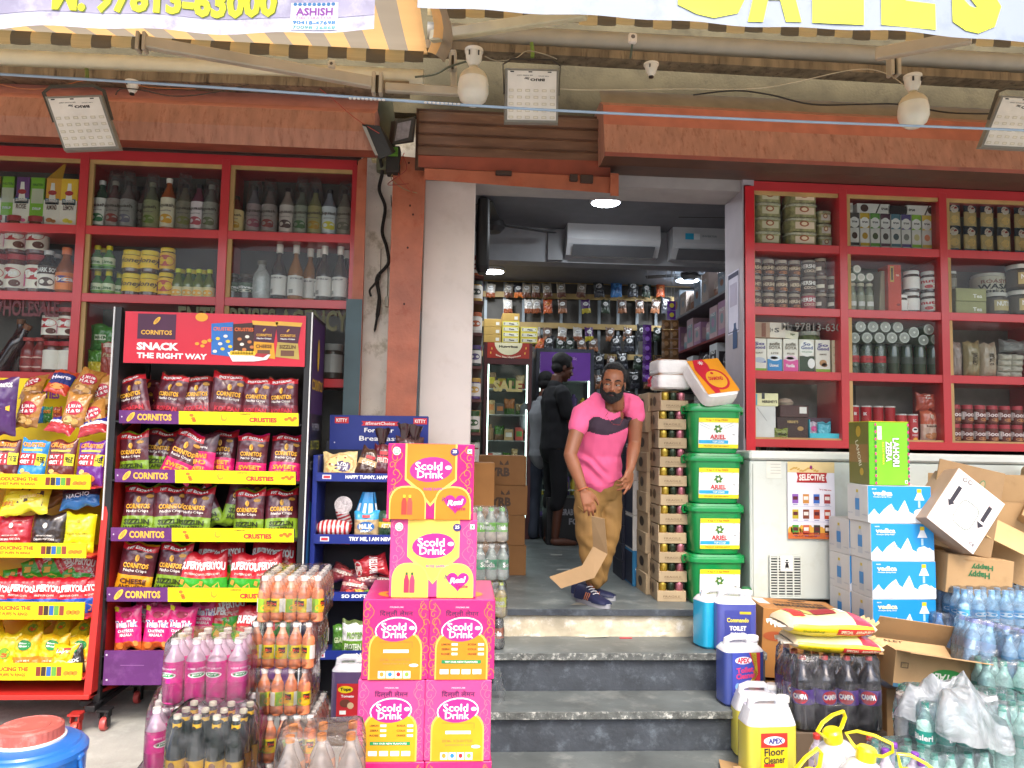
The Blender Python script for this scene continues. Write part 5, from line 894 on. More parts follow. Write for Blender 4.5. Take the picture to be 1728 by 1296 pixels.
for i,(px,r,l) in enumerate(((216,-6,0),(262,2,0),(300,4,0),(236,10,.05),(285,-8,.05),(340,3,.04))): bag(tak,px,0,YR + .08 + (l > 0)*.1,shelves[4] + .01,'hot pink chutney snack bag, %s in the %s rank of the lowest shelf' % (ORD[i % 3],['front','rear'][l > 0]),'hot pink snack bags on the lowest shelf',roll=r,lift=l,sc=.95)
for i,(px,r,l) in enumerate(((415,8,0),(440,-6,0),(395,-10,.06),(462,5,.05),(375,3,.02))): bag(sup,px,0,YR + .08 + (l > 0)*.1,shelves[4] + .01,'red and green protein crisp bag, %s behind the stacked drink packs, lowest shelf' % ORD[i],'protein crisp bags on the lowest shelf',roll=r,lift=l,sc=.95)
# ---- yellow rack with red frame at the picture's edge
YB=4.04;t=empty('snack_rack','red framed snack rack with yellow strips and a yellow back board, beside the black rack','snack rack',on(60,0,YB));O=-Vector(t.location);rdp=M('#b82a24',rough=.4,var=.1,rnd=0)
xr2=PX(152,900,YB);xl2=xr2 - 1.0
b=B();b.hexa([Vector((xr2 + .018,YB - .01,PZ(150,1175,YB))),Vector((xr2 + .05,YB + .0,PZ(150,1175,YB))),Vector((xr2 + .05,YB + .42,.12)),Vector((xr2 + .018,YB + .42,.12)),Vector((xr2 + .022,YB + .10,PZ(168,740,YB))),Vector((xr2 + .05,YB + .10,PZ(168,740,YB))),Vector((xr2 + .05,YB + .42,PZ(168,700,YB))),Vector((xr2 + .018,YB + .42,PZ(168,700,YB)))],rdp);b.build('side_panel',t)
b=B();b.box((xl2 - .03,YB - .01,.12),(xl2,YB + .42,1.5),rdp);b.build('side_panel',t)
b=B();zt2=PZ(100,640,4.45);b.box((xl2,4.44,.15),(xr2 + .02,4.45,zt2),yel_);F=FR(0,4.439)
k4=U(4.44);
for s_,py,c in (('CRUSTIES',668,'#c8581c'),('TRUE',686,'#c8581c'),('NEW',700,'#c8581c'),('SNACK',713,'#c8581c')): b.txt(F,s_,PX(160,py,4.44),PZ(160,py,4.44),48*k4,10*k4,c,bold=.05)
b.txt(F,'CRUSTIES',PX(70,665,4.44),PZ(70,665,4.44),.2,.05,'#8a3a9c',bold=.04);b.build('back_board',t)
sh2=[]
for (y0,y1,xe) in ((803,826,152),(919,942,145),(1019,1046,141),(1122,1148,137)):
    A_,B_,C_=P(-215,y1 - 8,YB - .012),P(xe,y1,YB - .012),P(-215,y0 - 8,YB - .012);z=P(75,y1 - 1.5,YB).z;F,w,h=quadF(Vector((xl2,YB - .012,z)),Vector((B_.x,YB - .012,z)),Vector((xl2,YB - .012,z + (y1 - y0)*U(YB))));sh2.append(z)
    b=B();b.box((xl2,YB - .01,z + .003),(xr2 + .018,YB + .40,z + .01),rdp);b.build('shelf_board',t);b=B();b.box((xl2,YB - .0118,z),(B_.x,YB - .002,z + h),'#d8c010');b.rect(F,-w/2,0,w/2,h,yel_)
    q=w/2 - 152*U(YB);b.txt(F,'INTRODUCING THE',q + 32*U(YB),h*.66,76*U(YB),h*.26,'#b8401c',bold=.04);b.txt(F,"NEWEST PUFFS 'N RINGS",q + 35*U(YB),h*.32,62*U(YB),h*.2,'#b8401c',bold=.03)
    for i,c in enumerate(('#7a2c24','#3a2a24','#2a5fa8','#5a9a3c','#8a3a2c')): b.rect(F,q + (82 + i*8)*U(YB),h*.25,q + (89 + i*8)*U(YB),h*.8,c,o=.002)
    for i in range(3): b.ell(F,q + (128 + i*7)*U(YB),h*.42,4.5*U(YB),h*.14,'#e8821c',o=.002,rot=.5)
    b.build('shelf_strip',t)
b=B();zt=PZ(80,1167,YB);b.box((xl2 - .03,YB - .02,zt - .035),(xr2 + .05,YB + .42,zt - .012),rdp,bev=.003);b.build('base_tray',t)
castor(t,PX(130,1187,YB),YB,'#c04a3c','#a82a24',.033);castor(t,PX(150,1187,YB + .35) ,YB + .36,'#c04a3c','#a82a24',.033)
def crust(c,seed): return mk_packet('puff_bag','','crisp packet',.14,.235,.06,[(1,c)],[('t',0,.88,.8,.1,'#f0902c','CRUSTIES',.05),('r',-.14,.56,.68,.26,'#b02430'),('t',-.14,.62,.5,.08,WHITE,'BUY 1',.04),('t',-.14,.5,.5,.08,WHITE,'GET 1',.04),('R',.33,.56,.3,.26,'#d8d020'),('t',.33,.56,.24,.12,'#2c2a20','FREE',.03),('r',0,.76,.7,.04,'#e0c04a'),('e',-.1,.2,.4,.16,'#e8a24c'),('E',.12,.14,.3,.14,'#d87a3c'),('e',-.25,.3,.2,.1,'#f0c070')],seed)
ca,cbl,ccb,cpu=crust('#5f2428',31),crust('#2a86c4',32),crust('#6a2a24',33),crust('#6a2c8a',34)
GY='puffed snack bags on the top shelf of the yellow rack'
for i,(px,p_,lb,r) in enumerate(((5,ca,'maroon puff bag cut by the picture edge',-2),(49,cbl,'bright blue puff bag with buy one get one flash',2),(99,ccb,'brown puff bag with buy one get one flash',0),(149,cpu,'purple puff bag with buy one get one flash',1))): bag(p_,px,0,YB + .09,sh2[0] + .01,lb,GY,roll=r)
lh=mk_packet('biscuit_bag','','biscuit packet',.125,.185,.05,[(.3,'#9a6a34'),(1,'#b8803c')],[('e',.02,.55,.75,.4,'#b8203c'),('t',.02,.62,.55,.12,WHITE,'Little',.03,.15),('t',.02,.48,.6,.13,WHITE,'Hearts',.03,.15),('e',-.1,.2,.4,.2,'#d8b070'),('e',.18,.16,.3,.18,'#c89850')],35)
ap=mk_packet('biscuit_bag','','biscuit packet',.12,.17,.05,[(.35,'#c8442c'),(.8,'#2c3a7a'),(1,'#c8502c')],[('t',0,.6,.8,.16,'#e8e4f0','Hearts',.04,.1),('e',0,.2,.6,.2,'#e09a4c')],36)
wh=mk_packet('biscuit_bag','','biscuit packet',.15,.10,.05,[(.5,'#b02c34'),(.7,'#e4e2e4'),(1,'#2c2f8a')],[],37)
GL='small biscuit bags heaped on the yellow rack'
for i,(p_,px,py,Y,ro,le,lb) in enumerate(((lh,50,668,4.30,-20,50,'tan biscuit bag lying on the yellow board, outer one'),(ap,92,664,4.28,8,40,'blue and orange biscuit bag lying between two tan ones'),(lh,134,668,4.28,14,35,'brown biscuit bag with round crimson heart, top middle'),(lh,42,722,4.18,5,10,'golden biscuit bag standing behind the blue puff bag'),(lh,119,722,4.16,6,12,'golden biscuit bag upright in the middle of the heap'),(lh,160,728,4.16,-20,25,'golden biscuit bag leaning against the rack side'),(wh,96,730,4.14,12,40,'white and navy bag lying under the upright golden one'),(wh,155,733,4.13,-12,40,'white and navy bag lying by the rack side'),(lh,178,690,4.35,-15,10,'tan biscuit bag half behind the black rack post'))):
    put(p_,P(px,py,Y),lb,GL,rot=(R(-le),R(ro),R(rr(-10,10))))
b=MB(Matrix.Identity(4));
for i,(px,c) in enumerate(((65,'#2a86c4'),(80,'#3a8a3c'),(96,'#a84a34'))): put(mk_packet('small_snack_bag','','crisp packet',.05,.09,.03,[(1,c)],[('t',0,.7,.8,.2,'#f0902c','CRUSTIES')],40 + i),P(px,714,4.36),'%s mini snack bag in front of the yellow board' % ['blue','green','rust'][i],'mini snack bags')
put(mk_packet('large_purple_bag','','crisp packet',.2,.30,.08,[(1,'#4a2260')],[('t',.2,.88,.4,.07,WHITE,'CORNITOS'),('p',[(.2,.5),(.4,.55),(.4,.45)],'#e8b02c')],44),P(-8,738,4.12),'large purple bag standing at the picture edge above the yellow rack')
zz=sh2[1];GP='popcorn bags on the yellow rack'
def pop(c,w,h,seed,tx='#e8e0d8',n='CARAMEL POPCORN'): return mk_packet('popcorn_bag','','popcorn packet',w,h,.09,[(1,c)],[('e',0,.7,.14,.14,tx),('t',0,.34,.6,.06,tx,n,.02),('t',0,.44,.5,.04,tx,'AMERICAN GOURMET',.01)],seed)
bag(pop('#b02a34',.17,.19,45),22,0,YB + .10,zz + .01,'plain crimson popcorn bag beside the black one',GP,roll=-2);bag(pop('#2f2420',.18,.19,46),78,0,YB + .10,zz + .01,'black brown popcorn bag in the middle of the second shelf',GP)
bag(mk_packet('popcorn_bag','','popcorn packet',.155,.2,.08,[(1,'#e6dc1c')],[('t',0,.48,.7,.05,'#8a7a1c','CHEESE POPCORN',.02),('e',0,.8,.12,.1,'#a89a1c'),('e',-.1,.2,.3,.12,'#c88a3c'),('e',.1,.18,.3,.12,'#d89a4c')],47),131,0,YB + .09,zz + .01,'bright yellow popcorn bag at the rack side',GP)
bag(pop('#7a2430',.1,.13,48),-12,0,YB + .12,zz + .01,'small brick red bag past the crimson one',GP)
yn=mk_packet('nacho_bag','','crisp packet',.24,.16,.08,[(.25,'#e6dc2c'),(.8,'#d8c828'),(1,'#a8a04a')],[('p',[(-.1,.3),(.42,.25),(.4,.7),(-.06,.8)],'#33241c'),('t',.16,.5,.4,.14,'#e0c070','Cornitos',.02,math.pi + .15),('t',-.3,.3,.3,.14,'#c8701c','OPAL')],49)
put(yn,P(38,868,4.10),'yellow bag with dark upside down label lying on the popcorn bags',GP,rot=(R(-25),R(-3),0));put(mk_packet('nacho_bag','','crisp packet',.2,.12,.07,[(.5,'#2a6fb0'),(1,'#2a2a3a')],[('t',0,.5,.6,.2,'#e0e4ee','NACHO',.02,.1)],50),P(134,858,4.14),'blue and black bag lying on the yellow popcorn bag',GP,rot=(R(-25),R(-8),0));put(mk_packet('nacho_bag','','crisp packet',.2,.1,.07,[(1,'#8a5a34')],[],51),P(92,853,4.22),'brown and yellow bag lying at the back of the second shelf',GP,rot=(R(-30),R(-14),0))
zz=sh2[2];GB='protein crisp bags on the yellow rack'
for i,(px,r) in enumerate(((-8,4),(30,3),(76,0),(121,-4),(150,-8))): bag(supB,px,0,YB + .09 + .02*(i == 4),zz + .008,'red and blue protein crisp bag, %s in the front rank of the third shelf' % ORD[i],GB,roll=r,sc=(.96,1,.76))
for i,(px,py,r) in enumerate(((5,985,80),(42,972,62),(75,972,60),(108,985,62),(132,992,5))): put(sup,P(px,py,YB + .2),'red and green protein crisp bag %s, %s on top of the blue ones' % ('upright' if i == 4 else 'tipped over',ORD[i]),GB,rot=(R(-12),R(r if i < 4 else r),0),sc=.82)
zz=sh2[3];GM='yellow snack bags on the lowest shelf of the yellow rack'
bing=mk_packet('chips_bag','','crisp packet',.145,.2,.06,[(.4,'#d8862c'),(1,'#e6c01c')],[('e',0,.72,.5,.28,'#1f8a3c'),('t',0,.76,.36,.06,WHITE,'Bingo',.03),('t',0,.69,.36,.05,WHITE,'Mixture',.03),('t',0,.3,.5,.05,'#f0e0c0','DESI MIX'),('e',.2,.14,.3,.2,'#f0d8a0')],52)
lay=mk_packet('chips_bag','','crisp packet',.13,.16,.06,[(1,'#e8bc1c')],[('p',[(-.3,.62),(.28,.7),(.3,.9),(-.28,.84)],'#c8242c'),('t',0,.76,.5,.14,WHITE,"Lay's",.03,.12,.2),('e',0,.34,.6,.3,'#f0e0a0'),('e',.1,.2,.5,.2,'#e8cc70')],53)
blp=mk_packet('chips_bag','','crisp packet',.09,.15,.05,[(1,'#2a2a26')],[('e',0,.85,.5,.15,'#2f8a3c'),('t',0,.5,.7,.12,WHITE,'MIX')],54);mang=mk_packet('chips_bag','','crisp packet',.11,.2,.05,[(1,'#d8c41c')],[('e',0,.5,.5,.3,'#7aa82c'),('E',0,.45,.3,.12,'#d8501c')],55)
for i,(p_,px,r,l,lb) in enumerate(((mang,5,4,0,'yellow chips bag with a green face at the picture edge'),(bing,42,-3,0,'yellow chips bag with green disc, beside the green faced one'),(bing,84,3,0,'yellow chips bag with green disc, half behind the red bannered one'),(lay,103,4,-.001,'small yellow chips bag with a red banner'),(blp,129,-12,-.001,'black chips bag leaning at the rack side'),(bing,140,-8,.01,'yellow chips bag squeezed behind the black one'))): bag(p_,px,0,YB + .07 + (.03 if l >= 0 else -.01),zz + .008,lb,GM,roll=r,sc=(1,1,.92))
for i,px in enumerate((0,32,62,95,122)): put(mang,on(px,zz + .14,YB + .18),'yellow chips bag lying loose behind the lowest shelf row, %s' % ORD[i],GM,rot=(R(-50),R(rr(-60,60)),0),sc=.8)
# ---- blue bakery rack
YK=4.22;nav=M('#1f2f7c',rough=.35,var=.1,rnd=0);t=empty('bread_rack','navy blue bread rack with white slogans on its strips, behind the pink cartons','bread rack',on(600,0,YK));O=-Vector(t.location)
xk0,xk1=PX(530,900,YK),PX(715,900,YK)
b=B();b.box((xk0 - .02,YK,.05),(xk0 + .006,YK + .28,PZ(530,768,YK)),nav,bev=.003);b.build('side_panel',t);b=B();b.box((xk1,YK,.05),(xk1 + .02,YK + .28,PZ(530,768,YK)),nav,bev=.003);b.build('side_panel',t)
b=B();b.box((xk0,YK + .27,.05),(xk1,YK + .28,PZ(600,745,YK)),'#15171f');b.build('back_panel',t)
A_,B_,C_=P(556,758,YK + .27),P(722,760,YK + .27),P(557,700,YK + .27);F,w,h=quadF(A_,B_,C_);b=B();b.box((A_.x,YK + .272,A_.z),(B_.x,YK + .285,C_.z),nav);b.rect(F,-w/2,0,w/2,h,nav)
for x in (-.38,.42): b.rect(F,w*(x - .07),h*.76,w*(x + .07),h*.94,'#c2242c',o=.002);b.txt(F,'KITTY',w*x,h*.85,w*.11,h*.1,WHITE,o=.003)
b.poly(F,[(-w*.18,h*.70),(w*.2,h*.70),(w*.18,h*.77),(w*.2,h*.83),(-w*.18,h*.83),(-w*.16,h*.77)],'#c2242c',o=.002);b.txt(F,'#SmartChoice',w*.01,h*.765,w*.3,h*.1,'#f0e0e0',o=.003);b.txt(F,'For Your',0,h*.57,w*.3,h*.13,WHITE);b.txt(F,'Breakfast',0,h*.33,w*.4,h*.14,WHITE,bold=.01)
b.ell(F,-w*.45,h*.2,.004,.004,'#c9c9d8',o=.002);b.build('header_board',t)
sk_=[]
for (y0,y1,x0_,tx) in ((798,812,537,'HAPPY TUMMY, HAPPY YOU'),(902,917,531,'TRY ME, I AM NEW'),(999,1013,540,'SO SOFT, SO FRESH'),(1098,1112,545,'NOURISH YOU')):
    A_,B_,C_=P(x0_ if 0 else 532,y1,YK - .01),P(718,y1 + 2,YK - .01),P(532,y0,YK - .01);z=(A_.z + B_.z)/2;F,w,h=quadF(Vector((xk0,YK - .01,z)),Vector((xk1,YK - .01,z)),Vector((xk0,YK - .01,z + (y1 - y0)*U(YK))));sk_.append(z)
    b=B();b.box((xk0,YK - .009,z),(xk1,YK + .27,z + .008),nav);b.build('shelf_board',t);b=B();b.box((xk0,YK - .0095,z - .001),(xk1,YK - .001,z + h),nav);b.rect(F,-w/2,0,w/2,h,nav)
    b.rect(F,-w*.44,h*.25,-w*.36,h*.75,'#d8d8e4',o=.002);b.rect(F,-w*.43,h*.35,-w*.37,h*.65,'#c03a44',o=.003);b.txt(F,tx,w*.02 + (.1*w if tx.startswith('N') else 0),h*.5,w*(.5 if len(tx) > 16 else .4),h*.5,WHITE,bold=.04);b.build('shelf_strip',t)
GK='breads and buns on the navy bread rack'
pz=mk_packet('pizza_base','','bread packet',.19,.15,.045,[(1,'#d8c08a')],[('e',0,.5,.9,.85,'#c89858'),('e',0,.5,.76,.68,'#e0c47a'),('e',.08,.42,.5,.45,'#3a2058'),('t',.08,.5,.34,.13,WHITE,'PIZZA',.03,math.pi - .2),('t',.08,.34,.34,.13,WHITE,'BASE',.03,math.pi - .2),('R',.1,.08,.3,.1,'#c2242c')] + [('e',.3*math.cos(i),.5 + .3*math.sin(i),.07,.06,'#8a3a2c') for i in range(0,6)],61)
brd=lambda c1,c2,s,tx,w_=.15,h_=.2: mk_packet('bread_loaf','','bread packet',w_,h_,.09,[(.45,c1),(.62,c2),(1,c1)],[('t',0,.5,.6,.14,'#e8e0d0',tx,.03),('R',0,.7,.4,.1,'#b8242c')],s)
put(pz,on(574,sk_[0] + .01,YK + .06),'round pizza base pack at the end of the top bread shelf',GK,rot=(R(-18),R(-4),0));put(brd('#4a3024','#c8a878',62,'CHOCO',.13,.17),on(613,sk_[0] + .01,YK + .07),'brown and cream bread bag leaning beside the pizza base',GK,rot=(R(-12),R(18),0));put(brd('#5a2028','#b82a34',63,'FRUITY',.11,.2),on(643,sk_[0] + .01,YK + .08),'dark cherry bread bag with twisted top',GK,rot=(R(-10),R(4),.1));put(brd('#4a2c2c','#7a4a3a',64,'BUNS',.16,.2),on(690,sk_[0] + .05,YK + .12),'maroon tied bun bag above the top pink carton',GK)
for i,(px,z_) in enumerate(((645,.2),(684,.23),(700,.22))):
    b=MB();b.grid(lambda a,v: Vector(((.012 + .03*v + .006*math.sin(a*25))*math.cos(6.283*a),(.01 + .02*v)*math.sin(6.283*a),.09*v + .02*noise.noise((a*5,v*3,i)))),20,6,M('#3a2424',rough=.2,coat=.5));tag(b.build('bag_twist',loc=on(px,sk_[0] + z_,YK + .1),smooth=80),'%s gathered dark plastic neck over the bread bags' % ORD[i],'bag neck','gathered bag necks')
b=MB();
def stripes(u,v): return M('#b8242c',rough=.3,coat=.3) if int(u*16) % 2 else M('#e4dcd8',rough=.3,coat=.3)
b.grid(lambda u,v: Vector(((u - .5)*.19,-.06*math.sin(math.pi*v)*(1 - abs(2*u - 1) ** 4) ** .5 ,.045 + .045*math.cos(math.pi*(1 - v))*(1 - abs(2*u - 1) ** 4) ** .5)),48,10,stripes);b.grid(lambda u,v: Vector(((u - .5)*.19,.06*math.sin(math.pi*v)*(1 - abs(2*u - 1) ** 4) ** .5,.045 + .045*math.cos(math.pi*(1 - v))*(1 - abs(2*u - 1) ** 4) ** .5)),48,10,stripes)
stb=tag(b.build('striped_bread',smooth=70),'','bread packet')
put(stb,on(563,sk_[1] + .03,YK + .06),'red and white striped bun pack on the second bread shelf',GK);put(stb,on(570,sk_[1] + .11,YK + .15),'red and white striped bun pack standing behind the clear tub',GK,rot=(0,R(70),0),sc=.8);put(brd('#c83c2c','#e8c02c',65,'RUSK',.05,.17),on(590,sk_[1] + .012,YK + .05),'flat red and yellow pack under the striped buns',GK,rot=(0,R(-88),0))
b=MB();b.lathe([(.02,-.02),(.045,.0),(.048,.012)],clear('#d8d0d0',trans=.4),seg=24,ax=Matrix.Rotation(R(90),4,'X'));b.lathe([(.0,-.0205),(.022,-.0205)],'#b8404a',seg=20,ax=Matrix.Rotation(R(90),4,'X'));tag(b.build('clear_tub',loc=P(580,852,YK + .02)),'clear round tub lying on the striped buns','tub')
mb_=mk_packet('milk_bread','','bread packet',.14,.15,.09,[(.75,'#b8a078'),(1,'#3a9ac8')],[('R',0,.86,.3,.1,'#c2242c'),('e',0,.5,.7,.36,'#2a6ab0'),('t',0,.52,.56,.18,WHITE,'MILK',.04),('t',0,.34,.4,.08,WHITE,'BREAD'),('e',.3,.1,.2,.2,'#4a3020')],66)
put(mb_,on(618,sk_[1] + .012,YK + .07),'milk bread bag with blue oval on the second bread shelf',GK)
b=MB();b.grid(lambda a,v: Vector(((.055 - .03*v + .012*math.sin(a*31))*math.cos(6.283*a) + .01*v,(.04 - .02*v)*math.sin(6.283*a),.12*v)),40,8,lambda a,v: M('#2a8ac8',rough=.25,coat=.4) if (int(a*20) % 2 or v > .5) else M('#d8e4ee',rough=.25));tag(b.build('bag_twist',loc=on(618,sk_[1] + .15,YK + .09),smooth=80),'blue striped gathered neck of the milk bread bag','bag neck')
put(brd('#2f4a34','#c8b02c',67,'ATTA',.1,.16),on(652,sk_[1] + .012,YK + .08),'dark green bread bag next to the milk bread',GK)
put(mk_packet('protein_bag','','bread packet',.18,.12,.07,[(1,'#a8242c')],[('t',.1,.5,.5,.4,'#e8dcd8','PROTEIN',.03,R(80)),('e',-.4,.5,.25,.7,'#c8bcb4')],68),on(630,sk_[2] + .11,YK + .08),'red protein bread bag lying across the third bread shelf',GK,rot=(R(-10),R(-14),0))
for i,(px,l,c) in enumerate(((595,0,'#7a2c34'),(618,.03,'#6a3a44'),(645,.02,'#5a3038'),(575,.05,'#8a3a3c'))): put(brd(c,'#b89088',70 + i,'KITTY',.15,.1),on(px,sk_[2] + .012 + l,YK + .06 + .03*i),'crumpled maroon bread bag, %s in the third bread shelf heap' % ORD[i],GK,rot=(R(-20),R((10,-12,8,20)[i]),0))
for i,px in enumerate((590,606,622,640)): put(mk_packet('sweet_pack','','biscuit packet',.05,.045,.03,[(1,('#b8402c','#c8a02c','#5a8a2c','#c86a8a')[i])],[],75 + i),on(px,sk_[2] + .01,YK + .01),'%s small sweet pack along the third bread shelf edge' % ['red','mustard','green','pink'][i],'small sweet packs')
prt=mk_packet('protein_tub_bag','','bread packet',.13,.18,.08,[(.45,'#6a9a2c'),(.9,'#dcdcd8'),(1,'#5a6a3a')],[('t',.1,.6,.7,.2,'#7aa83c','PROTEIN',.03),('t',0,.26,.7,.2,'#e8f0d8','PROTEIN',.03)],80)
put(prt,on(596,sk_[3] + .012,YK + .05),'white and green protein bag standing on the lowest bread shelf',GK);put(mk_packet('protein_tub_bag','','bread packet',.09,.15,.07,[(1,'#4a7a2c')],[('t',0,.5,.7,.2,'#c8d8a8','GRAIN')],81),on(574,sk_[3] + .012,YK + .08),'dark green bag beside the white protein bag',GK)
# ------------------------------------------------------------------ goods stacked on the pavement, nearer side
PK,OR_,MG='#c44080','#e8981c','#c71c6c'
def arch(w,h,top,wid,foot=0):
    pts=[(-wid,foot),(wid,foot)];n=14
    for i in range(n + 1): t=i/n;x=wid*math.cos(math.pi*t);pts.append((x,top - .2 + .2*math.sin(math.pi*t) ** .7)) if False else pts.append((math.copysign(abs(math.cos(math.pi*t)) ** .7,math.cos(math.pi*t))*wid,top - .22 + .22*math.sin(math.pi*t)))
    return pts
def swirls(b,F,w,h,c,seed):
    r_=random.Random(seed)
    for sx in (-1,1):
        for k_ in range(9):
            cx,cy=sx*w*(.40 + .05*r_.random()),h*(.08 + k_*.105);s=.012*(1 + r_.random()*.6);pts=[]
            for i in range(12): a=i*.55 + k_;rr_=s*(1 - i/15);pts.append((max(-w/2,min(w/2,cx + rr_*math.cos(a))),cy + rr_*1.2*math.sin(a)))
            b.line(F,pts,.0022,c,o=.0012)
        b.line(F,[(sx*w*(.38 + .05*math.sin(i*1.1)),h*(.06 + i*.05)) for i in range(19)],.002,c,o=.0014)
def logo(b,F,x,y,s,hin='#5c1f55'):
    b.txt(F,'िदल्ली लेमन',x,y + s*.50,s*1.05,s*.24,hin,bold=.02);b.txt(F,'PREMIUM',x,y + s*.70,s*.42,s*.05,'#e8b0c8')
    b.ell(F,x,y,s*.66,s*.40,'#f4e6ee',o=.0016,rot=.1);b.ell(F,x,y,s*.62,s*.36,'#d0207c',o=.0022,rot=.1);b.ell(F,x + s*.5,y + s*.06,s*.09,s*.06,'#f0e6ea',o=.0026)
    b.txt(F,'Scold',x - s*.07,y + s*.10,s*.78,s*.24,WHITE,bold=.018,o=.003);b.txt(F,'Drink',x - s*.02,y - s*.14,s*.76,s*.22,WHITE,bold=.018,o=.003)
def pinkbox(lab,w,d,h,base,panel,kind,seed):
    b=MB();m=M(base,rough=.3,coat=.3,var=.06,rnd=.03);b.box((-w/2,-d/2,0),(w/2,d/2,h),m,bev=.003);F0=FR(0,-d/2,0);swc='#f08a2c' if base == MG else '#e8708c'
    swirls(b,F0,w,h,swc,seed);Fl=lambda x,y,o=0: Vector((-w/2 - o,-x,y));swirls(b,Fl,d,h,swc,seed + 1);Fr2=lambda x,y,o=0: Vector((w/2 + o,x,y));swirls(b,Fr2,d,h,swc,seed + 2)
    Ft=lambda x,y,o=0: Vector((x,y,h + o));b.ell(Ft,0,-d*.25,w*.32,d*.16,'#e88a1c');b.ell(Ft,0,-d*.25,w*.2,d*.09,'#c81c70',o=.002);b.txt(Ft,'Scold',0,-d*.25,w*.25,d*.08,WHITE)
    if kind < 2:
        pts=[(x*w,y*h) for x,y in arch(w,h,.62,.40)];b.poly(F0,pts,'#e6b450',o=.0015);pts=[(x*w,y*h) for x,y in arch(w,h,.60,.375,.0)];b.poly(F0,pts,panel,o=.0021);logo(b,F0,0,h*.62,w*.48)
        if kind == 1:
            for r in range(3):
                for c in range(2): b.txt(F0,(('LEMON','SODA'),('ZEERA','COLA'),('ROSE','ORANGE'))[r][c],w*(-.24 + .40*c),h*(.44 - r*.06),w*.13,h*.024,'#4a2c1c',o=.003);b.rect(F0,w*(-.15 + .40*c),h*(.425 - r*.06),w*(-.06 + .40*c),h*(.455 - r*.06),'#f4ecd8',o=.003)
            b.rect(F0,-w*.3,h*.20,w*.3,h*.245,'#1f8a4a',o=.003);b.txt(F0,'TRY OUR NEW FLAVOURS',0,h*.222,w*.5,h*.022,WHITE,o=.0038)
            for i in range(4): b.rect(F0,w*(-.32 + i*.165),h*.07,w*(-.19 + i*.165),h*.13,'#f4f0ea',o=.003)
        else:
            b.rect(F0,-w*.18,h*.335,w*.2,h*.375,'#f4f0e4',o=.003);b.line(F0,[(-w*.24,h*.47),(w*.25,h*.47),(w*.25,h*.40)],.0012,'#a0703c',o=.003);b.txt(F0,'250 ML.  X 24 BOTTLES',0,h*.25,w*.46,h*.03,'#b8803c',o=.003);b.txt(F0,'MARKETED BY SCOLD',.01,h*.20,w*.44,h*.016,'#c08a4c',o=.003);b.ell(F0,w*.28,h*.18,w*.07,h*.02,'#f4f0e4',o=.003)
            for i,c in enumerate(('#e0902c','#2a7fb8','#c2242c','#8aa83c')): b.rect(F0,w*(-.25 + i*.125),h*.02,w*(-.14 + i*.125),h*.11,'#f0e8d8',o=.003);b.ell(F0,w*(-.195 + i*.125),h*.07,w*.03,h*.028,c,o=.0038)
    else:
        b.poly(F0,[(-w*.30,h),(w*.30,h),(w*.30,h*.52),(w*.18,h*.40),(0,h*.17),(-w*.18,h*.40),(-w*.30,h*.52)],'#f2c85c',o=.0014);b.poly(F0,[(-w*.28,h),(w*.28,h),(w*.28,h*.54),(w*.16,h*.43),(0,h*.21),(-w*.16,h*.43),(-w*.28,h*.54)],panel,o=.002)
        for sx in (-1,1):
            pts=[(sx*w*.26 + x*w*.5,y*h) for x,y in arch(w,h,.44,.42)];b.poly(F0,pts,'#f2c85c',o=.0026);pts=[(sx*w*.26 + x*w*.47,y*h) for x,y in arch(w,h,.42,.42)];b.poly(F0,pts,panel,o=.0032)
        logo(b,F0,0,h*.66,w*.40,'#8a2a4a' if panel == '#e0780f' else '#7a4a1c');b.txt(F0,'ROSE SAFFRON',.02,h*.40,w*.28,h*.035,'#d8409c',o=.003)
        for i,sx in enumerate((-.30,-.235)):
            b.poly(F0,[(w*(sx - .03),h*.06),(w*(sx + .03),h*.06),(w*(sx + .03),h*.22),(w*(sx + .012),h*.29),(w*(sx - .012),h*.29),(w*(sx - .03),h*.22)],('#d8382c','#e04a3c')[i] if panel == '#e0780f' else ('#c82a4c','#d83a5c')[i],o=.004);b.rect(F0,w*(sx - .013),h*.285,w*(sx + .013),h*.32,'#e8d02c' if panel == '#e0780f' else '#2f5a34',o=.0045)
        hx,hy,s=w*.29,h*.22,w*.13;pts=[]
        for i in range(26): t_=2*math.pi*i/26;pts.append((hx + s*.062*16*math.sin(t_) ** 3,hy + s*.058*(13*math.cos(t_) - 5*math.cos(2*t_) - 2*math.cos(3*t_) - math.cos(4*t_))))
        b.poly(F0,pts,'#e0187c',o=.0042);b.txt(F0,"It's",hx - s*.9,hy + s*.35,s*.6,s*.4,'#3a2c6a',o=.005,shear=.2);b.txt(F0,'Real',hx,hy + s*.05,s*1.5,s*.5,WHITE,o=.005,shear=.3,rot=.1,bold=.04);b.txt(F0,'Taste',hx + s*.35,hy - s*.5,s*1.1,s*.32,'#d81c4c',o=.005,shear=.3,rot=.05)
        b.ell(F0,w*.27,h*.90,w*.05,h*.05,'#3a2a6a',o=.004);b.txt(F0,'25',w*.27,h*.905,w*.05,h*.04,WHITE,o=.005);b.ell(F0,-w*.40,h*.90,w*.045,h*.055,'#f4f4ee',o=.004);b.ell(F0,-w*.40,h*.90,w*.034,h*.042,'#4a9a5a',o=.0046);b.ell(F0,-w*.40,h*.90,w*.024,h*.03,'#e8f0e8',o=.0052);b.rect(F0,w*.42,h*.88,w*.47,h*.94,'#f0f4ee',o=.004);b.ell(F0,w*.445,h*.91,w*.012,h*.016,'#3a9a4a',o=.005)
    return tag(b.build('drink_carton'),lab,'carton','pink syrup drink cartons piled before the steps')
YP=2.9
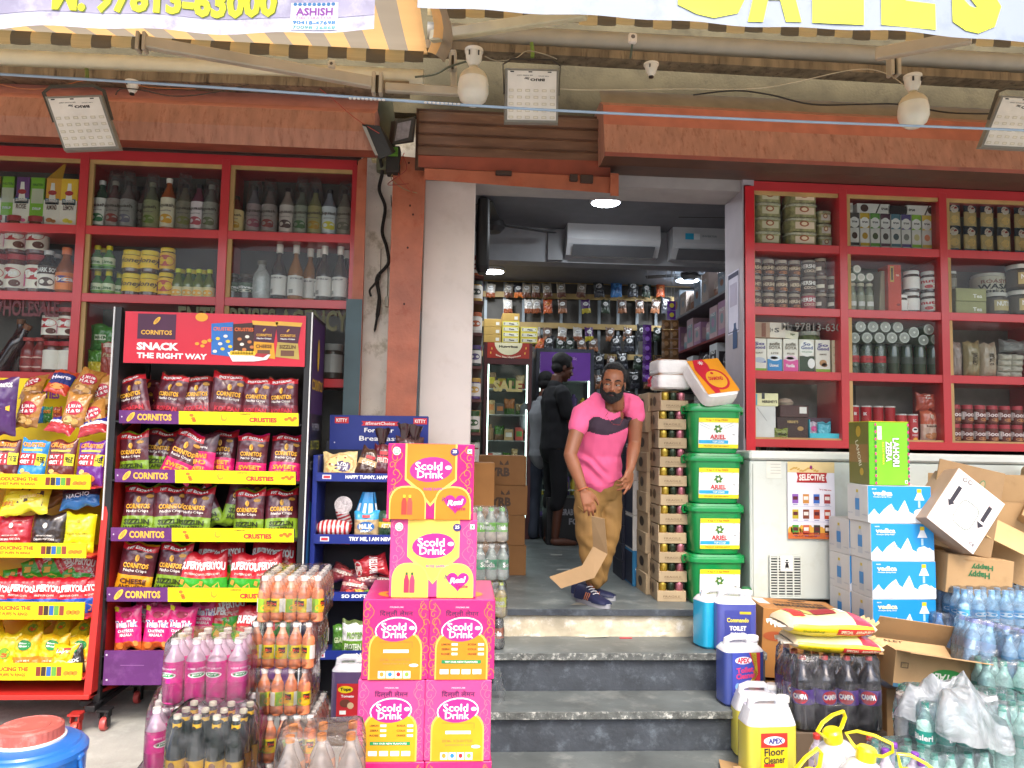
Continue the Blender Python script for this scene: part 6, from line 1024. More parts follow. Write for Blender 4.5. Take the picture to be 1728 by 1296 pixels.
def stand(o,px,pyb,Yf,d,rz=0):
    p=P(px,pyb,Yf);o.location=(p.x,Yf + d/2,p.z);o.rotation_euler=(0,0,R(rz));return o
hh=.2915;zc=[PZ(670,1406,YP)];
pos=[]
for r in range(3):
    for c in range(2): pos.append((r,c))
labs={(0,0): 'pink carton at the very bottom, under the one with tick boxes',(0,1): 'pink carton at the very bottom, on the side by the steps',(1,0): 'pink and gold carton with flavour tick boxes and green ribbon, second layer',(1,1): 'pink and yellow carton with blank address window, second layer by the steps',(2,0): 'hot pink carton with orange arch and blank white window, third layer',(2,1): 'hot pink carton with orange arch and flavour tick boxes, third layer by the steps'}
zz0=PZ(724,1011,YP) - 3*hh
for r,c in pos:
    o=pinkbox(labs[r,c],.244,.40,hh - .002,(PK if r == 1 else MG),('#dca818','#dc9c14','#dc8410')[r],{(0,0): 0,(0,1): 1,(1,0): 1,(1,1): 0,(2,0): 0,(2,1): 1}[r,c],r*5 + c);x=PX((664,776)[c] + {0: 2,1: 0,2: 3}[r],1080,YP)
    o.location=(x,YP + .2 + rr(0,.006),max(0,zz0) + r*hh);o.rotation_euler=(0,0,R(rr(-.8,.8)))
zt_=max(0,zz0) + 3*hh
o=pinkbox('large yellow fronted pink carton with a heart, second from the top of the pile',.325,.30,.29,PK,'#e6c050',2,40);o.location=(PX(732,950,YP + .03),YP + .18,zt_);o.rotation_euler=(0,0,R(-1))
o=pinkbox('topmost orange and magenta carton with a heart and two red bottles',.325,.30,.282,MG,'#e0780f',2,50);o.location=(PX(725,820,YP + .02),YP + .17,zt_ + .291);o.rotation_euler=(0,0,R(1.5))
# ---- orange drink packs
juice=M('#e0895c',rough=.12,coat=.8,var=.08,sss=.0,rnd=.06);topj=clear('#eeb494',trans=.2,rough=.08,bump=0,milky=0)
src_or=bottle_src(lambda: mk_bottle('x','','x',.182,.0262,topj,'#e8e4de','#e0c81c',[('r',-.9,.5,.6,1,'#dcd8d0'),('r',-.3,.5,.5,1,'#8ab02c'),('E',.1,.35,.8,.5,'#e8a81c'),('R',.35,.65,.5,.4,'#2c2420'),('t',.35,.65,.4,.2,'#e0482c','Fru'),('R',1.05,.5,.5,1,'#d8d4cc'),('r',1.05,.5,.3,.8,'#a8a49c')],label_z=(.22,.52),shoulder=.62,neck=.42,liquid=(juice,.80),cap_r=.0135,cap_h=.09,ribs=True,seg=14))
YO=3.22;hO=.184;pit=.0535
for k_,(px,dx,nm) in enumerate(((484,6,'lowest pack of orange fruit drink bottles, its foot on the pavement'),(486,4,'pack of orange fruit drink bottles second from the ground'),(470,-3,'pack of orange fruit drink bottles in the middle of its pile'),(479,0,'pack of orange fruit drink bottles just under the top one'),(488,4,'topmost pack of orange fruit drink bottles showing all its white caps'))):
    vis=(lambda i,j: False) if k_ == 4 else (lambda i,j: not (j == 0 or i == 4))
    p=mk_pack('bottle_pack',nm,'bottle pack',src_or,5,6,pit,hO,skip=vis,jit=.0008,group='wrapped packs of orange fruit drink');p.location=(PX(px,1000 + 0,YO),YO + 3*pit,k_*(hO + .001));p.rotation_euler=(0,0,R((2,-1,2.5,-1.5,1)[k_]))
# ---- pink drink packs
pinkl=M('#cf3a86',rough=.1,coat=.8,var=.1,rnd=.05);topp=clear('#ecc8dc',trans=.4,rough=.06,bump=0,milky=0);deep=M('#5a2440',rough=.1,coat=.8)
src_pk=bottle_src(lambda: mk_bottle('x','','x',.237,.038,topp,'#e9e6e2','#d8288c',[('e',0,.45,.9,.32,'#eef0ea'),('E',0,.45,.66,.2,'#2f9a4a'),('t',0,.45,.5,.12,WHITE,'JOY',.03),('t',0,.8,.9,.1,'#f0c8dc','ROSE DRINK',.02),('r',1.1,.5,.5,.7,'#e878b0'),('R',1.1,.8,.2,.1,'#e8a02c')],label_z=(.34,.62),shoulder=.64,neck=.34,liquid=(pinkl,.70),cap_r=.0155,cap_h=.075,seg=16))
def pinkpack(lab,px,Yf,z,rz,nx=4,ny=3,vis=None):
    p=mk_pack('bottle_pack',lab,'bottle pack',src_pk,nx,ny,.0775,.238,wrapmat=WRAP,jit=.0015,rz=.9,group='wrapped packs of pink drink',amp=.007,over=.004,skip=vis);p.location=(PX(px,1200,Yf),Yf + ny*.0775/2,z);p.rotation_euler=(0,0,R(rz));return p
hb_=lambda i,j: False
pinkpack('top pack of pink drink bottles in crinkled film, before the tall snack rack',337,3.02,.482,3)
pinkpack('pack of pink drink bottles farthest out, second layer',283,2.99,.241,14,3,4);pinkpack('pack of pink drink bottles touching the orange drink pile, second layer',378,3.06,.241,-6,3,4)
pinkpack('pack of pink drink bottles farthest out, on the pavement',292,3.02,0,5,4,3,lambda i,j: j == 1 and i > 0);pinkpack('pack of pink drink bottles by the orange pile, on the pavement',385,3.12,0,-4,3,3)
# ---- dark beer style bottles
beer=M('#1c2624',rough=.1,coat=.9);src_be=bottle_src(lambda: mk_bottle('x','','x',.265,.032,beer,'#cfc9b4','#d8a81c',[('p',[(-.55,.0),(.55,.35),(.55,.0)],'#15171a'),('e',-.1,.74,.35,.4,'#8a5a3c'),('t',.0,.32,.95,.24,WHITE,'Beer',.03,.18,.3),('r',1.2,.5,.8,1,'#1c1c1a')],label_z=(.14,.46),shoulder=.55,neck=.42,cap_r=.0135,cap_h=.05,seg=16))
me_ring=MB();me_ring.lathe([(.0155,0),(.0150,.034)],'#d8a81c',seg=16);me_ring.ell(CYL(.0155,0),0,.017,.009,.011,'#2c2418',o=.001)
ro=me_ring.build('neck_label');ringmesh=ro.data;bpy.data.objects.remove(ro);ringmesh.transform(Matrix.Translation((0,0,.203)));src_be['kids'].append(('neck_label',ringmesh))
for z,nm in ((0,'pack of dark malt bottles under the visible one, on the pavement'),(.267,'wrapped pack of dark malt bottles with gold labels, in front of the pink ones')):
    p=mk_pack('bottle_pack',nm,'bottle pack',src_be,4,3,.068,.265,jit=.001,rz=.6,group='wrapped packs of dark malt drink',amp=.006);p.location=(PX(345,1250,2.74),2.74 + .1,z);p.rotation_euler=(0,0,R(-4))
# ---- orange capped litre bottles
cream_l=M('#d8a888',rough=.1,coat=.8,var=.05);src_cr=bottle_src(lambda: mk_bottle('x','','x',.33,.046,clear('#e8e0d8',trans=.5,rough=.06,bump=0,milky=0),'#e8922c','#e0902c',[('e',0,.5,1,.6,'#e8c05c'),('t',0,.5,.8,.3,'#7a3a1c','Litchi')],label_z=(.30,.55),shoulder=.60,neck=.3,liquid=(cream_l,.68),cap_r=.016,cap_h=.06,seg=18))
p=mk_pack('bottle_pack','loosely bagged pack of big peach coloured bottles with orange caps','bottle pack',src_cr,3,2,.098,.33,wrapmat=clear('#f0eae6',trans=.93,rough=.1,bump=.9,bsc=12,milky=.06),jit=.004,rz=.8,amp=.012);p.location=(PX(535,1250,2.62),2.72,.175);p.rotation_euler=(0,0,R(6))
put(mk_carton('flat_carton','','carton',.34,.24,.172,'#9a7a54',[]),(PX(535,1250,2.62),2.73,0),'low brown carton under the peach coloured bottles')
# ---- purple jerrycan behind
def mk_can(lab,w,d,h,body,topc,labelprints=None,capc='#e4e2dc',fill=.8,lw=.6,lh=(.1,.62),group=None):
    """square shouldered jerrycan with a slot handle"""
    t=empty('jerrycan',lab,'jerrycan',group=group);b=MB();pr_=[(.0,.002),(.88,0),(1,h*.04),(1.0,h*.40),(1.0,h*fill)]
    prof=[p + (body,) for p in pr_] + [(1.0,h*fill + .001,topc),(.97,h*(fill + .04) if fill < .74 else h*.82,topc),(.80,h*.88,topc),(.62,h*.90,topc)]
    b.lathe(prof,body,seg=32,sq=(w/2,d/2,5));b.build('can_body',t)
    b=MB();hx=w*.06;pts=[(-w*.34,0,h*.84),(-w*.32,0,h*.95),(-w*.18,0,h*.985),(w*.14,0,h*.985),(w*.22,0,h*.95),(w*.23,0,h*.86)];b.sweep(pts,.017,topc,seg=10);b.build('handle',t)
    b=MB();cx=w*.36 if True else 0;b.lathe([(.026,h*.84),(.024,h*.93),(.0235,h*.93)],topc,seg=16,c=(cx*.92,0,0));b.build('spout',t)
    b=MB();b.lathe([(.028,h*.925),(.029,h*.93),(.029,h*.985),(.026,h)],M(capc,rough=.4),seg=18,c=(cx*.92,0,0));b.build('cap',t)
    if labelprints:
        b=MB();F=FR(0,-d/2 - .0008,h*lh[0]);LW,LH=w*lw,h*(lh[1] - lh[0]);b.rect(F,-LW/2,0,LW/2,LH,labelprints[0]);
        for p in labelprints[1:]: pr(b,F,p,LW,LH)
        b.build('paper_label',t)
    return t
violet=M('#6a5f94',rough=.15,coat=.5,var=.1);milkw=clear('#e6e6ea',trans=.25,rough=.2,bump=.1,milky=.05)
t=mk_can('purple filled tomato sauce can half hidden behind the orange drink pile',.17,.12,.30,M('#5f4f74',rough=.2,coat=.4),milkw,['#b8242c',('e',-.1,.82,.7,.22,'#e0c81c'),('t',-.1,.82,.5,.12,INK,'Tops',.04),('t',0,.62,.6,.08,WHITE,'Tomato'),('e',-.1,.4,.5,.25,'#6a3a2c'),('E',.15,.33,.3,.2,'#c8b08a'),('R',-.2,.12,.3,.12,WHITE)],lw=.62);t.location=P(588,1212,3.95);t.location.z=max(0,t.location.z)*1 + .0
put(mk_carton('flat_carton','','carton',.26,.2,max(.02,t.location.z - .001),'#7a6248',[]),(t.location.x,3.98,0),'brown carton hidden under the purple filled can')
for i,(px,z) in enumerate(((430,0),(447,0),(462,.0))):
    pass
# ---- packs beside the pink cartons, on the first tread
def src_soda(body,cap,lab,liq,tx='SODA',h=.175): return bottle_src(lambda: mk_bottle('x','','x',h,.029,body,cap,lab,[('t',0,.5,1.1,.5,WHITE,tx,.03)],label_z=(.3,.58),shoulder=.62,neck=.4,liquid=liq,cap_r=.0135,cap_h=.08,seg=14))
clr=clear('#dfe8e2',trans=.62,rough=.06,bump=0,milky=0);wtr=clear('#dfeae4',trans=.5,rough=.06,bump=0,milky=.05)
sa=src_soda(clr,'#5fae3c','#7ac83c',(M('#d8c8b8',rough=.12,coat=.7),.6),'Nimbu');sbb=src_soda(clr,'#e4e4e0','#2f9a6a',(wtr,.9),'Soda',.185);sc_=src_soda(clr,'#c8d82c','#d8d81c',(M('#c8b07a',rough=.12,coat=.7),.8),'Lemon',.18);sd_=src_soda(clr,'#e4e4e0','#c85a1c',(M('#2c2024',rough=.1,coat=.8),.85),'Cola',.19)
YQ=4.04;zq=Z1
for s_,lb,px,hq in ((sd_,'pack of dark cola bottles at the foot of the pile beside the pink cartons',814,.15),(sc_,'pack of yellow capped lemonade beside the pink cartons',818,.18),(sbb,'pack of clear soda with green labels beside the pink cartons',820,.185),(sa,'bulging pack of green capped lime drink on top, beside the pink cartons',818,.175)):
    p=mk_pack('bottle_pack',lb,'bottle pack',s_,4,2,.0595,hq,jit=.001,group='wrapped packs piled on the first tread',amp=.007,wrapmat=clear('#eef2f0',trans=.9,rough=.1,bump=1,bsc=18,milky=.08));p.location=(PX(px,950,YQ),YQ + .06,zq);p.rotation_euler=(0,0,R(rr(-3,3)));zq += hq + .012
b=MB();b.grid(lambda a,v: Vector(((.05 - .02*v + .014*noise.noise((a*7,v*4,2)))*math.cos(6.283*a),(.04 + .012*noise.noise((a*8,v*4,7)))*math.sin(6.283*a),.15*v)),30,12,WRAP);tag(b.build('plastic_bag',smooth=80,loc=(PX(838,1120,3.86),3.88,Z2)),'limp clear bag hanging at the edge of the steps beside the pink cartons','plastic bag')
# ---- blue water drum
t=empty('water_drum','blue insulated water drum with a faded red screw lid at the picture corner','water drum',(PX(48,1260,2.62),2.62,0));t.scale=(1,1,1.15);blue=M('#1f66b4',rough=.35,coat=.3,var=.1,rnd=0,bump=.05)
b=MB();b.lathe([(.0,0),(.155,0),(.16,.02),(.166,.38),(.168,.40),(.172,.405),(.172,.418),(.165,.425),(.160,.43),(.150,.432),(.145,.438),(.11,.446)],blue,seg=40);b.build('drum_body',t)
b=MB();b.lathe([(.106,.446),(.107,.452),(.100,.453)],'#e0dcd8',seg=36);b.build('white_ring',t)
b=MB();pr_=[];b.grid(lambda u,v: Vector(((.098 + .0015*(int(u*72) % 2) - .002*v)*math.cos(6.2832*u),(.098 + .0015*(int(u*72) % 2) - .002*v)*math.sin(6.2832*u),.452 + .028*v)),144,1,M('#b0584e',rough=.6,var=.2,stain='#c88a80'));b.lathe([(.097,.479),(.088,.484),(.086,.482),(.06,.482),(.058,.484),(.0,.483)],M('#b0584e',rough=.6,var=.2,stain='#c88a80'),seg=40);b.build('screw_lid',t)
b=MB();b.box((.145,-.03,.395),(.178,.0,.41),blue,bev=.004);b.sweep([(.17,-.02,.40),(.176,-.02,.37),(.172,-.02,.34)],.006,blue);b.build('handle_lug',t)
b=MB();b.add([(-.05,0,0),(.09,.01,.002),(.07,.08,.002),(-.04,.06,0)],[(0,1,2,3)],'#c9c4b4');tag(b.build('paper_scrap',loc=PG(1002,1076,Z1 + .003)),'pale paper scrap on the first tread','paper scrap')
b=MB();b.box((-.035,-.006,0),(.035,.006,.003),'#c8303c');tag(b.build('plastic_scrap',loc=PG(1056,1077,Z1 + .001)),'small red plastic strip on the first tread','plastic scrap')
b=MB();b.add([(-.08,0,0),(.09,.01,0),(.10,.05,0),(-.03,.06,0)],[(0,1,2,3)],'#8f8a7c');tag(b.build('paper_scrap',loc=PG(985,1021,LAND + .003)),'flat grey paper scrap on the landing by the shoe','paper scrap')
for i,(px,py,lb) in enumerate(((938,937,'outer pale slip on the shop floor behind the shoes'),(950,962,'second pale slip on the shop floor, nearer the shoes'))): b=MB();b.add([(-.05,0,0),(.05,.0,0),(.06,.06,0),(-.03,.05,0)],[(0,1,2,3)],'#a8a8a4');tag(b.build('paper_scrap',loc=PG(px,py,LAND + .003)),lb,'paper scrap')
# ------------------------------------------------------------------ buckets, freezer, water cartons and the rest beside the steps
grn=M('#0c8a44',rough=.3,coat=.4,var=.06,rnd=.03);YV=4.40
def mk_bucket(lab):
    t=empty('detergent_bucket',lab,'bucket',group='green detergent buckets stacked by the doorway');w,d,h=.33,.27,.293;b=MB()
    b.lathe([(0,.002),(.80,0),(.84,.012),(.95,h*.82),(.96,h*.84)],grn,seg=40,sq=(w/2,d/2,5));b.build('bucket_body',t)
    b=MB();b.lathe([(1.0,h*.83),(1.035,h*.835),(1.04,h*.90),(1.02,h*.93),(.98,h*.94),(.95,h*.985),(.0,h*.985)],grn,seg=40,sq=(w/2,d/2,5));b.build('lid',t)
    for s in (-1,1): b=MB();b.sweep([(s*w*.50,-.03,h*.80),(s*w*.55,-.03,h*.79),(s*w*.56,-.03,h*.85),(s*w*.555,-.03,h*.92),(s*w*.50,-.03,h*.935)],(.018,.007),grn,seg=8);b.build('clip',t)
    b=MB();sl_=lambda x,y,o=0: Vector((x,-d/2*(.835 + .115*(y/(h*.82))) - o - .001,y));W2,y0,y1=w*.355,h*.10,h*.70
    b.rect(sl_,-W2 + .01,y0,W2 + .012,y1,'#e9edea',ny=4);b.rect(sl_,-W2 + .01,y1 - .026,W2 + .012,y1,'#e8d820',o=.002,ny=2);b.rect(sl_,-W2 + .01,y0,W2 + .012,y0 + .022,'#e8d820',o=.002,ny=2);b.rect(sl_,-W2 + .012,y0 + .026,W2*.6,y0 + .046,'#2aa4d0',o=.002,ny=2)
    b.txt(sl_,'TOP LOAD',.01,y0 + .036,.07,.011,WHITE,o=.003);b.txt(sl_,'4 kg + 2 kg FREE',0,y1 - .013,.13,.012,'#c8641c',o=.003);b.txt(sl_,'FRONT DETERGENT',.0,y0 + .011,.15,.008,'#a85a1c',o=.003)
    b.txt(sl_,'ARIEL',.008,y0 + .066,.095,.026,'#c8242c',o=.003,bold=.03);b.txt(sl_,'DETERGENT POWDER',.01,y0 + .051,.07,.006,'#8a4a4a',o=.003)
    for i in range(6): a=i*math.pi/3;b.ell(sl_,.008 + .016*math.cos(a),y0 + .112 + .016*math.sin(a),.012,.006,('#3a7a3c','#6a8a2c')[i % 2],o=.003,rot=a + .8)
    b.ell(sl_,.008,y0 + .112,.007,.007,'#f0f4e8',o=.0038)
    for s in (-1,1):
        for q in (0,1): b.line(sl_,[(s*.04,y0 + .11 + q*.015),(s*.10,y0 + .135 + q*.016)],.0014,'#7a8a8a',o=.003)
    b.txt(sl_,'*T&C',.10,y0 + .08,.02,.008,'#555555',o=.003);b.build('paper_label',t);return t
bk=mk_bucket('')
for i,lb in enumerate(('bottom green detergent bucket behind the toilet cleaner cans','second green detergent bucket from the floor','third green detergent bucket from the floor','topmost green detergent bucket, carrying the tissue pack')): put(bk,(PX(1213 - i*.5,900,YV),YV + .135,LAND + i*.2925),lb,rz=R(rr(-2,2)))
# tissue packs
def mk_tissue(lab,w,d,h,rot,loc,big):
    t=empty('tissue_pack',lab,'tissue pack',loc,rot=rot,group='orange and white tissue packs');b=MB()
    b.lathe([(.9,0),(1,.01),(1.02,h*.5),(1,h - .01),(.9,h)],M('#ece9e4',rough=.35,coat=.4,bump=.4,bsc=30,var=.1),seg=32,sq=(w/2,d/2,6));b.build('tissue_stack',t)
    b=MB();Ft=lambda x,y,o=0: Vector((x,y,h + o + .0015));b.rect(Ft,-w*.47,-d*.45,w*.47,d*.46,'#e8981c');b.poly(Ft,[(-w*.25,-d*.45),(-w*.1,-d*.45),(w*.05,d*.3),(0,d*.46),(-w*.30,d*.46),(-w*.4,d*.2)],'#c81c34',o=.002) if big else None
    if big:
        b.ell(Ft,w*.03,-d*.1,w*.34,d*.28,'#c81c34',o=.0025);b.ell(Ft,w*.03,-d*.1,w*.28,d*.23,'#e8a82c',o=.003);b.txt(Ft,'DIAMOND',w*.02,-d*.08,w*.4,d*.10,'#c81c34',o=.004,rot=-.1,bold=.04);b.ell(Ft,0,.02,.01,.01,'#c81c34',o=.004)
        for i in range(4): b.line(Ft,[(-.03 + .018*math.cos(i*.785),d*.36 + .018*math.sin(i*.785)),(-.03 - .018*math.cos(i*.785),d*.36 - .018*math.sin(i*.785))],.004,'#f0e8e0',o=.004)
    b.build('printed_wrapper',t);return t
zt2_=LAND + 4*.2925
mk_tissue('large tissue pack with orange and crimson wrapper tipped on the top bucket',.23,.31,.10,(R(48),R(-8),R(14)),(PX(1203,650,YV),YV + .10,zt2_ + .095),True)
mk_tissue('tissue pack with an orange top, upper of two on the brown cartons',.20,.2,.088,(0,0,R(6)),(PX(1132,640,YV + .2),YV + .25,PZ(1130,632,YV + .2)),False);mk_tissue('tissue pack with an orange top, lower of two on the brown cartons',.21,.2,.088,(0,0,R(2)),(PX(1134,650,YV + .2),YV + .25,PZ(1130,632,YV + .2) - .091),False)
b=MB();b.grid(lambda a,v: Vector(((.05*(1 - .5*v) + .015*noise.noise((a*5,v*4,1)))*math.cos(6.283*a),(.04 + .01*noise.noise((a*5,v*4,8)))*math.sin(6.283*a),.10*v)),24,8,lambda a,v: M('#b82a44',rough=.3) if .3 < a < .6 and v < .6 else WRAP);tag(b.build('plastic_bag',smooth=80,loc=(PX(1105,650,4.6),4.6,PZ(1105,652,4.6))),'red and clear plastic bag hanging off the tissue packs','plastic bag')
# can trays
kraft=M('#ad9877',rough=.75,var=.15,rnd=.12);kraftd=M('#7d6646',rough=.8,var=.15,rnd=.1)
def mk_tray(lab):
    t=empty('can_tray',lab,'tray');w,d,h=.17,.24,.112;b=MB();b.box((-w/2,-d/2,0),(w/2,d/2,.062),kraft,bev=.002);b.box((-w/2,-d/2,.062),(-w/2 + .004,d/2,h*.96),kraft)
    b.ell(SIDE(-w/2 - .0005,0,0,-1),0,.06,.03,.03,'#5a4630');b.ell(SIDE(-w/2 - .0005,0,0,-1),.07,.06,.03,.025,'#5a4630');F=FR(0,-d/2)
    b.txt(F,'FRAGILE',.0,.03,.1,.012,'#6a5434',o=.001,bold=0);b.line(F,[(-.05,.018),(.06,.018)],.0012,'#6a5434');b.build('kraft_tray',t)
    for i in range(3):
        for j in range(2): b=MB();b.lathe([(.021,.062),(.024,.068),(.024,h - .012),(.020,h - .002),(.019,h - .003)],M(('#b89a3c','#2f3a2a','#b06a74')[i],rough=.25,metal=.6),seg=12,c=(-w/2 + .035 + i*.05,-d/2 + .03 + j*.055,0));b.build('can',t)
    return t
tr=mk_tray('')
for i in range(11): put(tr,(PX(1136 + (i % 3)*.8,800,4.5) + .0,4.50 + .13 + rr(-.004,.004),LAND + i*.1125),'open kraft tray of gold topped cans, %s from the floor' % ORD[i],'kraft trays of cans stacked by the buckets',rz=R(rr(-3,3)))
def kbox(lab,w,d,h): return mk_carton('kraft_carton',lab,'carton',w,d,h,kraft,[('r',0,.5,.04,1,'#8d7250')],left=[('e',-.05,.5,.4,.5,'#3e3022')],m=kraft,right=[])
kb_=kbox('',.15,.25,.124)
for i in range(10): put(kb_,(PX(1110 + (i % 2)*2,800,4.72),4.72 + .12,LAND + i*.1245),'closed kraft carton with a dark hand hole, %s from the floor' % ORD[i],'kraft cartons beside the can trays',rz=R(rr(-3,3)))
def wbox(lab,col,pr1): return mk_carton('drink_carton',lab,'carton',.16,.3,.225,col,pr1,left=[('r',0,.5,.9,.9,'#20263f')])
y_=4.98;zz_=LAND
specs=[('light blue carton with a drink can picture, on the shop floor','#2f7fae',[('e',.2,.75,.45,.2,'#dfe6ea'),('t',0,.5,.8,.08,WHITE,'& Better'),('p',[(-.3,.1),(.1,.35),(.2,.28),(-.2,.05)],'#cfe0ea')]),('white and green leafed carton, second from the floor','#d4d2cc',[('e',-.1,.95,.4,.12,'#4a9a2c'),('r',.1,.4,.5,.3,'#b8b6b0')]),('white and green leafed carton, third from the floor','#d2d0ca',[('e',-.1,.95,.4,.12,'#4a9a2c'),('r',.1,.3,.5,.3,'#b8b6b0')]),('white carton with faint line drawings, under the tissue packs','#cfccc4',[('t',.2,.7,.3,.2,'#3a4a7a','FR'),('r',0,.25,.7,.3,'#aeb0aa')]),('topmost white carton with faint grey drawings','#cbc8c0',[('t',.1,.6,.5,.12,'#6a6a6a','KEEP'),('r',0,.3,.8,.3,'#b2b2ac')])]
for lb,c,p_ in specs: o=wbox(lb,c,p_);o['group']='cartons stacked behind the kraft ones';o.location=(PX(1089,800,y_),y_ + .15,zz_);zz_ += .228
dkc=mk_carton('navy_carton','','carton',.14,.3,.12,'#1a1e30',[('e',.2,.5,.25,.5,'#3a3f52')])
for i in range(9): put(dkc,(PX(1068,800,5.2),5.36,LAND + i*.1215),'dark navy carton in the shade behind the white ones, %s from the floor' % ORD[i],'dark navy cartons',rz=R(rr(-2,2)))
# ---- chest freezer
YF=4.42;t=empty('chest_freezer','worn white chest freezer with a vent grille, under the jar cabinet','chest freezer',(PX(1430,900,YF),YF,LAND));O=-Vector(t.location)
fx0,fx1=PX(1266,900,YF),4.1;fz0,fz1=PZ(1330,1012,YF),PZ(1330,778,YF);wf=M('#c9cfc6',rough=.3,coat=.2,var=.07,sc=3,rnd=0,stain='#bfc3b6')
def Bf(): return MB(Matrix.Translation(O))
b=Bf();b.box((fx0,YF,fz0),(fx1,4.64,fz1),wf,bev=.008);b.box((fx0 + .015,YF - .004,fz0 + .02),(fx0 + .018,YF,fz1 - .02),'#9aa098');b.build('freezer_body',t)
b=Bf();b.box((fx0 - .006,YF - .018,fz1 + .004),(fx1,4.645,fz1 + .058),M('#d4d8d0',rough=.35,var=.05,rnd=0),bev=.012);b.build('lid',t)
b=Bf();gx0,gx1,gz0,gz1=PX(1298,970,YF),PX(1350,970,YF),PZ(1325,1006,YF),PZ(1325,938,YF);b.box((gx0,YF - .012,gz0),(gx1,YF - .001,gz1),'#1d2022',bev=.003)
for i in range(15): z=gz0 + (gz1 - gz0)*(i + .5)/15;b.box((gx0,YF - .017,z - .0032),(gx1,YF - .011,z + .0032),wf)
for i in range(5): x=gx0 + (gx1 - gx0)*i/4;b.box((x - .004,YF - .0185,gz0 - .002),(x + .004,YF - .010,gz1 + .002),wf,bev=.001)
b.box((gx0,YF - .020,gz1 - .002),(gx1,YF - .010,gz1 + .008),wf);b.box((gx0,YF - .020,gz0 - .008),(gx1,YF - .010,gz0 + .002),wf);lx,lz=PX(1325,950,YF),PZ(1325,951,YF);b.box((lx - .038,YF - .024,lz - .044),(lx + .038,YF - .017,lz + .046),'#dfe3dc',bev=.004);F=FR(lx,YF - .024,lz)
b.ell(F,0,.022,.008,.004,INK);b.ell(F,0,-.008,.008,.014,INK);b.line(F,[(-.012,-.026),(-.006,-.002),(0,.01),(.006,-.002),(.012,-.026)],.004,INK);b.line(F,[(-.014,.008),(0,.012),(.014,.008)],.004,INK);b.build('vent_grille',t)
b=Bf();F=FR(0,YF - .001);b.rect(F,PX(1293,800,YF),PZ(1293,807,YF),PX(1318,800,YF),PZ(1293,778,YF),'#d8d9cc',o=.001)
for i in range(4): b.rect(F,PX(1300,800,YF),PZ(1293,783 + i*5,YF) - .002,PX(1317,800,YF),PZ(1293,783 + i*5,YF),'#8a8a82',o=.0016)
b.build('sticker',t)
# poster
A_,B_,C_=P(1333,909,YF - .012),P(1410,909,YF - .012),P(1326,776,YF - .012);px_=U(YF);b=MB();C0=Vector((PX(1368,900,YF),YF - .008,PZ(1368,909,YF)));PW,PH=83*px_,131*px_
def PF(x,y,o=0): return Vector((x,-.004 - o - .01*(1 - y/PH) ** 2*(x/PW)*2*(x > 0) - .006*max(0,y/PH - .9)*10*abs(x),y))
b.rect(PF,-PW/2,0,PW/2,PH,'#e8e6ee',o=0,nx=8,ny=10);b.rect(PF,-PW/2,PH*.86,PW/2,PH,'#e0c890',nx=8,ny=2)
for i in range(12): b.ell(PF,PW*(-.42 + .05*i),PH*(.9 + .02*math.sin(i)),PW*.035,PH*.012,'#c8a050',o=.0016,rot=.4)
b.poly(PF,[(-PW*.31,PH*.86),(PW*.34,PH*.86),(PW*.31,PH*.80),(PW*.34,PH*.73),(-PW*.31,PH*.73),(-PW*.28,PH*.80)],'#b02028',o=.002);b.txt(PF,'SELECTIVE',PW*.01,PH*.795,PW*.54,PH*.085,'#f0e8e0',bold=.04,o=.003,arc=.003);b.ell(PF,0,PH*.93,PW*.03,PH*.025,'#8a2a6a',o=.002)
b.txt(PF,'Let us make some',PW*.3,PH*.64,PW*.25,PH*.022,'#b02028',o=.002,rot=-.08)
cc=['#8a5ab0','#c88a3c','#3a6ac0','#a83a3c','#b8a82c','#7a3a24','#b8502c','#c04a2c','#4a9a34','#c8603c','#3a3a2c','#4a3424']
for i in range(12): x,y=PW*(-.34 + .225*(i % 4)),PH*(.52 - .20*(i // 4));b.rect(PF,x - PW*.065,y - PH*.06,x + PW*.065,y + PH*.06,cc[i],o=.0018);b.rect(PF,x - PW*.05,y - PH*.015,x + PW*.05,y + PH*.03,'#e8e0d8' if i % 2 else '#5a1c24',o=.0026);b.rect(PF,x - PW*.05,y - PH*.082,x + PW*.05,y - PH*.075,'#4a5a9a',o=.002)
for y in (.42,.22): b.rect(PF,-PW*.45,PH*y,PW*.42,PH*(y + .003),'#7a8ab8',o=.0018)
for i in range(16): b.ell(PF,PW*(-.45 + .06*i),PH*(.10 + .02*math.sin(i*2)),PW*.05,PH*.06,'#e0a83c',o=.0012)
b.rect(PF,-PW/2,0,PW/2,PH*.08,'#c8682c',o=.0018,nx=8);b.txt(PF,'K.K.K Enterprises',-PW*.12,PH*.075,PW*.5,PH*.026,'#b02028',o=.003);b.txt(PF,'D-1-C Industrial',-PW*.12,PH*.035,PW*.45,PH*.026,'#8a1c20',o=.003)
tag(b.build('poster',smooth=0,loc=C0),'curling product poster with a red headline taped on the white chest freezer','poster')
# soda can on the plinth
b=MB();b.lathe([(.024,0),(.029,.006),(.029,.105),(.024,.114),(.023,.112)],'#1f6a3a',seg=18);b.rect(CYL(.0295,0),-.02,.01,.02,.05,'#c8a02c',nx=4);tag(b.build('drink_can',loc=(PX(1262,1020,4.34),4.36,LAND)),'green and gold drink can standing behind the toilet cleaner','can')
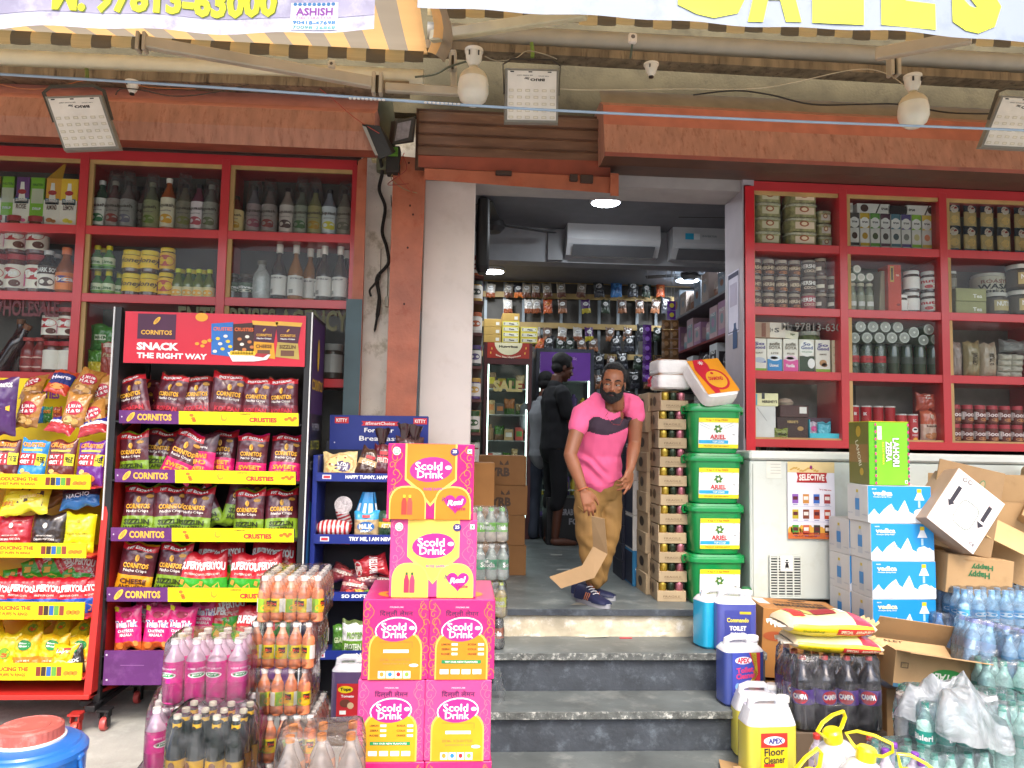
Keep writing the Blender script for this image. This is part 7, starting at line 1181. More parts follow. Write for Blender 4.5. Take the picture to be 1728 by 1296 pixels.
# ---- spring water cartons
vb='#1f8fd0';YW=3.93;wv_,dv_,hv_=.345,.218,.1945
def mk_vedica(lab,front=True):
    w,d,h=wv_,dv_,hv_;b=MB();b.box((-w/2,-d/2,0),(w/2,d/2,h),M('#c9c8c4',rough=.5,var=.05),bev=.002);F=FR(0,-d/2)
    b.rect(F,-w*.495,h*.01,w*.495,h*.99,M(vb,rough=.35,var=.04),o=.0006,nx=2);r_=random.Random(4);pk=[(-.495,.01),(-.495,.2),(-.44,.30),(-.40,.38),(-.36,.28),(-.32,.22),(-.25,.36),(-.18,.46),(-.13,.52),(-.09,.38),(-.03,.30),(.02,.45),(.08,.62),(.12,.45),(.15,.30),(.22,.24),(.30,.22),(.42,.36),(.46,.30),(.495,.28),(.495,.01)]
    pts=[(x*w,y*h) for x,y in pk];n=len(pts)
    b.add([F(x,y,.0012) for x,y in pts] + [F(x,h*.01,.0012) for x,y in pts],[(i,i + 1,n + i + 1,n + i) for i in range(1,n - 2)],'#e8eef4')
    for x,y,s in ((-.40,.30,.04),(-.15,.38,.06),(-.10,.36,.04),(.06,.46,.06),(.1,.38,.04),(.43,.28,.03),(.02,.32,.04),(-.24,.26,.04)): b.poly(F,[(x*w,y*h),((x + s*.6)*w,(y - s*.8)*h),((x + s*.3)*w,(y + s*1.6)*h)],'#9ab8d0',o=.0018)
    b.txt(F,'vedica',-w*.27,h*.80,w*.31,h*.13,'#f0e8b8',bold=.04,o=.0025);b.txt(F,'Himalayan Spring Water',-w*.27,h*.695,w*.29,h*.04,WHITE,o=.0025);b.txt(F,'BISLERI',-w*.40,h*.91,w*.07,h*.03,WHITE,o=.0025)
    b.poly(F,[(w*.23,h*.62),(w*.39,h*.62),(w*.34,h*.82),(w*.28,h*.82)],'#e6edf2',o=.002);b.rect(F,w*.275,h*.82,w*.345,h*.92,'#e0c81c',o=.002);b.rect(F,w*.29,h*.42,w*.325,h*.60,'#a8d0e8',o=.002);b.poly(F,[(w*.23,h*.08),(w*.39,h*.08),(w*.40,h*.34),(w*.34,h*.40),(w*.25,h*.36),(w*.22,h*.30)],'#d8e4ec',o=.002)
    Fl=lambda x,y,o=0: Vector((-w/2 - o,-x,y));b.rect(Fl,-.022,h*.3,.022,h*.62,'#3a84c0');b.poly(Fl,[(-.024,h*.12),(.024,h*.12),(.024,h*.62),(.01,h*.78),(-.01,h*.78),(-.024,h*.62)],'#b8bcc0',o=.0005);b.rect(Fl,-.022,h*.35,.022,h*.6,'#3a84c0',o=.0015);b.rect(Fl,-.011,h*.78,.011,h*.86,'#c8b03c')
    b.txt(Fl,'HIMALAYAN',-.075,h*.2,.05,.008,'#a0a4b0');b.txt(Fl,'vedica',.075,h*.2,.05,.008,'#a0a4b0');return tag(b.build('water_carton'),lab,'carton')
ve=mk_vedica('');zc_=PZ(1522,1075,YW) - 2*.196
for i in range(6): put(ve,(PX(1524,950,YW) + (.004,-.004,.002,.005,0,-.012)[i],YW + dv_/2,zc_ + i*.196),'blue spring water carton with snowy peaks, %s' % ('bottom of the front stack','second up the front stack','third up, just above the folded flap carton','fourth up the front stack','fifth up the front stack','topmost, carrying the green carton')[i],'blue and white spring water cartons',rz=R(rr(-1,1)))
for i in range(5): put(ve,(PX(1524,950,YW) - .006,YW + dv_*1.5 + .012,zc_ + i*.196 - .006),'spring water carton of the rear stack showing its white side, %s from the ground' % ORD[i],'blue and white spring water cartons',rz=R(2))
put(mk_carton('wooden_crate','','crate',.40,.46,max(.03,zc_ - .011),'#6a5238',[]),(PX(1524,950,YW),YW + .24,0),'low dark crate under the spring water cartons')
# green carton on top
w,h,d=.19,.335,.24;b=MB();b.box((-w/2 - .03,-.09,0),(w/2,.12,h),M('#5fae24',rough=.3,coat=.3,var=.05),bev=.002);F=FR(0,-.09);lg_=M('#7ac42c',rough=.3,coat=.3)
b.rect(F,-w/2 + .012,0.002,w/2 - .008,h - .002,lg_);F2_=F
b.txt(F,'LAHORI',.022,h*.52,h*.46,.040,INK,rot=-math.pi/2,bold=.09,o=.002);b.txt(F,'LAHORI',.022,h*.52,h*.45,.036,WHITE,rot=-math.pi/2,bold=.03,o=.003);b.txt(F,'ZEERA',-.018,h*.53,h*.33,.036,INK,rot=-math.pi/2,bold=.09,o=.002);b.txt(F,'ZEERA',-.018,h*.53,h*.32,.032,WHITE,rot=-math.pi/2,bold=.03,o=.003);b.txt(F,'RUS DA MANKA',-.048,h*.50,h*.36,.012,'#d8e03c',rot=-math.pi/2,o=.003)
b.rect(F,-.078,h*.72,-.055,h*.93,'#eef0e8',o=.002)
for i in range(9): b.rect(F,-.076,h*(.735 + i*.021),-.058,h*(.742 + i*.021),INK,o=.003)
for sx in (-1,1):
    for i in range(17): b.ell(F,sx*(w/2 - .004) - (.0 if sx > 0 else -.002),h*(.03 + i*.058),.006,.008,('#c83c7a','#2a7a3c')[i % 2],o=.003,n=8)
b.rect(F,.07,.01,.085,.026,'#eef0e8',o=.002);b.ell(F,.0775,.018,.005,.005,'#3a9a4a',o=.003)
Fl=lambda x,y,o=0: Vector((-w/2 - .03 - o,-x + .015,y));b.rect(Fl,-.104,0,.104,h,'#6a6a24');b.txt(Fl,'LAHORI',-.0,h*.5,.14,.03,'#d8d8b8',rot=-1.3,o=.002);b.ell(Fl,.0,h*.85,.025,.03,'#b89a2c',o=.002);b.ell(Fl,.03,h*.2,.02,.02,'#b89a2c',o=.002);b.rect(Fl,-.1,h*.35,.1,h*.64,'#8a6a34',o=.0014)
b.box((-w/2 - .03,-.093,h),(w/2,.12,h + .003),'#d8c820')
tag(b.build('drink_carton',loc=(PX(1509,800,YW),YW + .11,zc_ + 6*.196 + .001)),'bright green drink carton standing on end upon the blue water cartons','carton')
# ---- open and tipped cartons
card=M('#ab8a60',rough=.8,var=.12,sc=4,rnd=.04,stain='#a08058');cardd=M('#8d6f4a',rough=.85,var=.12,rnd=0)
def openbox(name,lab,w,d,h,flaps,loc,rot,prints=(),mat=card,group=None,th=.004):
    """open carton: floor, four walls and its flaps (angle in degrees from shut)"""
    t=empty(name,lab,'carton',loc,rot=rot,group=group);b=MB();b.box((-w/2,-d/2,0),(w/2,d/2,th),mat)
    b.box((-w/2,-d/2,th),(w/2,-d/2 + th,h),mat);b.box((-w/2,d/2 - th,th),(w/2,d/2,h),mat);b.box((-w/2,-d/2 + th,th),(-w/2 + th,d/2 - th,h),mat);b.box((w/2 - th,-d/2 + th,th),(w/2,d/2 - th,h),mat)
    F=FR(0,-d/2);
    for p in prints: pr(b,F,p,w,h)
    b.build('carton_body',t)
    for side,ang in flaps:
        b=MB();L_=(d if side in 'fb' else w)*.5;ww=w if side in 'fb' else d;b.box((-ww/2 + .002,0,-th/2),(ww/2 - .002,L_,th/2),mat)
        o=b.build('flap',t);base={'f': ((0,-d/2,h),0),'b': ((0,d/2,h),180),'l': ((-w/2,0,h),-90),'r': ((w/2,0,h),90)}[side];o.location=base[0];o.rotation_euler=(R(ang),0,R(base[1]))
    return t
grp_='empty cartons tossed on the water packs'
openbox('open_carton','tan carton with green flavour name tipped open beside the freezer wall',.52,.30,.48,(('f',100),('r',150)),P(1640,985,4.25),(0,R(0),R(-18)),[('t',-.18,.62,.34,.11,'#3a7a44','Monaco',.03,R(-100)),('e',.1,.9,.18,.06,'#3a7a44')])
b=MB();w,h=.33,.46;b.box((0,0,0),(w,.01,h),M('#8f7350',rough=.8,var=.12,rnd=0),bev=.002);F=FR(0,0);b.txt(F,'Monaco',w*.5,h*.40,h*.5,.10,'#3f7048',rot=-1.45,bold=.03,o=.001);b.ell(F,w*.68,h*.78,.016,.04,'#3f7048',o=.001,rot=-.2);b.ell(F,w*.68,h*.78,.012,.034,'#a08a64',o=.0016,rot=-.2)
o=tag(b.build('flattened_carton',loc=P(1560,915,3.97)),'large brown flattened carton panel with green print leaning on the tossed boxes','cardboard',grp_);o.rotation_euler=(R(-6),R(13),R(-14))
b=MB();w,d,h=.30,.2,.33;b.box((-w/2,0,-h/2),(w/2,d,h/2),M('#a98f78',rough=.7),bev=.003);F=FR(0,0);b.rect(F,-w*.495,-h*.495,w*.495,h*.495,M('#d4ccc8',rough=.5,var=.05),o=.0008)
for i in range(40):
    x,y=(i % 8),i // 8;b.ell(F,w*(-.47 + x*.03),h*(-.46 + y*.03),.0025,.0025,'#a04a54',o=.002,n=6);b.ell(F,w*(.26 + x*.03),h*(.30 + y*.035),.0025,.0025,'#a04a54',o=.002,n=6)
for cx in (-.30,.32):
    x=w*cx;b.rect(F,x - .011,-h*(.02 if cx < 0 else -.02),x + .011,h*(.26 if cx < 0 else .3),'#26222c',o=.002);b.poly(F,[(x - .022,-h*.02),(x + .022,-h*.02),(x,-h*.11)],'#26222c',o=.002)
pts=[(.01 + .055*math.copysign(abs(math.cos(a)) ** .5,math.cos(a)),-.02 + .07*math.copysign(abs(math.sin(a)) ** .5,math.sin(a))) for a in [i*.3142 for i in range(21)]];b.line(F,pts,.003,'#3f6a5a',o=.002)
for i in range(5): b.rect(F,-.02,-.05 + i*.014,.04,-.048 + i*.014,'#9aa09a',o=.002)
b.ell(F,-w*.30,h*.40,.012,.012,INK,o=.002);b.ell(F,-w*.30,h*.40,.008,.008,'#d4ccc8',o=.0028);b.ell(F,-w*.2,h*.42,.012,.012,INK,o=.002);b.ell(F,-w*.2,h*.42,.008,.008,'#d4ccc8',o=.0028);b.txt(F,'CE',w*.38,-h*.38,.03,.016,'#44404a',o=.002)
o=tag(b.build('drink_carton',loc=P(1630,862,3.84)),'white carton with black arrows and red dotted corners tipped on its corner','carton',grp_);o.rotation_euler=(R(-8),R(38),R(-4))
o=mk_carton('biscuit_carton','tan biscuit carton printed upside down in green, wedged behind the water cartons','carton',.345,.2,.20,card,[('t',-.02,.56,.33,.2,'#2f6a3c','Happy',.04,math.pi + .06),('t',.02,.76,.33,.17,'#2f6a3c','Happy',.04,math.pi + .06),('e',.32,.15,.16,.13,'#3f7a54'),('t',.32,.15,.12,.06,'#c8b890','PARLE',.03,math.pi),('t',-.1,.9,.3,.04,'#a07a4c','Happy Happy',.01)],m=card)
o.location=P(1632,1000,3.98);o.rotation_euler=(0,R(6),R(-4));o['group']=grp_
openbox('open_carton','plain tan carton gaping open at the picture edge',.36,.34,.30,(('f',118),('l',100)),P(1765,915,4.05),(R(-30),R(25),R(-30)),group=grp_)
b=MB();b.box((0,0,0),(.32,.004,.17),M('#c2a070',rough=.8,var=.08,rnd=0));o=tag(b.build('cardboard_flap',loc=P(1665,905,3.9)),'pale tan flap slanting under the gaping carton','cardboard',grp_);o.rotation_euler=(R(-40),R(25),0)
# ---- water packs
wb=clear('#a8d8f6',trans=.14,rough=.08,bump=.4,bsc=60,milky=.12);wbd=clear('#6aa8e6',trans=.12,rough=.08,bump=.4,bsc=60,milky=.12)
def srcw(body,cap,lab,h=.24,r=.034,lp=()): return bottle_src(lambda: mk_bottle('x','','x',h,r,body,cap,lab,lp,label_z=(.42,.60),shoulder=.66,neck=.4,cap_r=.0145,cap_h=.075,ribs=True,seg=14))
w_bl=srcw(wb,'#7fb8e0','#4fa8d8',lp=[('e',0,.5,1,.5,'#d8ecf6')]);w_db=srcw(wbd,'#4f86c8','#5f9ad0');w_tl=srcw(clear('#c4f0e2',trans=.18,rough=.08,bump=.4,bsc=60,milky=.12),'#1f9a84','#26a08c',h=.27,r=.037,lp=[('t',0,.5,1,.5,WHITE,'Bisleri')])
film2=clear('#eaf2f8',trans=.92,rough=.09,bump=.8,bsc=14,milky=.05)
def wpack(lab,s_,nx,ny,pit_,h_,px,py,Yf,rz,vis=None,rot=None):
    p=mk_pack('water_pack',lab,'water pack',s_,nx,ny,pit_,h_,wrapmat=film2,jit=.0012,group='shrink wrapped packs of water bottles',amp=.007,skip=vis);q=P(px,py,Yf);p.location=(q.x,Yf + ny*pit_/2,q.z);p.rotation_euler=rot or (0,0,R(rz));return p
wpack('top pack of water bottles with pale blue caps and sky blue labels',w_bl,6,4,.069,.24,1698,1080,3.75,-5)
wpack('pack of blue water bottles with a white bow mark, beside the spring water cartons',w_db,3,3,.069,.24,1618,1052,3.95,4);wpack('deep blue pack of water bottles under the bow marked one',w_db,5,3,.069,.24,1640,1118,3.85,-3)
wpack('deep blue pack of water bottles at the bottom of the blue pile',w_db,5,3,.069,.24,1655,1200,3.78,2);wpack('leaning pack of water bottles with violet caps',srcw(wb,'#8a94d8','#a8c4e4'),4,3,.069,.24,1690,1148,3.45,-12,rot=(R(-6),R(10),R(-14)))
wpack('pack of sky blue capped water bottles at the picture edge by the violet capped ones',w_bl,3,3,.069,.24,1742,1165,3.4,-5)
wpack('pack of green capped water bottles behind the white plastic bag',w_tl,4,3,.075,.27,1725,1225,3.35,-8);YT=3.02
wpack('front pack of water bottles with teal caps and labels, beneath the white plastic bag',w_tl,7,4,.075,.27,1680,1312,YT,-9);wpack('lower pack of teal labelled water bottles, mostly beyond the picture',w_tl,6,3,.075,.27,1600,1400,2.95,6)
# crumpled white bag
b=MB();wbag=clear('#d4d9dd',trans=.62,rough=.3,bump=1.0,bsc=11,milky=.12)
def ridge(p,s_): return 1 - 2*abs(noise.noise((p[0]*s_,p[1]*s_,p[2]*s_)))
def bagf(u,v):
    th,r0=2*math.pi*u,v ** .8;out=1 + .22*math.sin(3*th + 1) + .15*math.sin(5*th);x,y=.235*r0*math.cos(th)*out,.14*r0*math.sin(th)*out
    dome=(1 - r0 ** 2.2) ** .5;z=.14*dome*(1 + .5*noise.noise((x*5,y*5,4))) + .05*ridge((x + 1,y,.3),6)*(.35 + dome) + .014*ridge((x,y + 3,1),15)*(.4 + dome) + .003*ridge((x,y,5),36)
    return Vector((x + .012*noise.noise((x*20,y*20,7)),y + .012*noise.noise((x*20,y*20,9)),z - .07 - .26*x - .05*r0))
b.grid(bagf,120,60,wbag);bagp=P(1628,1198,3.10);tag(b.build('plastic_bag',smooth=80,loc=bagp),'large crumpled white plastic bag lying on the teal capped water bottles','plastic bag')
# ---- jerrycans by the steps
wc=clear('#e8eaee',trans=.2,rough=.25,bump=.1,milky=.05);bl1=M('#4f57a0',rough=.2,coat=.4,var=.08);tl=M('#1f9ac0',rough=.2,coat=.4,var=.06)
GJ='five litre cleaner cans beside the steps'
def cput(t,px,py,z,Y,rz): t.location=(PX(px,py,Y),Y,z);t.rotation_euler=(0,0,R(rz));t['group']=GJ
cput(mk_can('turquoise cleaner can half behind the violet toilet cleaner',.20,.14,.305,tl,wc),1204,1040,Z1,4.14,18)
cput(mk_can('violet toilet cleaner can with yellow and white lettering, on the upper tread',.215,.14,.31,bl1,wc,['#3a4290',('R',.3,.93,.45,.08,'#c8b02c'),('t',0,.70,.86,.14,'#e8d84c','Commando',.03),('t',0,.44,.66,.15,WHITE,'TOILET',.04),('t',0,.26,.6,.1,WHITE,'CLEANER',.03)],lw=.62,lh=(.18,.70)),1238,1040,Z1,4.06,-3)
cput(mk_can('violet blue toilet cleaner can with a swirled pink and yellow label, on the lower tread',.215,.14,.325,M('#3f4f96',rough=.2,coat=.4,var=.08),wc,['#3f4fae',('p',[(.1,1),(.5,1),(.5,.1),(-.1,.1),(.2,.4),(.28,.7)],'#c8303c'),('p',[(.16,1),(.36,1),(.42,.55),(.1,.2),(-.1,.2),(.2,.45),(.3,.7)],'#e0d03c'),('e',-.1,.84,.6,.16,'#e8e4ee'),('t',-.1,.84,.45,.12,'#c82c4c','APEX',.04),('t',-.05,.64,.6,.12,'#d8407a','Toilet',.04,.1),('t',-.02,.52,.7,.12,'#d8407a','Cleaner',.04,.1),('e',-.3,.28,.2,.18,'#8ab8e0'),('r',-.2,.10,.5,.14,'#dfe2e8')],lw=.68,lh=(.10,.80),capc='#e8e8ee'),1248,1120,Z2,3.84,6)
ylq=M('#c9c04a',rough=.2,coat=.4,var=.05);yl2=M('#d8cc4c',rough=.2,coat=.4,var=.05)
cput(mk_can('pale yellow cleaner can without a label, behind the labelled one',.23,.14,.33,ylq,wc,fill=.66),1277,1210,0.018,3.70,-4)
cput(mk_can('yellow floor cleaner can with a red and yellow label, on the lowest tread',.235,.145,.345,yl2,wc,['#e8cc1c',('r',0,.85,1,.32,'#c8342c'),('e',.0,.84,.8,.2,'#eceaf0'),('t',.05,.84,.55,.12,'#3a3a8a','APEX',.04),('t',-.0,.60,.76,.17,'#2c2c34','Floor',.02,.05),('t',.0,.42,.8,.16,'#2c2c34','Cleaner',.02,.05),('R',-.2,.30,.4,.07,'#c8342c'),('r',.1,.13,.8,.2,'#d8d4c0'),('t',.0,.13,.6,.06,INK,'Fresh')],lw=.52,lh=(.04,.60),fill=.68),1294,1240,0.018,3.47,3)
cput(mk_can('milky white cleaner can at the bottom edge beside the yellow one',.24,.15,.33,clear('#d8d4ea',trans=.15,rough=.2,bump=.1,milky=.05),wc,fill=.7,capc='#e0d8cc'),1355,1290,-.0,2.98,-6)
for ob in [o for o in COL.objects if o.name.startswith('jerrycan')][-1:]: ob.rotation_euler=(0,0,R(-4));ob.location.z=0;ob.scale=(1,1,.62)
# ---- cartons, sacks and cola behind the cans
mc=mk_carton('mayonnaise_carton','brown mayonnaise carton with dark lettering, in front of the freezer foot','carton',.44,.30,.36,'#a9743c',[('e',-.34,.60,.3,.14,'#a0502c'),('e',.1,.3,.3,.14,'#a0502c')],top=[('t',.14,.60,.44,.13,'#3a2414','PREMIUM',.03),('t',.04,.36,.66,.22,'#3a2414','MAYONNAISE',.05),('e',.10,.86,.22,.16,'#3a2414'),('t',.10,.86,.16,.07,'#a9743c','PREMIUM'),('r',-.40,.66,.14,.5,'#dcdcd4'),('t',-.14,.66,.22,.12,'#5a3418','Classic',.01,0,.3),('t',.0,.14,.6,.05,'#6a4420','EGGLESS  12 X 1 KG POUCHES',.0)])
mc.location=P(1358,1148,4.02) ;mc.location.y=4.02 + .15;mc.rotation_euler=(0,R(3),R(-5));zmc=mc.location.z
o=mk_carton('kraft_carton','dull brown carton under the mayonnaise one, red print on its face','carton',.46,.30,max(.05,zmc - .012),'#8f6f48',[('r',.05,.55,.5,.06,'#a0442c'),('r',.05,.35,.5,.06,'#a0442c')]);o.location=(mc.location.x + .03,mc.location.y - .02,0)
YC=3.42;cola=M('#23232a',rough=.1,coat=.9);src_co=bottle_src(lambda: mk_bottle('x','','x',.325,.050,cola,'#c2342c','#5b3a96',[('e',-.1,.5,.7,.9,'#c8283c'),('t',-.1,.54,.6,.36,WHITE,'CAMPA',.05,.05),('r',.8,.5,.35,.8,'#7a5ab0'),('t',.8,.6,.25,.2,WHITE,'NET')],label_z=(.36,.56),shoulder=.66,neck=.3,cap_r=.015,cap_h=.06,seg=20))
zco=max(0,PZ(1420,1236,YC));p=mk_pack('cola_pack','wrapped pack of large cola bottles with violet labels, under the rice sacks','bottle pack',src_co,4,3,.101,.325,jit=.001,rz=.5,amp=.008,wrapmat=clear('#f0f0f4',trans=.96,rough=.08,bump=.8,bsc=12,milky=.03,ior=1.35));p.location=(PX(1422,1200,YC),YC + .15,zco);p.rotation_euler=(0,0,R(-3))
if zco > .03: o=mk_carton('kraft_carton','dark carton the cola pack stands on','carton',.42,.3,zco - .004,'#5a4a3a',[]);o.location=(PX(1422,1200,YC),YC + .16,0)
def sack(name,lab,w,d,h,loc,rz,front,tilt=0):
    t=empty(name,lab,'sack',loc,rot=(0,R(tilt),R(rz)),group='yellow and white grain sacks');b=MB()
    def sf(u,v): a=2*math.pi*u;s=math.sin(math.pi*v);x=-w/2 + w*v;e=(1 - abs(2*v - 1) ** 5) ** .5;return Vector((x,-d/2*math.cos(a)*(.86 + .14*e)*(1 if e > .3 else .9),h/2 + h/2*math.sin(a)*e*(1 + .12*noise.noise((x*14,math.cos(a)*3,2))) + .008*math.sin(x*23)*max(0,math.sin(a))))
    def cm(u,v):
        a=2*math.pi*u;z=math.sin(a);f=math.cos(a) > 0
        if v < .05 or v > .94: return M('#d8c8a8',rough=.6)
        if z > .35: return M('#e0dca0' if v < .72 else '#c8384c',rough=.35,coat=.2,bump=.3)
        return M('#e6cc14',rough=.35,coat=.2,bump=.2)
    b.grid(sf,36,30,cm)
    def SF(x,y,o=0): p=sf(math.asin(max(-.95,min(.95,(y - h/2)/(h/2))))/(2*math.pi),min(.93,max(.07,x/w + .5)));return Vector((p.x,p.y - .002 - o,p.z))
    def TP(x,y,o=0): p=sf(.25 - y/d*.26,min(.95,max(.05,x/w + .5)));return Vector((p.x,p.y,p.z + .003 + o))
    b.rect(SF,w*.02,h*.22,w*.44,h*.52,'#c8302c',nx=10,ny=3);b.txt(SF,'ANNAPURNA',w*.32,h*.38,w*.2,h*.16,'#f0e4c0',o=.004);b.txt(SF,'SPECIAL',w*.12,h*.38,w*.14,h*.14,'#f0e4c0',o=.004);b.txt(SF,'Shaktibhog',-w*.25,h*.36,w*.24,h*.14,'#6a7a1c',o=.004)
    for p in front: pr(b,TP,p,w,d)
    b.build('sack_body',t);b=MB();b.grid(lambda u,v: Vector((w*.46 + .05*v,(u - .5)*d*(.7 - .2*v) ,h*.5 + .01*math.sin(u*20)*v + .02*v)),12,4,M('#c8a878',rough=.7,bump=.6));b.grid(lambda u,v: Vector((-w*.46 - .05*v,(u - .5)*d*(.7 - .2*v),h*.5 + .01*math.sin(u*20)*v - .01*v)),12,4,M('#d8d0c0',rough=.7,bump=.6));b.build('sewn_end',t);return t
zs_=zco + .325;sack('grain_sack','yellow grain sack with a black square, lying on the cola pack',.42,.24,.085,(PX(1424,1130,YC),YC + .13,zs_ - .002),-2,[],3);sack('grain_sack','cream topped grain sack with red corner, lying on the other sack',.43,.25,.105,(PX(1410,1085,YC),YC + .13,zs_ + .072),3,[('r',-.02,.0,.24,.5,'#8a2428'),('r',-.34,.0,.14,.7,'#c8302c'),('r',.18,.0,.06,.4,'#e8e8e0'),('r',-.2,-.1,.1,.5,'#b8b060')],2)
# torn carton
openbox('open_carton','tan carton with a green oval and blue band, its flap folded back',.37,.26,.165,(('f',170),('b',60)),P(1550,1153,3.62),(0,R(7),R(-5)),[('e',.18,.42,.46,.5,'#2f8a3c'),('t',.18,.42,.36,.24,'#e8e8d8','ROYAL',.03,math.pi,.2),('r',0,.05,1,.1,'#3f6a84'),('r',-.38,.62,.1,.16,'#6a5438'),('r',-.38,.62,.07,.11,'#c0a070')])
b=MB();b.box((-.18,0,0),(.18,.004,.12),M('#b8976a',rough=.8,rnd=0));b.txt(FR(0,0),'ALET',-.08,.105,.1,.014,INK,o=.001);o=tag(b.build('cardboard_flap',loc=P(1548,1112,3.60)),'folded back flap with a strip of black letters over the green oval carton','cardboard');o.rotation_euler=(R(-62),R(6),R(-5))
o=mk_carton('kraft_carton','brown carton under the one with the green oval','carton',.34,.24,max(.04,P(1550,1153,3.62).z - .03),'#8a6c48',[]);o.location=(PX(1550,1200,3.66),3.76,0)
# ribbed clear jar and small bottles, red caps, oil jars
rj=empty('pet_jar','ribbed empty plastic jar with a screw neck between the cola pack and water packs','jar',(PX(1535,1230,3.22),3.22,.0));zt_j=max(.02,PZ(1535,1275,3.22));b=MB();b.lathe([(.0,0),(.05,.002)] + [(.058 + .004*(i % 2),.02 + i*.016) for i in range(10)] + [(.05,.19),(.044,.20),(.047,.205),(.047,.235)],clear('#d8dcdc',trans=.5,rough=.06,bump=0,milky=.05),seg=24,c=(0,0,zt_j));b.build('jar_body',rj);b=MB();b.lathe([(.05,.236),(.05,.252),(.04,.254)],clear('#c0b8b0',trans=.3),seg=24,c=(0,0,zt_j));b.build('jar_rim',rj)
o=mk_carton('kraft_carton','low carton under the ribbed empty jar','carton',.14,.14,zt_j - .002,'#6a5a48',[]);o.location=(rj.location.x,3.22,0)
sbt=mk_bottle('small_bottle','','bottle',.2,.032,clear('#d8ccd8',trans=.5,rough=.06,bump=0),'#c2342c','#c8b8c8',[('e',0,.5,1,.6,'#9a5aa8')],label_z=(.2,.5));sbv=mk_bottle('small_bottle','','bottle',.2,.032,clear('#dcd4e4',trans=.4,rough=.06,bump=0),'#7a3aa0','#c0a8d0',[('e',0,.5,1,.6,'#7a3aa8')],label_z=(.2,.5))
for i,(px,py,Y,s_,lb) in enumerate(((1378,1241,3.2,sbt,'small red capped bottle beside the yellow floor cleaner'),(1466,1246,3.15,sbt,'small red capped bottle beyond the yellow handled jars'),(1500,1270,2.95,sbv,'small violet capped bottle at the end of the yellow handles'),(1535,1272,2.92,sbv,'second small violet capped bottle lower down'),(1560,1285,2.88,sbv,'third small violet capped bottle by the teal water pack'),(1510,1258,3.05,sbv,'lilac capped bottle behind the violet ones'))):
    q=P(px,py,Y);put(s_,(q.x,Y,max(0,q.z - .19)),lb,'small capped bottles at the bottom edge',rot=(R(rr(-6,6)),R(rr(-10,10)),0))
yp=M('#ecd70c',rough=.3,coat=.3,var=.03)
def oiljar(lab,px,py,Y,rot,s=1.0):
    q=P(px,py,Y);t=empty('oil_jar',lab,'jar',(q.x,Y,q.z - .21*s),rot=rot,group='white jars with yellow loop handles');t.scale=(s,s,s);b=MB();b.lathe([(0,0),(.07,.003),(.082,.02),(.085,.10),(.08,.14),(.055,.175),(.03,.19),(.028,.20)],clear('#e6e4e0',trans=.2,rough=.2,bump=.1,milky=.05),seg=24);b.build('jar_body',t)
    b=MB();b.lathe([(.034,.188),(.036,.192),(.036,.228),(.028,.236),(0,.237)],yp,seg=20);b.build('cap',t)
    b=MB();b.sweep([(.03,0,.215),(.055,0,.22),(.085,0,.25),(.08,0,.275),(.02,0,.285),(-.04,0,.28),(-.075,0,.26),(-.05,0,.23),(-.03,0,.215)],(.009,.006),yp,seg=8);b.build('loop_handle',t)
oiljar('white jar whose yellow loop handle stands highest, before the cola pack',1420,1235,2.98,(0,R(-14),R(25)));oiljar('white jar with yellow loop handle just below the highest one',1447,1268,2.84,(0,R(8),R(-35)));oiljar('white jar with a yellow cap leaning at the bottom edge by the milky can',1408,1290,2.72,(0,R(-32),R(20)));oiljar('white jar with yellow loop handle tipped towards the violet caps',1482,1295,2.72,(0,R(30),R(-15)))
b=MB();b.add([(-.05,0,.01),(.06,-.02,0),(.07,.08,0),(-.03,.09,.02)],[(0,1,2,3)],card);tag(b.build('cardboard_scrap',loc=(PX(1235,1270,3.5),3.5,Z3 + .002)),'torn piece of cardboard at the foot of the yellow cans','cardboard')
b=MB();b.box((-.02,0,0),(.02,.03,.05),card,bev=.004);tag(b.build('cardboard_scrap',loc=(PX(1246,1275,3.42),3.42,Z3)),'small curled cardboard stub against the yellow cans','cardboard')
# ------------------------------------------------------------------ inside the shop
# ceiling lamps
for i,(px,py,r,e,lb) in enumerate(((1022,343,.105,14,'round ceiling lamp just inside the doorway'),(835,427,.10,14,'round ceiling lamp over the first fridge, nearer one'),(832,459,.115,14,'round ceiling lamp low over the first fridge, farther one'),(1210,439,.10,14,'round ceiling lamp by the doorway pillar under the air conditioners'),(1160,474,.12,12,'round ceiling lamp with a fan before it'))):
    q=PG(px,py,CEI - .03);t=empty('ceiling_lamp',lb,'ceiling lamp',(q.x,q.y,CEI),group='round surface mounted ceiling lamps')
    b=MB();b.lathe([(r*1.08,0),(r*1.1,-.02),(r*1.0,-.03),(r*.96,-.028)],'#cfd2d6',seg=28);b.build('lamp_rim',t);b=MB();b.lathe([(r*.95,-.027),(r*.9,-.032),(0,-.034)],M('#eef6ff',emit=e,rnd=0,var=0),seg=28);b.build('diffuser',t)
    l=bpy.data.lights.new('lamp_light','AREA');l.shape='DISK';l.size=r*1.8;l.energy=3.2;l.color=(.90,.96,1);lo=bpy.data.objects.new('lamp_light',l);COL.objects.link(lo);lo.location=(q.x,q.y,CEI - .045)
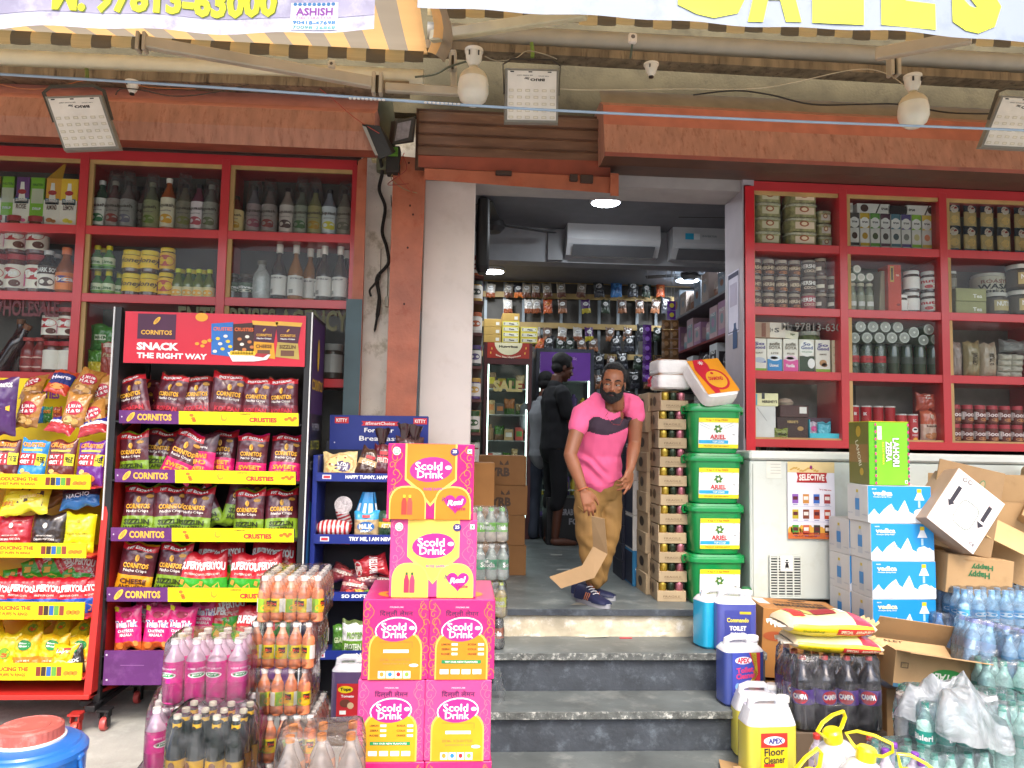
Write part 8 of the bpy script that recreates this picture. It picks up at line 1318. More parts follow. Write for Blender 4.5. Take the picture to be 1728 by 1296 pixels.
# beam and air conditioners
acm=M('#b9bcc0',rough=.35,rnd=0,var=.05)
def aircon(lab,pa,pb,Y):
    a,c=P(*pa,Y),P(*pb,Y);w=c.x - a.x;h=.25;t=empty('air_conditioner',lab,'air conditioner',((a.x + c.x)/2,Y,a.z),group='split air conditioners');b=MB()
    extr([(.19,0),(.01,0),(-.005,-h*.55),(.02,-h*.7),(.10,-h),(.19,-h)],-w/2,w/2,acm,b);b.build('casing',t);b=MB();b.hexa([Vector((-w*.44,.0,-h*.74)),Vector((w*.44,.0,-h*.74)),Vector((w*.44,.085,-h*1.0)),Vector((-w*.44,.085,-h*1.0)),Vector((-w*.44,-.004,-h*.76)),Vector((w*.44,-.004,-h*.76)),Vector((w*.44,.08,-h*1.03)),Vector((-w*.44,.08,-h*1.03))],'#5d5f63');b.build('air_louvre',t);return t
aircon('white split air conditioner in the middle of the ceiling beam',(958,373),(1115,381),5.95);t=aircon('second split air conditioner with a cyan sticker, beside the pillar',(1136,381),(1290,386),5.95);b=MB();F=FR(-.28,-.010,-.11);b.rect(F,0,0,.07,.05,'#2a9ac0');b.rect(F,.07,0,.12,.05,'#d0d6da');b.txt(F,'INVERTER',.2,.03,.12,.015,'#6a7a80');b.build('sticker',t)
b=MB();b.box((RX0,6.13,CEI - .28),(RX1,6.3,CEI),M('#8b8e93',rough=.6,rnd=0));b.box((PX(925,380,6.1),6.09,CEI - .27),(PX(950,380,6.1),6.129,CEI - .02),'#7a7c80');struct(b.build('ceiling_beam',smooth=0))
def fan(lab,px,py,Y,ang,n=3,L_=.52):
    q=P(px,py,Y);t=empty('ceiling_fan',lab,'ceiling fan',q,group='dark ceiling fans');b=MB();b.lathe([(.0,-.07),(.06,-.065),(.09,-.03),(.085,.02),(.03,.05),(.012,.06),(.012,CEI - q.z)],'#2b2a2c',seg=18);b.build('motor',t)
    for i in range(n):
        a=R(ang + i*360/n);b=MB(Matrix.Rotation(a,4,'Z') @ Matrix.Rotation(R(12),4,'X'));b.box((.08,-.055,-.004),(L_,.065,.004),'#262528',bev=.003);b.build('blade',t)
fan('dark ceiling fan just behind the lintel, beside the black air curtain',832,378,5.75,20);fan('ceiling fan beside the pillar, one blade in view',1262,362,5.6,175);fan('ceiling fan hanging before the farthest lamp',1163,462,7.6,35,L_=.45)
t=empty('tower_fan','tall black fan housing hanging inside the doorway by the pillar','fan',P(815,400,5.05));b=MB();z0,z1=PZ(815,462,5.05) - t.location.z,PZ(815,335,5.05) - t.location.z;b.lathe([(.6,z0),(1,z0 + .04),(1.05,(z0 + z1)/2),(.9,z1 - .02),(.5,z1)],'#141416',seg=20,sq=(.045,.08,3));b.build('housing',t)
# back wall: timber rails with hanging packets
yb_=RY - .06;tim=M('#a98f5c',rough=.6,var=.2,rnd=0);kb2=U(yb_)
hb=empty('peg_rack','timber railed wall rack full of hung packets at the back of the shop','wall rack',(1.2,yb_,1.5));O=-Vector(hb.location)
for py in (474,500,550,600):
    b=MB(Matrix.Translation(O));z=PZ(960,py,yb_);b.box((PX(812,py,yb_),yb_,z - .03),(2.5,yb_ + .02,z + .03),tim);b.build('rail',hb)
for px in range(820,1140,32): b=MB(Matrix.Translation(O));b.box((PX(px,500,yb_) - .015,yb_ + .02,.9),(PX(px,500,yb_) + .015,yb_ + .04,PZ(px,470,yb_)),'#8a9298');b.build('upright',hb)
def hp(c1,c2,tx,s,w=.10,h=.15,tc='#e0e0e0'): return mk_packet('hanging_packet','','packet',w,h,.03,[(.35,c2),(1,c1)],[('e',0,.68,.6,.28,tc),('t',0,.68,.4,.08,INK,tx)],s)
hps=[hp('#b8b2aa','#8a4a2c','chips',101),hp('#2a2a30','#c86a2c','mix',102),hp('#9c9488','#6a4030','nuts',103),hp('#a84a24','#b8582c','puffs',104,tc='#c8783c'),hp('#4a2260','#b8a82c','Crusty',105),hp('#1f2c24','#3a4a3c','Grain',106),hp('#6a5448','#a06a4a','jar',107),hp('#2a5f9c','#3a7ab8','blue',108,.13,.2,'#4a8ac8'),hp('#26282c','#3a3c44','dry',109,.12,.18)]
k_=0
for row,(py,xs_,ids) in enumerate(((478,(828,858,876,888,905,925,948,980,1012,1040,1068,1090,1115),(0,2,1,2,2,2,2,2,8,7,8,5,3)),(505,(858,893,907,925,950,990,1022,1050,1080,1105,1125),(0,0,0,3,6,4,5,6,6,6,8)),(552,(905,925,948,975,995,1030,1058,1084,1110),(2,6,0,0,4,6,6,8,5)),(570,(910,925,946,962,983,1002,1040,1062),(3,8,5,5,6,6,8,8)),(600,(1010,1030,1052,1075,1095,1112),(8,6,8,5,8,6)),(632,(1012,1030,1050,1072,1094),(6,8,5,8,6)),(664,(1060,1080,1100),(8,6,5)))):
    for j,px in enumerate(xs_):
        q=P(px,py,yb_ - .05);put(hps[ids[j]],(q.x,q.y,q.z - .155),'packet hung on the back wall, %s from the fridge side in the %s row' % (ORD[j],ORD[row]),'packets hung on the back wall',rot=(0,R(rr(-7,7)),R(rr(-12,12))))
# fridges
def fridge(lab,px0,px1,pyt,Y,body,headh,grp,glow='#dfeeea'):
    x0,x1=PX(px0,700,Y),PX(px1,700,Y);zt=PZ((px0 + px1)/2,pyt,Y);t=empty('display_fridge',lab,'fridge',((x0 + x1)/2,Y,LAND),group=grp);w=x1 - x0;H=zt - LAND;m=M(body,rough=.35,rnd=0)
    b=MB();b.box((-w/2,.02,0),(w/2,.5,.16),m);b.box((-w/2,.02,.16),(-w/2 + .03,.5,H),m);b.box((w/2 - .03,.02,.16),(w/2,.5,H),m);b.box((-w/2 + .03,.48,.16),(w/2 - .03,.5,H),'#9aa09c');b.box((-w/2 + .03,.02,H - headh),(w/2 - .03,.5,H),m);b.build('cabinet_body',t)
    for s in (-1,1): b=MB();b.box((s*(w/2 - .045) - .006,.05,.2),(s*(w/2 - .045) + .006,.06,H - headh - .04),M('#d8f4ea',emit=2.2,rnd=0,var=0));b.build('light_strip',t)
    for i in range(1,6): z=.18 + (H - headh - .2)*i/6;b=MB();b.box((-w/2 + .03,.06,z - .006),(w/2 - .03,.46,z),'#c8ccc8');b.build('wire_shelf',t)
    b=MB();b.box((-w/2 + .005,.0,.16),(-w/2 + .04,.02,H - headh),m);b.box((w/2 - .04,.0,.16),(w/2 - .005,.02,H - headh),m);b.box((-w/2 + .04,.0,.16),(w/2 - .04,.02,.2),m);b.box((-w/2 + .04,.0,H - headh - .04),(w/2 - .04,.02,H - headh),m);b.add([(-w/2 + .04,.01,.2),(w/2 - .04,.01,.2),(w/2 - .04,.01,H - headh - .04),(-w/2 + .04,.01,H - headh - .04)],[(0,1,2,3)],GLASS);b.build('glass_door',t)
    return t,w,H,(x0 + x1)/2
t,w,H,cx_=fridge('maroon framed display fridge with a red sign and a cream half disc on top',815,897,578,7.3,'#4a1c20',.17,'display fridges at the back')
b=MB();F=FR(0,.018,H - .15);b.rect(F,-w/2 + .03,0,w/2 - .03,.15,M('#a82c1c',rough=.4));pts=[(-.13 + 0,.15)] + [(.135*math.cos(math.pi + i*math.pi/12),.15 + .12*math.sin(math.pi + i*math.pi/12)) for i in range(13)];b.poly(F,pts[1:],'#e8e0b8',o=.002);b.txt(F,'Hungritos',0,.11,.18,.032,INK,o=.003,bold=.04);b.txt(F,'Bite Size Happiness',0,.028,.24,.022,'#f0d8c0',o=.003,bold=.03,arc=-.02)
for x,y in ((-.16,.09),(-.17,.05),(.17,.1),(.16,.05)): b.ell(F,x,y,.012,.006,'#e8b04c',o=.003,rot=x*9)
b.build('header_sign',t);b=MB();F=FR(0,.005,0);b.txt(F,'SALE',.0,H - .42,w*.6,.11,'#c8b878',bold=.05);b.build('door_lettering',t)
t2,w2,H2,cx2=fridge('grey framed chocolate fridge with a violet panel, behind the man in black',903,1002,588,7.5,'#3c4150',.02,'display fridges at the back');b=MB();F=FR(0,.0,H2 - .22);b.rect(F,-w2/2 + .04,-.10,w2/2 - .04,.18,M('#45206a',rough=.4,emit=.25,rnd=0),o=.001);b.txt(F,'silk',.08,.12,.08,.03,'#b08ac8',o=.002);b.build('header_sign',t2)
fcols=['#b89a6a','#8a6a4a','#4a7a2c','#c8b02c','#a83c2c','#d8d4c8','#5a5a52','#c8783c']
def fill(t_,w,H,headh,cx,Y,grp,pal,who):
    n=0
    for i in range(0,6):
        z=.166 + (H - headh - .2)*i/6 + (.016 if i else 0);x=-w/2 + .08;j=0
        while x < w/2 - .07:
            kind=random.random();hh2=rr(.10,.19);ww=rr(.05,.09)
            if kind < .5: o=mk_carton('chilled_box','','box',ww,.12,hh2,random.choice(pal),[('r',0,.5,.7,.4,random.choice(pal))])
            elif kind < .8: o=mk_packet('chilled_packet','','packet',ww*1.2,hh2,.05,[(.4,random.choice(pal)),(1,random.choice(pal))],[],n)
            else: o=MB();o.lathe([(ww*.4,0),(ww*.45,.01),(ww*.45,hh2*.7),(ww*.2,hh2*.85),(ww*.2,hh2)],random.choice(pal),seg=12);o=tag(o.build('chilled_bottle'),'','bottle')
            o['label']='chilled item %s along shelf %s up of %s' % (ORD[min(j,12)],ORD[i],who);o['group']=grp;o.location=(cx + x,Y + .16 + rr(0,.05),LAND + z);x += ww + .012;n += 1;j += 1
fill(t,w,H,.17,cx_,7.3,'goods in the maroon fridge',fcols,'the maroon fridge');fill(t2,w2,H2,.35,cx2,7.5,'goods in the violet panelled fridge',['#4a2c6a','#e0d8c8','#c8a82c','#5aa82c','#3a3a44','#b04a5a'],'the violet panelled fridge')
# boxes on the maroon fridge
ph=mk_carton('flat_food_box','','box',.165,.25,.052,'#d8c84a',[('r',.0,.5,.88,.62,'#dcd8c4'),('r',-.38,.5,.08,.5,INK),('t',.05,.5,.3,.3,INK,'Pizza'),('e',.38,.6,.05,.3,'#a8b82c')]);pbk=mk_carton('flat_food_box','','box',.165,.25,.075,'#b8954a',[('r',.3,.4,.2,.4,'#d8d4c8')])
Hz=LAND + H + .002
for i in range(5): put(ph if i < 4 else pbk,(PX(862,560,7.32),7.45,Hz + i*.053),'yellow edged flat food box, %s in the middle pile on the maroon fridge' % ORD[i],'flat food boxes on the fridge')
for i in range(3): put(pbk,(PX(831,560,7.32),7.45,Hz + i*.0765),'tan flat food box, %s in the outer pile on the maroon fridge' % ORD[i],'flat food boxes on the fridge')
for i in range(3): put(ph,(PX(893,560,7.32),7.45,Hz + i*.053),'yellow edged flat food box, %s in the inner pile on the maroon fridge' % ORD[i],'flat food boxes on the fridge')
# side shelf just behind the pillar
t=empty('wall_shelf','narrow side shelf packed with goods just behind the doorway pillar','shelf',(0,5.6,LAND));O=-Vector(t.location);sx0,sx1=RX0 + .01,PX(812,600,5.6)
for i,py in enumerate((785,730,675,620,565,512,470)):
    z=PZ(806,py,5.4);b=MB(Matrix.Translation(O));b.box((sx0,5.3,z - .02),(sx1,7.1,z),'#5a2a24');b.build('shelf_board',t)
    for j in range(5):
        y=5.36 + j*.16;pal=['#8a2c2c','#d0ccc4','#3a5a34','#c8a04c','#5a4a7a','#b05a34','#2f3a34'];kk=(i*3 + j) % 3;c,c2=pal[(i*2 + j) % 7],pal[(i + j*3 + 1) % 7]
        if kk == 0: o=mk_jar('shop_jar','','jar',.15,.045,M(c,rough=.3),c2,'#d8d4cc',[('e',0,.5,.8,.5,c2)])
        elif kk == 1: o=mk_carton('shop_box','','box',.10,.09,.16,c,[('r',0,.5,.8,.4,c2),('e',0,.5,.4,.2,'#e0dcd4')])
        else: o=mk_packet('shop_packet','','packet',.10,.17,.05,[(.4,c2),(1,c)],[('t',0,.6,.7,.12,'#e8e4dc','mix')],i*7 + j)
        o['label']='%s good from the doorway on the %s board of the narrow side shelf' % (ORD[j],ORD[i]);o['group']='goods on the narrow side shelf';o.location=(sx1 - .05,y,z)
# right hand wall: long shelves with packets in pastel boxes
t=empty('wall_shelf','long side wall shelving of pastel packs, past the kraft cartons','shelf',(2.4,6.5,LAND));O=-Vector(t.location)
for i,z in enumerate((1.35,1.72,2.08,2.42,2.78)):
    b=MB(Matrix.Translation(O));b.box((2.16,5.25,z - .02),(2.54,8.2,z),('#8a8a90','#7a2c30')[i == 3]);b.build('shelf_board',t)
    for j in range(12):
        y=5.4 + j*.23;pal=[['#6a5a4a','#8a7a5a','#4a4038'],['#7a8a8a','#5a4a44','#a09a90'],['#3a3438','#cfcfd2','#5a4a4a'],['#8aa0a8','#b088a8','#c8a8b0'],['#a0705a','#c8b8b0','#98a8b8']][i]
        c=pal[(j*7 + i) % 3];h=rr(.18,.30);
        if (i + j) % 3: o=mk_carton('shop_box','','box',.18,.20,h,c,[('r',0,.5,.8,.5,pal[(j + 1) % 3])],left=[('r',0,.5,.8,.6,pal[(j + 1) % 3]),('e',0,.5,.4,.3,pal[(j + 2) % 3]),('t',0,.75,.6,.1,'#e8e8e8','PACK')])
        else: o=mk_packet('shop_packet','','packet',.2,h,.12,[(.5,c),(1,pal[(j + 2) % 3])],[],i*20 + j);o.rotation_euler=(0,0,R(-70))
        o['label']='%s pack from the doorway on the %s board of the long side shelving' % (ORD[j],ORD[i]);o['group']='packs on the long side shelving';o.location=(2.28,y,z)
# hanging strips
for (px,py,n,c1,c2,lb) in ((1092,548,6,'#4a1c70','#8a5ac0','strip of shiny violet sachets hanging from the ceiling'),(1124,540,9,'#6a4a2c','#8f6a44','outer strip of brown sachets hanging beside the long shelving'),(1138,540,9,'#6a4a2c','#8f6a44','inner strip of brown sachets hanging beside the long shelving'),(1133,508,2,'#5a2a8a','#c8b83c','bright violet packet pair hanging under the farthest lamp')):
    q=P(px,py,6.4);b=MB()
    for i in range(n): b.grid(lambda u,v: Vector(((u - .5)*.075,-.012*math.sin(u*3.14)*math.sin(v*3.14),-i*.082 - .08*v)),4,4,M(c1,rough=.25,coat=.5));b.ell(FR(0,-.012,-i*.082 - .04),0,0,.02,.02,c2,o=.002)
    b.sweep([(0,.002,0),(0,.002,CEI - q.z)],.0015,'#888888',seg=5);o=tag(b.build('sachet_strip',loc=q),lb,'sachet strip','hanging sachet strips')
# kraft cartons left of the doorway floor
km=M('#8a6238',rough=.8,var=.1,rnd=.05);Yk=5.35;pk_=[('t',-.05,.45,.42,.3,'#4a3420','YRB',.05),('p',[(.04,.68),(.12,.86),(.14,.7)],'#4a3420'),('p',[(.04,.68),(-.04,.84),(-.05,.7)],'#4a3420')]
for i in range(4):
    o=mk_carton('kraft_carton','kraft carton with dark leaf print, %s from the floor beside the drink packs' % ORD[i],'carton',.34,.3,.205,'#8a6238',pk_,m=km);b_=o;o['group']='kraft cartons on the shop floor';o.location=(PX(846,900,Yk) - .004*(i % 2),Yk + .15,LAND + i*.206 - (.19 if 0 else 0));o.rotation_euler=(0,0,R((2,-1,3,0)[i]))
o=mk_carton('kraft_carton','plain tan carton half behind the top pink carton','carton',.30,.25,.30,'#9a6c3c',[],m=M('#a0703c',rough=.8,rnd=0));o.location=(PX(795,830,4.98),5.12,PZ(800,860,4.98));o2=mk_carton('kraft_carton','tan carton under the plain one behind the pink cartons','carton',.31,.26,o.location.z - LAND - .002,'#8d6236',[],m=M('#8d6236',rough=.8,rnd=0));o2.location=(o.location.x,5.12,LAND)
o=mk_carton('grab_box','low black cooler with white lettering behind the man in pink','cooler',.5,.4,.42,'#15171a',[('t',0,.7,.5,.14,'#8a8a90','GRAB YOUR',.04),('t',.1,.5,.4,.14,'#8a8a90','FOOD',.04)]);o.name='cooler_box';o.location=(PX(968,860,7.0),7.15,LAND)
# notice and sticker on the pillar's inner face
xq=doorR - .001;b=MB();S2=lambda a,h,o=0: Vector((xq - o,a,h));ya,yb2=4.72,4.93;z0,z1=PZ(1240,562,4.8),PZ(1240,457,4.8);b.rect(S2,ya,z0,yb2,z1,'#c8c4d4',o=.001)
for p in ((ya + .01,z0 + .01,yb2 - .01,z0 + .016),(ya + .01,z1 - .04,yb2 - .01,z1 - .01),(ya + .01,z0 + .01,ya + .016,z1 - .01),(yb2 - .016,z0 + .01,yb2 - .01,z1 - .01)): b.rect(S2,*p,'#2c2a4a',o=.002)
b.rect(S2,ya + .04,z0 + .18,yb2 - .04,z1 - .08,'#a8a0b4',o=.002);tag(b.build('payment_notice'),'white payment notice with a dark border on the inner face of the doorway pillar','notice')
b=MB();z0,z1=PZ(1237,588,4.8),PZ(1237,545,4.8);b.poly(S2,[(4.76,z0),(4.84,z0),(4.84,z1 - .05),(4.82,z1 - .03),(4.82,z1),(4.78,z1),(4.78,z1 - .03),(4.76,z1 - .05)],'#20406a',o=.0015);tag(b.build('bottle_sticker'),'dark blue bottle shaped sticker on the doorway pillar','sticker')
# ------------------------------------------------------------------ people
def melt(b,name,parent,mat,voxel=.006,smooth=6,wr=None,pick=None,extra=(),cut=None):
    """union of the builder's closed shapes as one continuous surface"""
    o=b.build('tmp');m=o.modifiers.new('r','REMESH');m.mode='VOXEL';m.voxel_size=voxel;s=o.modifiers.new('s','SMOOTH');s.iterations=smooth;s.factor=.5
    bpy.context.view_layer.update();me=bpy.data.meshes.new_from_object(o.evaluated_get(bpy.context.evaluated_depsgraph_get()));bpy.data.objects.remove(o)
    if wr:
        ns=[v.normal.copy() for v in me.vertices]
        for v,n in zip(me.vertices,ns): v.co += n*wr(v.co)
    if cut:
        bm=bmesh.new();bm.from_mesh(me);bmesh.ops.delete(bm,geom=[f for f in bm.faces if cut(f.calc_center_median())],context='FACES');bm.to_mesh(me);bm.free()
    me.materials.clear();me.materials.append(mat)
    for e in extra: me.materials.append(e)
    for p in me.polygons: p.material_index=pick(p.center) if pick else 0
    me.shade_smooth();n_=bpy.data.objects.new(name,me);COL.objects.link(n_);n_.parent=parent
    me.transform(Matrix.Translation(-Vector(parent.location)));return n_
def ball(b,c,r,T=None,seg=16):
    T=T or Matrix.Identity(4);vs=[];fs=[];n=seg // 2
    for j in range(n + 1):
        for i in range(seg): a,p=2*math.pi*i/seg,math.pi*j/n;vs.append(T @ Vector((c[0] + r[0]*math.cos(a)*math.sin(p),c[1] + r[1]*math.sin(a)*math.sin(p),c[2] + r[2]*math.cos(p))))
    for j in range(n):
        for i in range(seg): fs.append((j*seg + i,j*seg + (i + 1) % seg,(j + 1)*seg + (i + 1) % seg,(j + 1)*seg + i))
    b.add(vs,fs,'#888888')
def limb(b,pts,rad,hint=(1,0,0),seg=16):
    pts=[Vector(p) for p in pts];P2,R2=[],[]
    for i in range(len(pts) - 1):
        for k in range(5):
            t=k/5;P2.append(pts[i].lerp(pts[i + 1],t));a,c=rad[i],rad[i + 1];a=a if isinstance(a,tuple) else (a,a);c=c if isinstance(c,tuple) else (c,c);R2.append((a[0] + (c[0] - a[0])*t,a[1] + (c[1] - a[1])*t))
    P2.append(pts[-1]);r=rad[-1];R2.append(r if isinstance(r,tuple) else (r,r));b.sweep(P2,R2,'#888888',seg=seg,hint=hint);ball(b,pts[0],(max(R2[0])*.8,)*3);ball(b,pts[-1],(min(R2[-1])*.98,)*3)
def head_shape(b,T):
    ball(b,(0,.012,.035),(.074,.093,.088),T,24);ball(b,(0,-.015,-.03),(.062,.070,.082),T,24);ball(b,(0,-.045,-.088),(.032,.03,.024),T)
    for s in (-1,1):
        ball(b,(s*.038,-.062,-.012),(.022,.02,.018),T);ball(b,(s*.077,.012,-.002),(.009,.018,.031),T);b.sweep([T @ Vector((s*.010,-.080,.030)),T @ Vector((s*.030,-.078,.034)),T @ Vector((s*.050,-.062,.028))],.0085,'#888888',seg=8);ball(b,(s*.011,-.094,-.028),(.009,.010,.008),T)
    b.sweep([T @ Vector((0,-.080,.028)),T @ Vector((0,-.092,.005)),T @ Vector((0,-.104,-.022)),T @ Vector((0,-.088,-.034))],[.007,.008,.012,.008],'#888888',seg=10)
    ball(b,(0,-.078,-.052),(.024,.012,.006),T);ball(b,(0,-.076,-.063),(.021,.012,.007),T)
def face_parts(T,par,skin,beard=None):
    O=Matrix.Translation(-Vector(par.location));T=O @ T
    for s in (-1,1):
        b=MB();ball(b,(s*.031,-.066,.010),(.0145,.0125,.0105),T);o=b.build('eye',par);o.data.materials[0]=M('#8f8a84',rough=.35)
        b=MB();ball(b,(s*.031 - .005,-.0755,.010),(.006,.0035,.0062),T);q=b.build('iris',o);q.data.materials[0]=M('#1c120c',rough=.1)
        b=MB();b.sweep([T @ Vector((s*.031 + x,-.0795 + abs(x)*.35*(s*x > 0) + .001,.0175 - x*x*12)) for x in (-.016,-.008,0,.008,.016)],[.0015,.0035,.004,.0035,.0015],'#888888',seg=6);q=b.build('eyelid',o);q.data.materials[0]=skin
        b=MB();b.sweep([T @ Vector((s*x,y,z)) for x,y,z in ((.012,-.0885,.0335),(.028,-.087,.040),(.044,-.076,.038),(.054,-.064,.031))],[(.002,.003),(.003,.0055),(.003,.005),(.001,.002)],'#888888',seg=6);q=b.build('eyebrow',par);q.data.materials[0]=M('#120d0b',rough=.8)
    b=MB();b.sweep([T @ Vector((x,-.0905 + abs(x)*.45,-.0575 - abs(x)*.05)) for x in (-.024,-.012,0,.012,.024)],[.0025,.0055,.006,.0055,.0025],'#888888',seg=8);q=b.build('lips',par);q.data.materials[0]=M('#4a2a26',rough=.5)
def hair_shape(b,T,vol=.012):
    ball(b,(0,.034,.066),(.077 + vol,.088 + vol,.078 + vol),T,24);ball(b,(0,.045,.0),(.076,.068,.06),T,24);
    for s in (-1,1): ball(b,(s*.066,.0,.045),(.016,.045,.04),T)
    ball(b,(0,-.022,.112),(.052,.04,.028),T)
def beard_shape(b,T):
    for i in range(15):
        a=math.pi*i/14;x,y=.064*math.cos(a),-.012 - .066*math.sin(a);z=-.045 - .03*math.sin(a);ball(b,(x,y,z),(.011,.014,.026 + .005*math.sin(a)),T,12)
    ball(b,(0,-.060,-.094),(.032,.022,.024),T);ball(b,(0,-.03,-.094),(.042,.033,.018),T)
    for s in (-1,1): b.sweep([T @ Vector((0,-.0945,-.041)),T @ Vector((s*.018,-.0895,-.044)),T @ Vector((s*.034,-.076,-.058))],[.0075,.0085,.008],'#888888',seg=8);b.sweep([T @ Vector((s*.068,.0,.02)),T @ Vector((s*.069,-.006,-.03))],[.008,.013],'#888888',seg=8)
def hand(b,W_,d,n,side,curl,spread=1.0,thumb=1,sc=1.0):
    """wrist point, finger direction, back-of-hand normal, thumb side vector"""
    d=Vector(d).normalized();n=Vector(n);n=(n - d*n.dot(d)).normalized();t=d.cross(n)*side;W_=Vector(W_)
    limb(b,[W_ - d*.02,W_ + d*.03*sc,W_ + d*.075*sc],[(.023,.019),(.034*sc,.016),(.038*sc,.013)],hint=t)
    for i,(off,L_) in enumerate(((.030,.068),(.011,.078),(-.009,.072),(-.028,.056))):
        c=curl[i];p=W_ + d*(.082 - .004*abs(i - 1))*sc + t*off*sc;dd=(d + t*off*1.6*spread).normalized();pts=[p - d*.012];ang=0
        for k,f in enumerate((.45,.30,.25)):
            ang += R(c)*(.7,1.0,.6)[k];v=dd*math.cos(ang) - n*math.sin(ang);p=p + v*L_*f*sc;pts.append(p)
        b.sweep(pts,[.0092*sc,.0088*sc,.0080*sc,.0066*sc],'#888888',seg=10,hint=t);ball(b,pts[-1],(.0066*sc,)*3,seg=10)
    p0=W_ + d*.022*sc + t*.026*sc;p1=p0 + (d*.7 + t*.62 - n*.15*thumb).normalized()*.034*sc;p2=p1 + (d*.9 + t*.32 - n*.3*thumb).normalized()*.030*sc;p3=p2 + (d*.95 + t*.15 - n*.45*thumb).normalized()*.022*sc
    b.sweep([p0 - d*.01,p1,p2,p3],[.014*sc,.0125*sc,.0098*sc,.008*sc],'#888888',seg=10);ball(b,p3,(.008*sc,)*3,seg=10)
def shoe(par,A,D,up,sole,stripe=None):
    """ankle point over the heel, toe direction"""
    D=Vector((D[0],D[1],0)).normalized();S_=Vector((-D.y,D.x,0));O=Vector((A[0],A[1],LAND + .001)) - Vector(par.location)
    prof=[(-.07,.030,.085),(-.055,.036,.098),(-.01,.037,.098),(.03,.038,.088),(.07,.044,.066),(.12,.048,.052),(.165,.042,.044),(.195,.026,.034)]
    b=MB()
    def uf(u,v):
        q=u*(len(prof) - 1);i=min(int(q),len(prof) - 2);f=q - i;x,w,h=(prof[i][j]*(1 - f) + prof[i + 1][j]*f for j in range(3));a=math.pi*v;return O + D*x + S_*(w*math.copysign(abs(math.cos(a)) ** .8,math.cos(a))) + Vector((0,0,.022 + (h - .022)*math.sin(a) ** .7))
    b.grid(uf,28,14,up);b.add([uf(0,i/14) for i in range(15)],[tuple(range(15))],up);b.add([uf(1,i/14) for i in range(15)],[tuple(range(15))],up);sh=b.build('shoe',par,smooth=60)
    b=MB();n=24;pts=[]
    for i in range(n): a=2*math.pi*i/n;ca,sa=math.cos(a),math.sin(a);x=.062 + .138*ca;w=(.036 + .014*max(0,min(1,(x + .02)/.14)))*(1 if ca < .6 else 1 - (ca - .6)*.35);pts.append(O + D*x + S_*w*math.copysign(abs(sa) ** .75,sa))
    b.add(pts + [p + Vector((0,0,.026)) for p in pts],[tuple(range(n)),tuple(range(n,2*n))] + [(i,(i + 1) % n,n + (i + 1) % n,n + i) for i in range(n)],sole);b.build('sole',sh)
    b=MB()
    for i in range(4): c=O + D*(.035 + i*.018) + Vector((0,0,.094 - i*.010));b.sweep([c - S_*.022,c + Vector((0,0,.004)),c + S_*.022],.003,'#c8c8cc',seg=6)
    b.build('laces',sh)
    if stripe:
        b=MB()
        for i in range(3):
            for s in (1,-1): c=O + D*(.035 + i*.016) + S_*s*.043;b.sweep([c + Vector((0,0,.03)),c + D*.012 - S_*s*.008 + Vector((0,0,.07))],.003,stripe,seg=6)
        b.build('stripe',sh)
    return sh
# ---- man in pink, bending in the doorway
skin=M('#8f5a3c',rough=.45,var=.1,sc=12,rnd=0,sss=.1);hairm=M('#0d0b0b',rough=.7,rnd=0,bump=.8,bsc=260)
J=lambda px,py,Y: P(px,py,Y)
man=empty('person','bearded man in a pink T-shirt and tan trousers bending over to lower folded cardboard','person',(J(1005,1010,4.5).x,4.5,LAND));RX_,LX_=-1,1
pel=J(1010,806,4.62);wai=J(1009,765,4.57);che=J(1017,715,4.50);shl=J(1026,690,4.46);nb=J(1036,688,4.43)
sR,sL=J(982,698,4.42),J(1072,688,4.50);eR,eL=J(962,768,4.34),J(1071,748,4.50);wR,wL=J(985,829,4.30),J(1063,792,4.40)
hR,hL=J(992,830,4.60),J(1026,828,4.66);kR,kL=J(992,905,4.50),J(1027,902,4.60);aR,aL=J(1000,985,4.52),J(1006,975,4.66)
HT=Matrix.Translation(J(1034,650,4.37)) @ Matrix.Rotation(R(-12),4,'Z') @ Matrix.Rotation(R(9),4,'X') @ Matrix.Rotation(R(6),4,'Y') @ Matrix.Diagonal((.88,.9,.90,1))
b=MB();head_shape(b,HT);hd=HT.translation
limb(b,[J(1037,664,4.42),J(1040,684,4.45),nb + Vector((-.005,.075,-.02))],[(.052,.054),(.052,.050),(.052,.046)])
limb(b,[pel,wai,che,shl],[(.13,.09),(.12,.085),(.13,.08),(.10,.05)])
for s,e,w_ in ((sR,eR,wR),(sL,eL,wL)): limb(b,[s,s.lerp(e,.5),e,e.lerp(w_,.35),w_],[(.050,.050),(.045,.047),(.038,.040),(.039,.037),(.025,.022)],hint=(1,0,0))
hand(b,wR,(J(1003,876,4.27) - wR),(.15,-1,.25),-1,(28,22,25,34),1.2,1);hand(b,wL,(J(1052,830,4.34) - wL),(.75,-.6,.2),-1,(12,35,42,50),1.6,.6)
for h_,k_,a_ in ((hR,kR,aR),(hL,kL,aL)): limb(b,[h_,k_,a_],[.075,.05,.035])
body=melt(b,'body',man,skin,.0042,5);face_parts(HT,man,skin)
b=MB();hair_shape(b,HT @ Matrix.Translation((0,.014,.006)),.001);melt(b,'hair',man,hairm,.005,3,wr=lambda c: .004*noise.noise(c*70))
b=MB();beard_shape(b,HT);melt(b,'beard',man,hairm,.004,3,wr=lambda c: .002*noise.noise(c*120))
pinkc=M('#e8628f',rough=.85,var=.05,rnd=0,bump=.1,bsc=300);bandc=M('#3a2a38',rough=.85,rnd=0)
b=MB();limb(b,[J(1009,806,4.60),J(1008,775,4.57),wai,che,shl + Vector((0,.01,.0)),J(1034,683,4.47)],[(.150,.118),(.148,.116),(.142,.114),(.160,.118),(.140,.085),(.072,.066)])
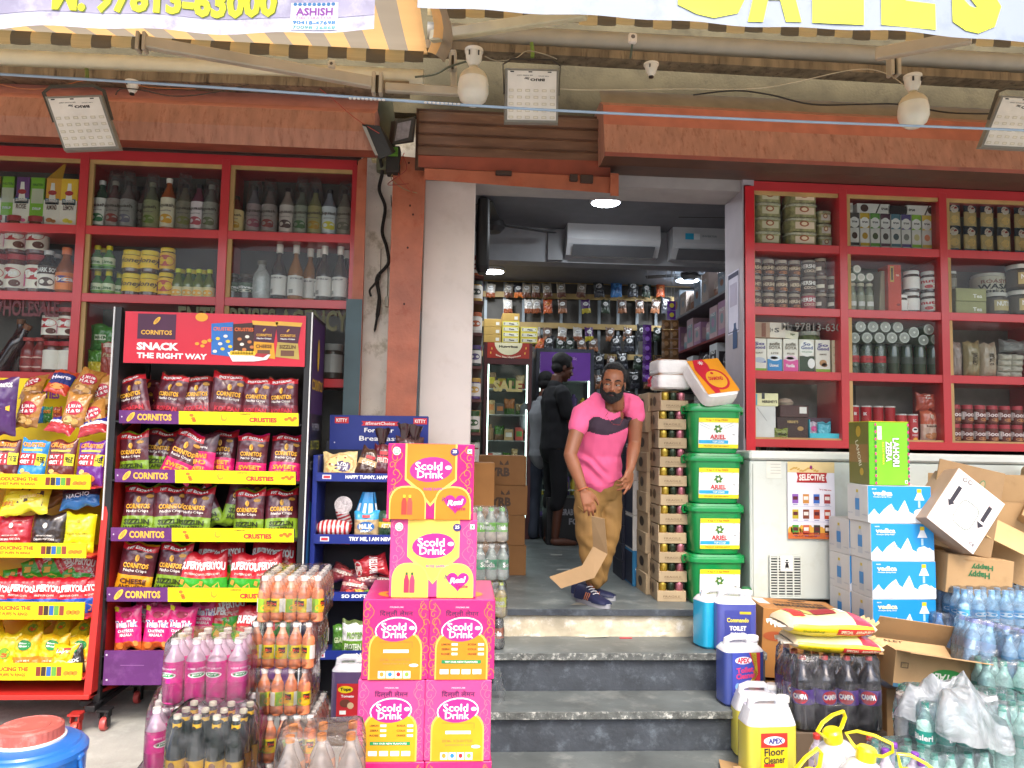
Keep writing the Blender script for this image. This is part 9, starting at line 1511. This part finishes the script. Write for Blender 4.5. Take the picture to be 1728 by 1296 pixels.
limb(b,[sR + Vector((.05,.03,.01)),sR,sR.lerp(eR,.34)],[(.066,.062),(.062,.060),(.060,.060)],hint=(1,0,0));limb(b,[sL + Vector((-.05,0,.01)),sL,sL.lerp(eL,.26)],[(.066,.062),(.060,.058),(.057,.057)],hint=(1,0,0))
ax0,ax1=J(993,720,4.4),J(1062,716,4.4)
NX,NZ=J(1037,697,4.38).x,J(1037,697,4.38).z
def bandpick(c):
    if c.y > 4.55: return 0
    u_=(c.x - ax0.x)/(ax1.x - ax0.x);top=J(1000,706,4.4).z + .010*math.sin(u_*9) + .02*u_*0 ;bot=J(1000,736,4.4).z + .085*abs(u_ - .42) ** 1.3 + .012*u_
    top += (.03*(u_ - .55) if u_ > .55 else 0) - (.10*(.12 - u_) if u_ < .12 else 0);return 1 if bot < c.z < top and -.02 < u_ < 1.12 and abs(c.x) else 0
def folds(c):
    low=max(0,min(1,(J(1000,742,4.4).z - c.z)/.12));return .005*low*math.sin(c.z*55 + c.x*45 + 5*noise.noise(c*7))*abs(noise.noise(c*5))*2.2 + .006*noise.noise(c*14) + .004*math.sin(c.x*60 - c.z*50)*max(0,1 - abs(c.z - sR.z + .02)/.1)
limb(b,[J(1034,694,4.50),J(1018,681,4.49),J(996,690,4.45),sR + Vector((.01,.01,0))],[.058,.052,.058,.056]);limb(b,[J(1038,690,4.52),J(1056,676,4.51),J(1068,681,4.51),sL + Vector((-.01,0,0))],[.058,.050,.054,.054]);limb(b,[J(1018,681,4.49),J(1038,678,4.53),J(1056,676,4.51)],[.048,.05,.048],hint=(0,0,1))
shirt=melt(b,'t_shirt',man,pinkc,.0055,6,wr=folds,pick=bandpick,extra=(bandc,),cut=lambda c: abs(c.x - NX) < .055 and c.y < 4.475 and c.z > NZ + 9*(c.x - NX) ** 2)
b=MB();em=shirt
tanc=M('#8d6a37',rough=.8,var=.1,sc=8,rnd=0,bump=.1,bsc=200)
b=MB();limb(b,[J(1010,800,4.60),J(1009,822,4.62),J(1009,838,4.63)],[(.140,.108),(.148,.116),(.130,.11)]);limb(b,[J(993,832,4.60),J(992,870,4.55),kR,J(998,945,4.50),J(1003,978,4.53)],[(.085,.09),(.082,.085),(.070,.074),(.060,.062),(.058,.060)]);limb(b,[J(1026,830,4.65),J(1028,868,4.62),kL,J(1016,945,4.62),J(1010,974,4.66)],[(.085,.09),(.080,.085),(.068,.07),(.058,.06),(.056,.058)])
melt(b,'trousers',man,tanc,.006,5,wr=lambda c: .005*math.sin(c.z*60 + c.x*55 + 3*noise.noise(c*8))*(.4 + .6*abs(noise.noise(c*4))) + .004*noise.noise(c*16))
b=MB();b.sweep([J(975,855,4.50) - man.location,J(984,862,4.475) - man.location,J(990,858,4.47) - man.location],.004,'#8a6a30',seg=6);b.build('pocket_flap',man)
navy=M('#141c3f',rough=.6,rnd=0);shoe(man,J(988,1003,4.47),(.62,-1,0),navy,M('#8f9096',rough=.6),'#b8704c');shoe(man,J(985,990,4.62),(1.3,-.75,0),navy,M('#8f9096',rough=.6),'#8a8a90')
b=MB();nk=[(1030,690,4.42),(1022,702,4.37),(1035,716,4.35),(1046,717,4.35),(1052,705,4.37),(1053,684,4.40),(1052,672,4.43)]
for i in range(len(nk) - 1):
    for k in range(5): a,c=P(*nk[i]),P(*nk[i + 1]);ball(b,a.lerp(c,k/5) - man.location,(.0032,)*3,seg=6)
o=b.build('bead_necklace',man);o.data.materials[0]=M('#8a2424',rough=.4)
b=MB();q=wR - man.location + Vector((-.004,-.0,.012));ax_=(eR - wR).normalized();e1=ax_.cross(Vector((0,1,0))).normalized();e2=ax_.cross(e1);b.sweep([q + (e1*math.cos(a)*.031 + e2*math.sin(a)*.028) for a in [i*.5236 for i in range(13)]],.0032,'#b8643c',seg=6);b.build('bracelet',man)
# folded cardboard in his hand
b=MB();cbm=M('#8b7150',rough=.8,var=.08,rnd=0);pan=[[(998,871,4.235),(1020,876,4.235),(1025,935,4.31),(1001,922,4.31)],[(1001,922,4.31),(1025,935,4.31),(1003,975,4.22),(982,955,4.22)],[(982,955,4.22),(1003,975,4.22),(947,993,4.08),(927,974,4.08)]]
for pn in pan: f=[P(*p) for p in pn];b.hexa(f + [p + Vector((.002,.006,.002)) for p in f],cbm)
tag(b.build('folded_cardboard',smooth=0),'strip of brown cardboard folded twice, held in the hand of the man in pink','cardboard')
# ---- man in black by the fridges
def standing(lab,px,pyf,Y,H_,face,skinm,shirtm,pantm,hairc,fore,shorts=False,feet=True,lean=0):
    c=P(px,pyf,Y);g=Vector((c.x,Y,LAND));t=empty('person',lab,'person',g);s=H_/1.72;f=Vector((math.cos(face),math.sin(face),0));l=Vector((-f.y,f.x,0));Z=Vector((0,0,1));at=lambda a,b_,z: g + f*a*s + l*b_*s + Z*z*s
    T=Matrix.Translation(at(.07 + lean,0,1.60)) @ Matrix.Rotation(face + math.pi/2,4,'Z') @ Matrix.Rotation(R(16),4,'X') @ Matrix.Diagonal((s,s,s,1));b=MB();head_shape(b,T);limb(b,[at(.02 + lean,0,1.54),at(lean*.8,0,1.44)],[.052*s,.06*s]);limb(b,[at(0,0,.92),at(0,0,1.1),at(lean*.6,0,1.3),at(lean*.8,0,1.42)],[(.15*s,.10*s),(.13*s,.09*s),(.16*s,.11*s),(.13*s,.06*s)],hint=l)
    for k in (-1,1):
        sh,el,wr_=at(lean*.8,k*.19,1.38),at(-.02 + fore*.1,k*.22,1.10),at(.24*fore + .02,k*.16,1.04 + .03*k);limb(b,[sh,el,wr_],[.048*s,.038*s,.025*s]);hand(b,wr_,(wr_ - el),Z,k,(20,25,25,30));limb(b,[at(0,k*.09,.9),at(.02,k*.10,.48),at(-.02,k*.10,.08)],[.08*s,.056*s,.035*s]);limb(b,[at(-.04,k*.10,.035),at(.06,k*.11,.03),at(.16,k*.12,.02)],[.032*s,.036*s,.022*s])
    melt(b,'body',t,skinm,.007,4);face_parts(T,t,skinm)
    b=MB();hair_shape(b,T,.008);melt(b,'hair',t,hairc,.007,3)
    b=MB();limb(b,[at(0,0,.86),at(0,0,1.1),at(lean*.6,0,1.3),at(lean*.8,0,1.43)],[(.18*s,.13*s),(.165*s,.12*s),(.185*s,.135*s),(.14*s,.08*s)],hint=l)
    for k in (-1,1): limb(b,[at(lean*.8,k*.15,1.38),at(lean*.8,k*.2,1.36),at(.0 + fore*.04,k*.22,1.18)],[.07*s,.068*s,.062*s])
    melt(b,'t_shirt',t,shirtm,.009,4,wr=lambda c_: .006*noise.noise(c_*12))
    b=MB();limb(b,[at(0,0,.98),at(0,0,.84)],[(.15*s,.115*s),(.155*s,.12*s)],hint=l)
    for k in (-1,1): limb(b,[at(0,k*.08,.86),at(.02,k*.10,.48),at(-.01,k*.10,.36 if shorts else .06)],[.092*s,.075*s,.065*s])
    melt(b,'trousers',t,pantm,.009,4,wr=lambda c_: .006*noise.noise(c_*10));return t
dk2=M('#14151a',rough=.85,rnd=0);standing('man in a black T-shirt and three quarter trousers facing the chocolate fridge',934,905,7.0,1.72,R(12),M('#5a3526',rough=.5,rnd=0),dk2,M('#0f1015',rough=.9,rnd=0),hairm,1.0,shorts=True)
standing('person in a pale grey shirt half hidden behind the man in black',914,900,7.32,1.58,R(60),M('#5a3526',rough=.5,rnd=0),M('#8a8d92',rough=.85,rnd=0),M('#3a4250',rough=.85,rnd=0),hairm,.6)
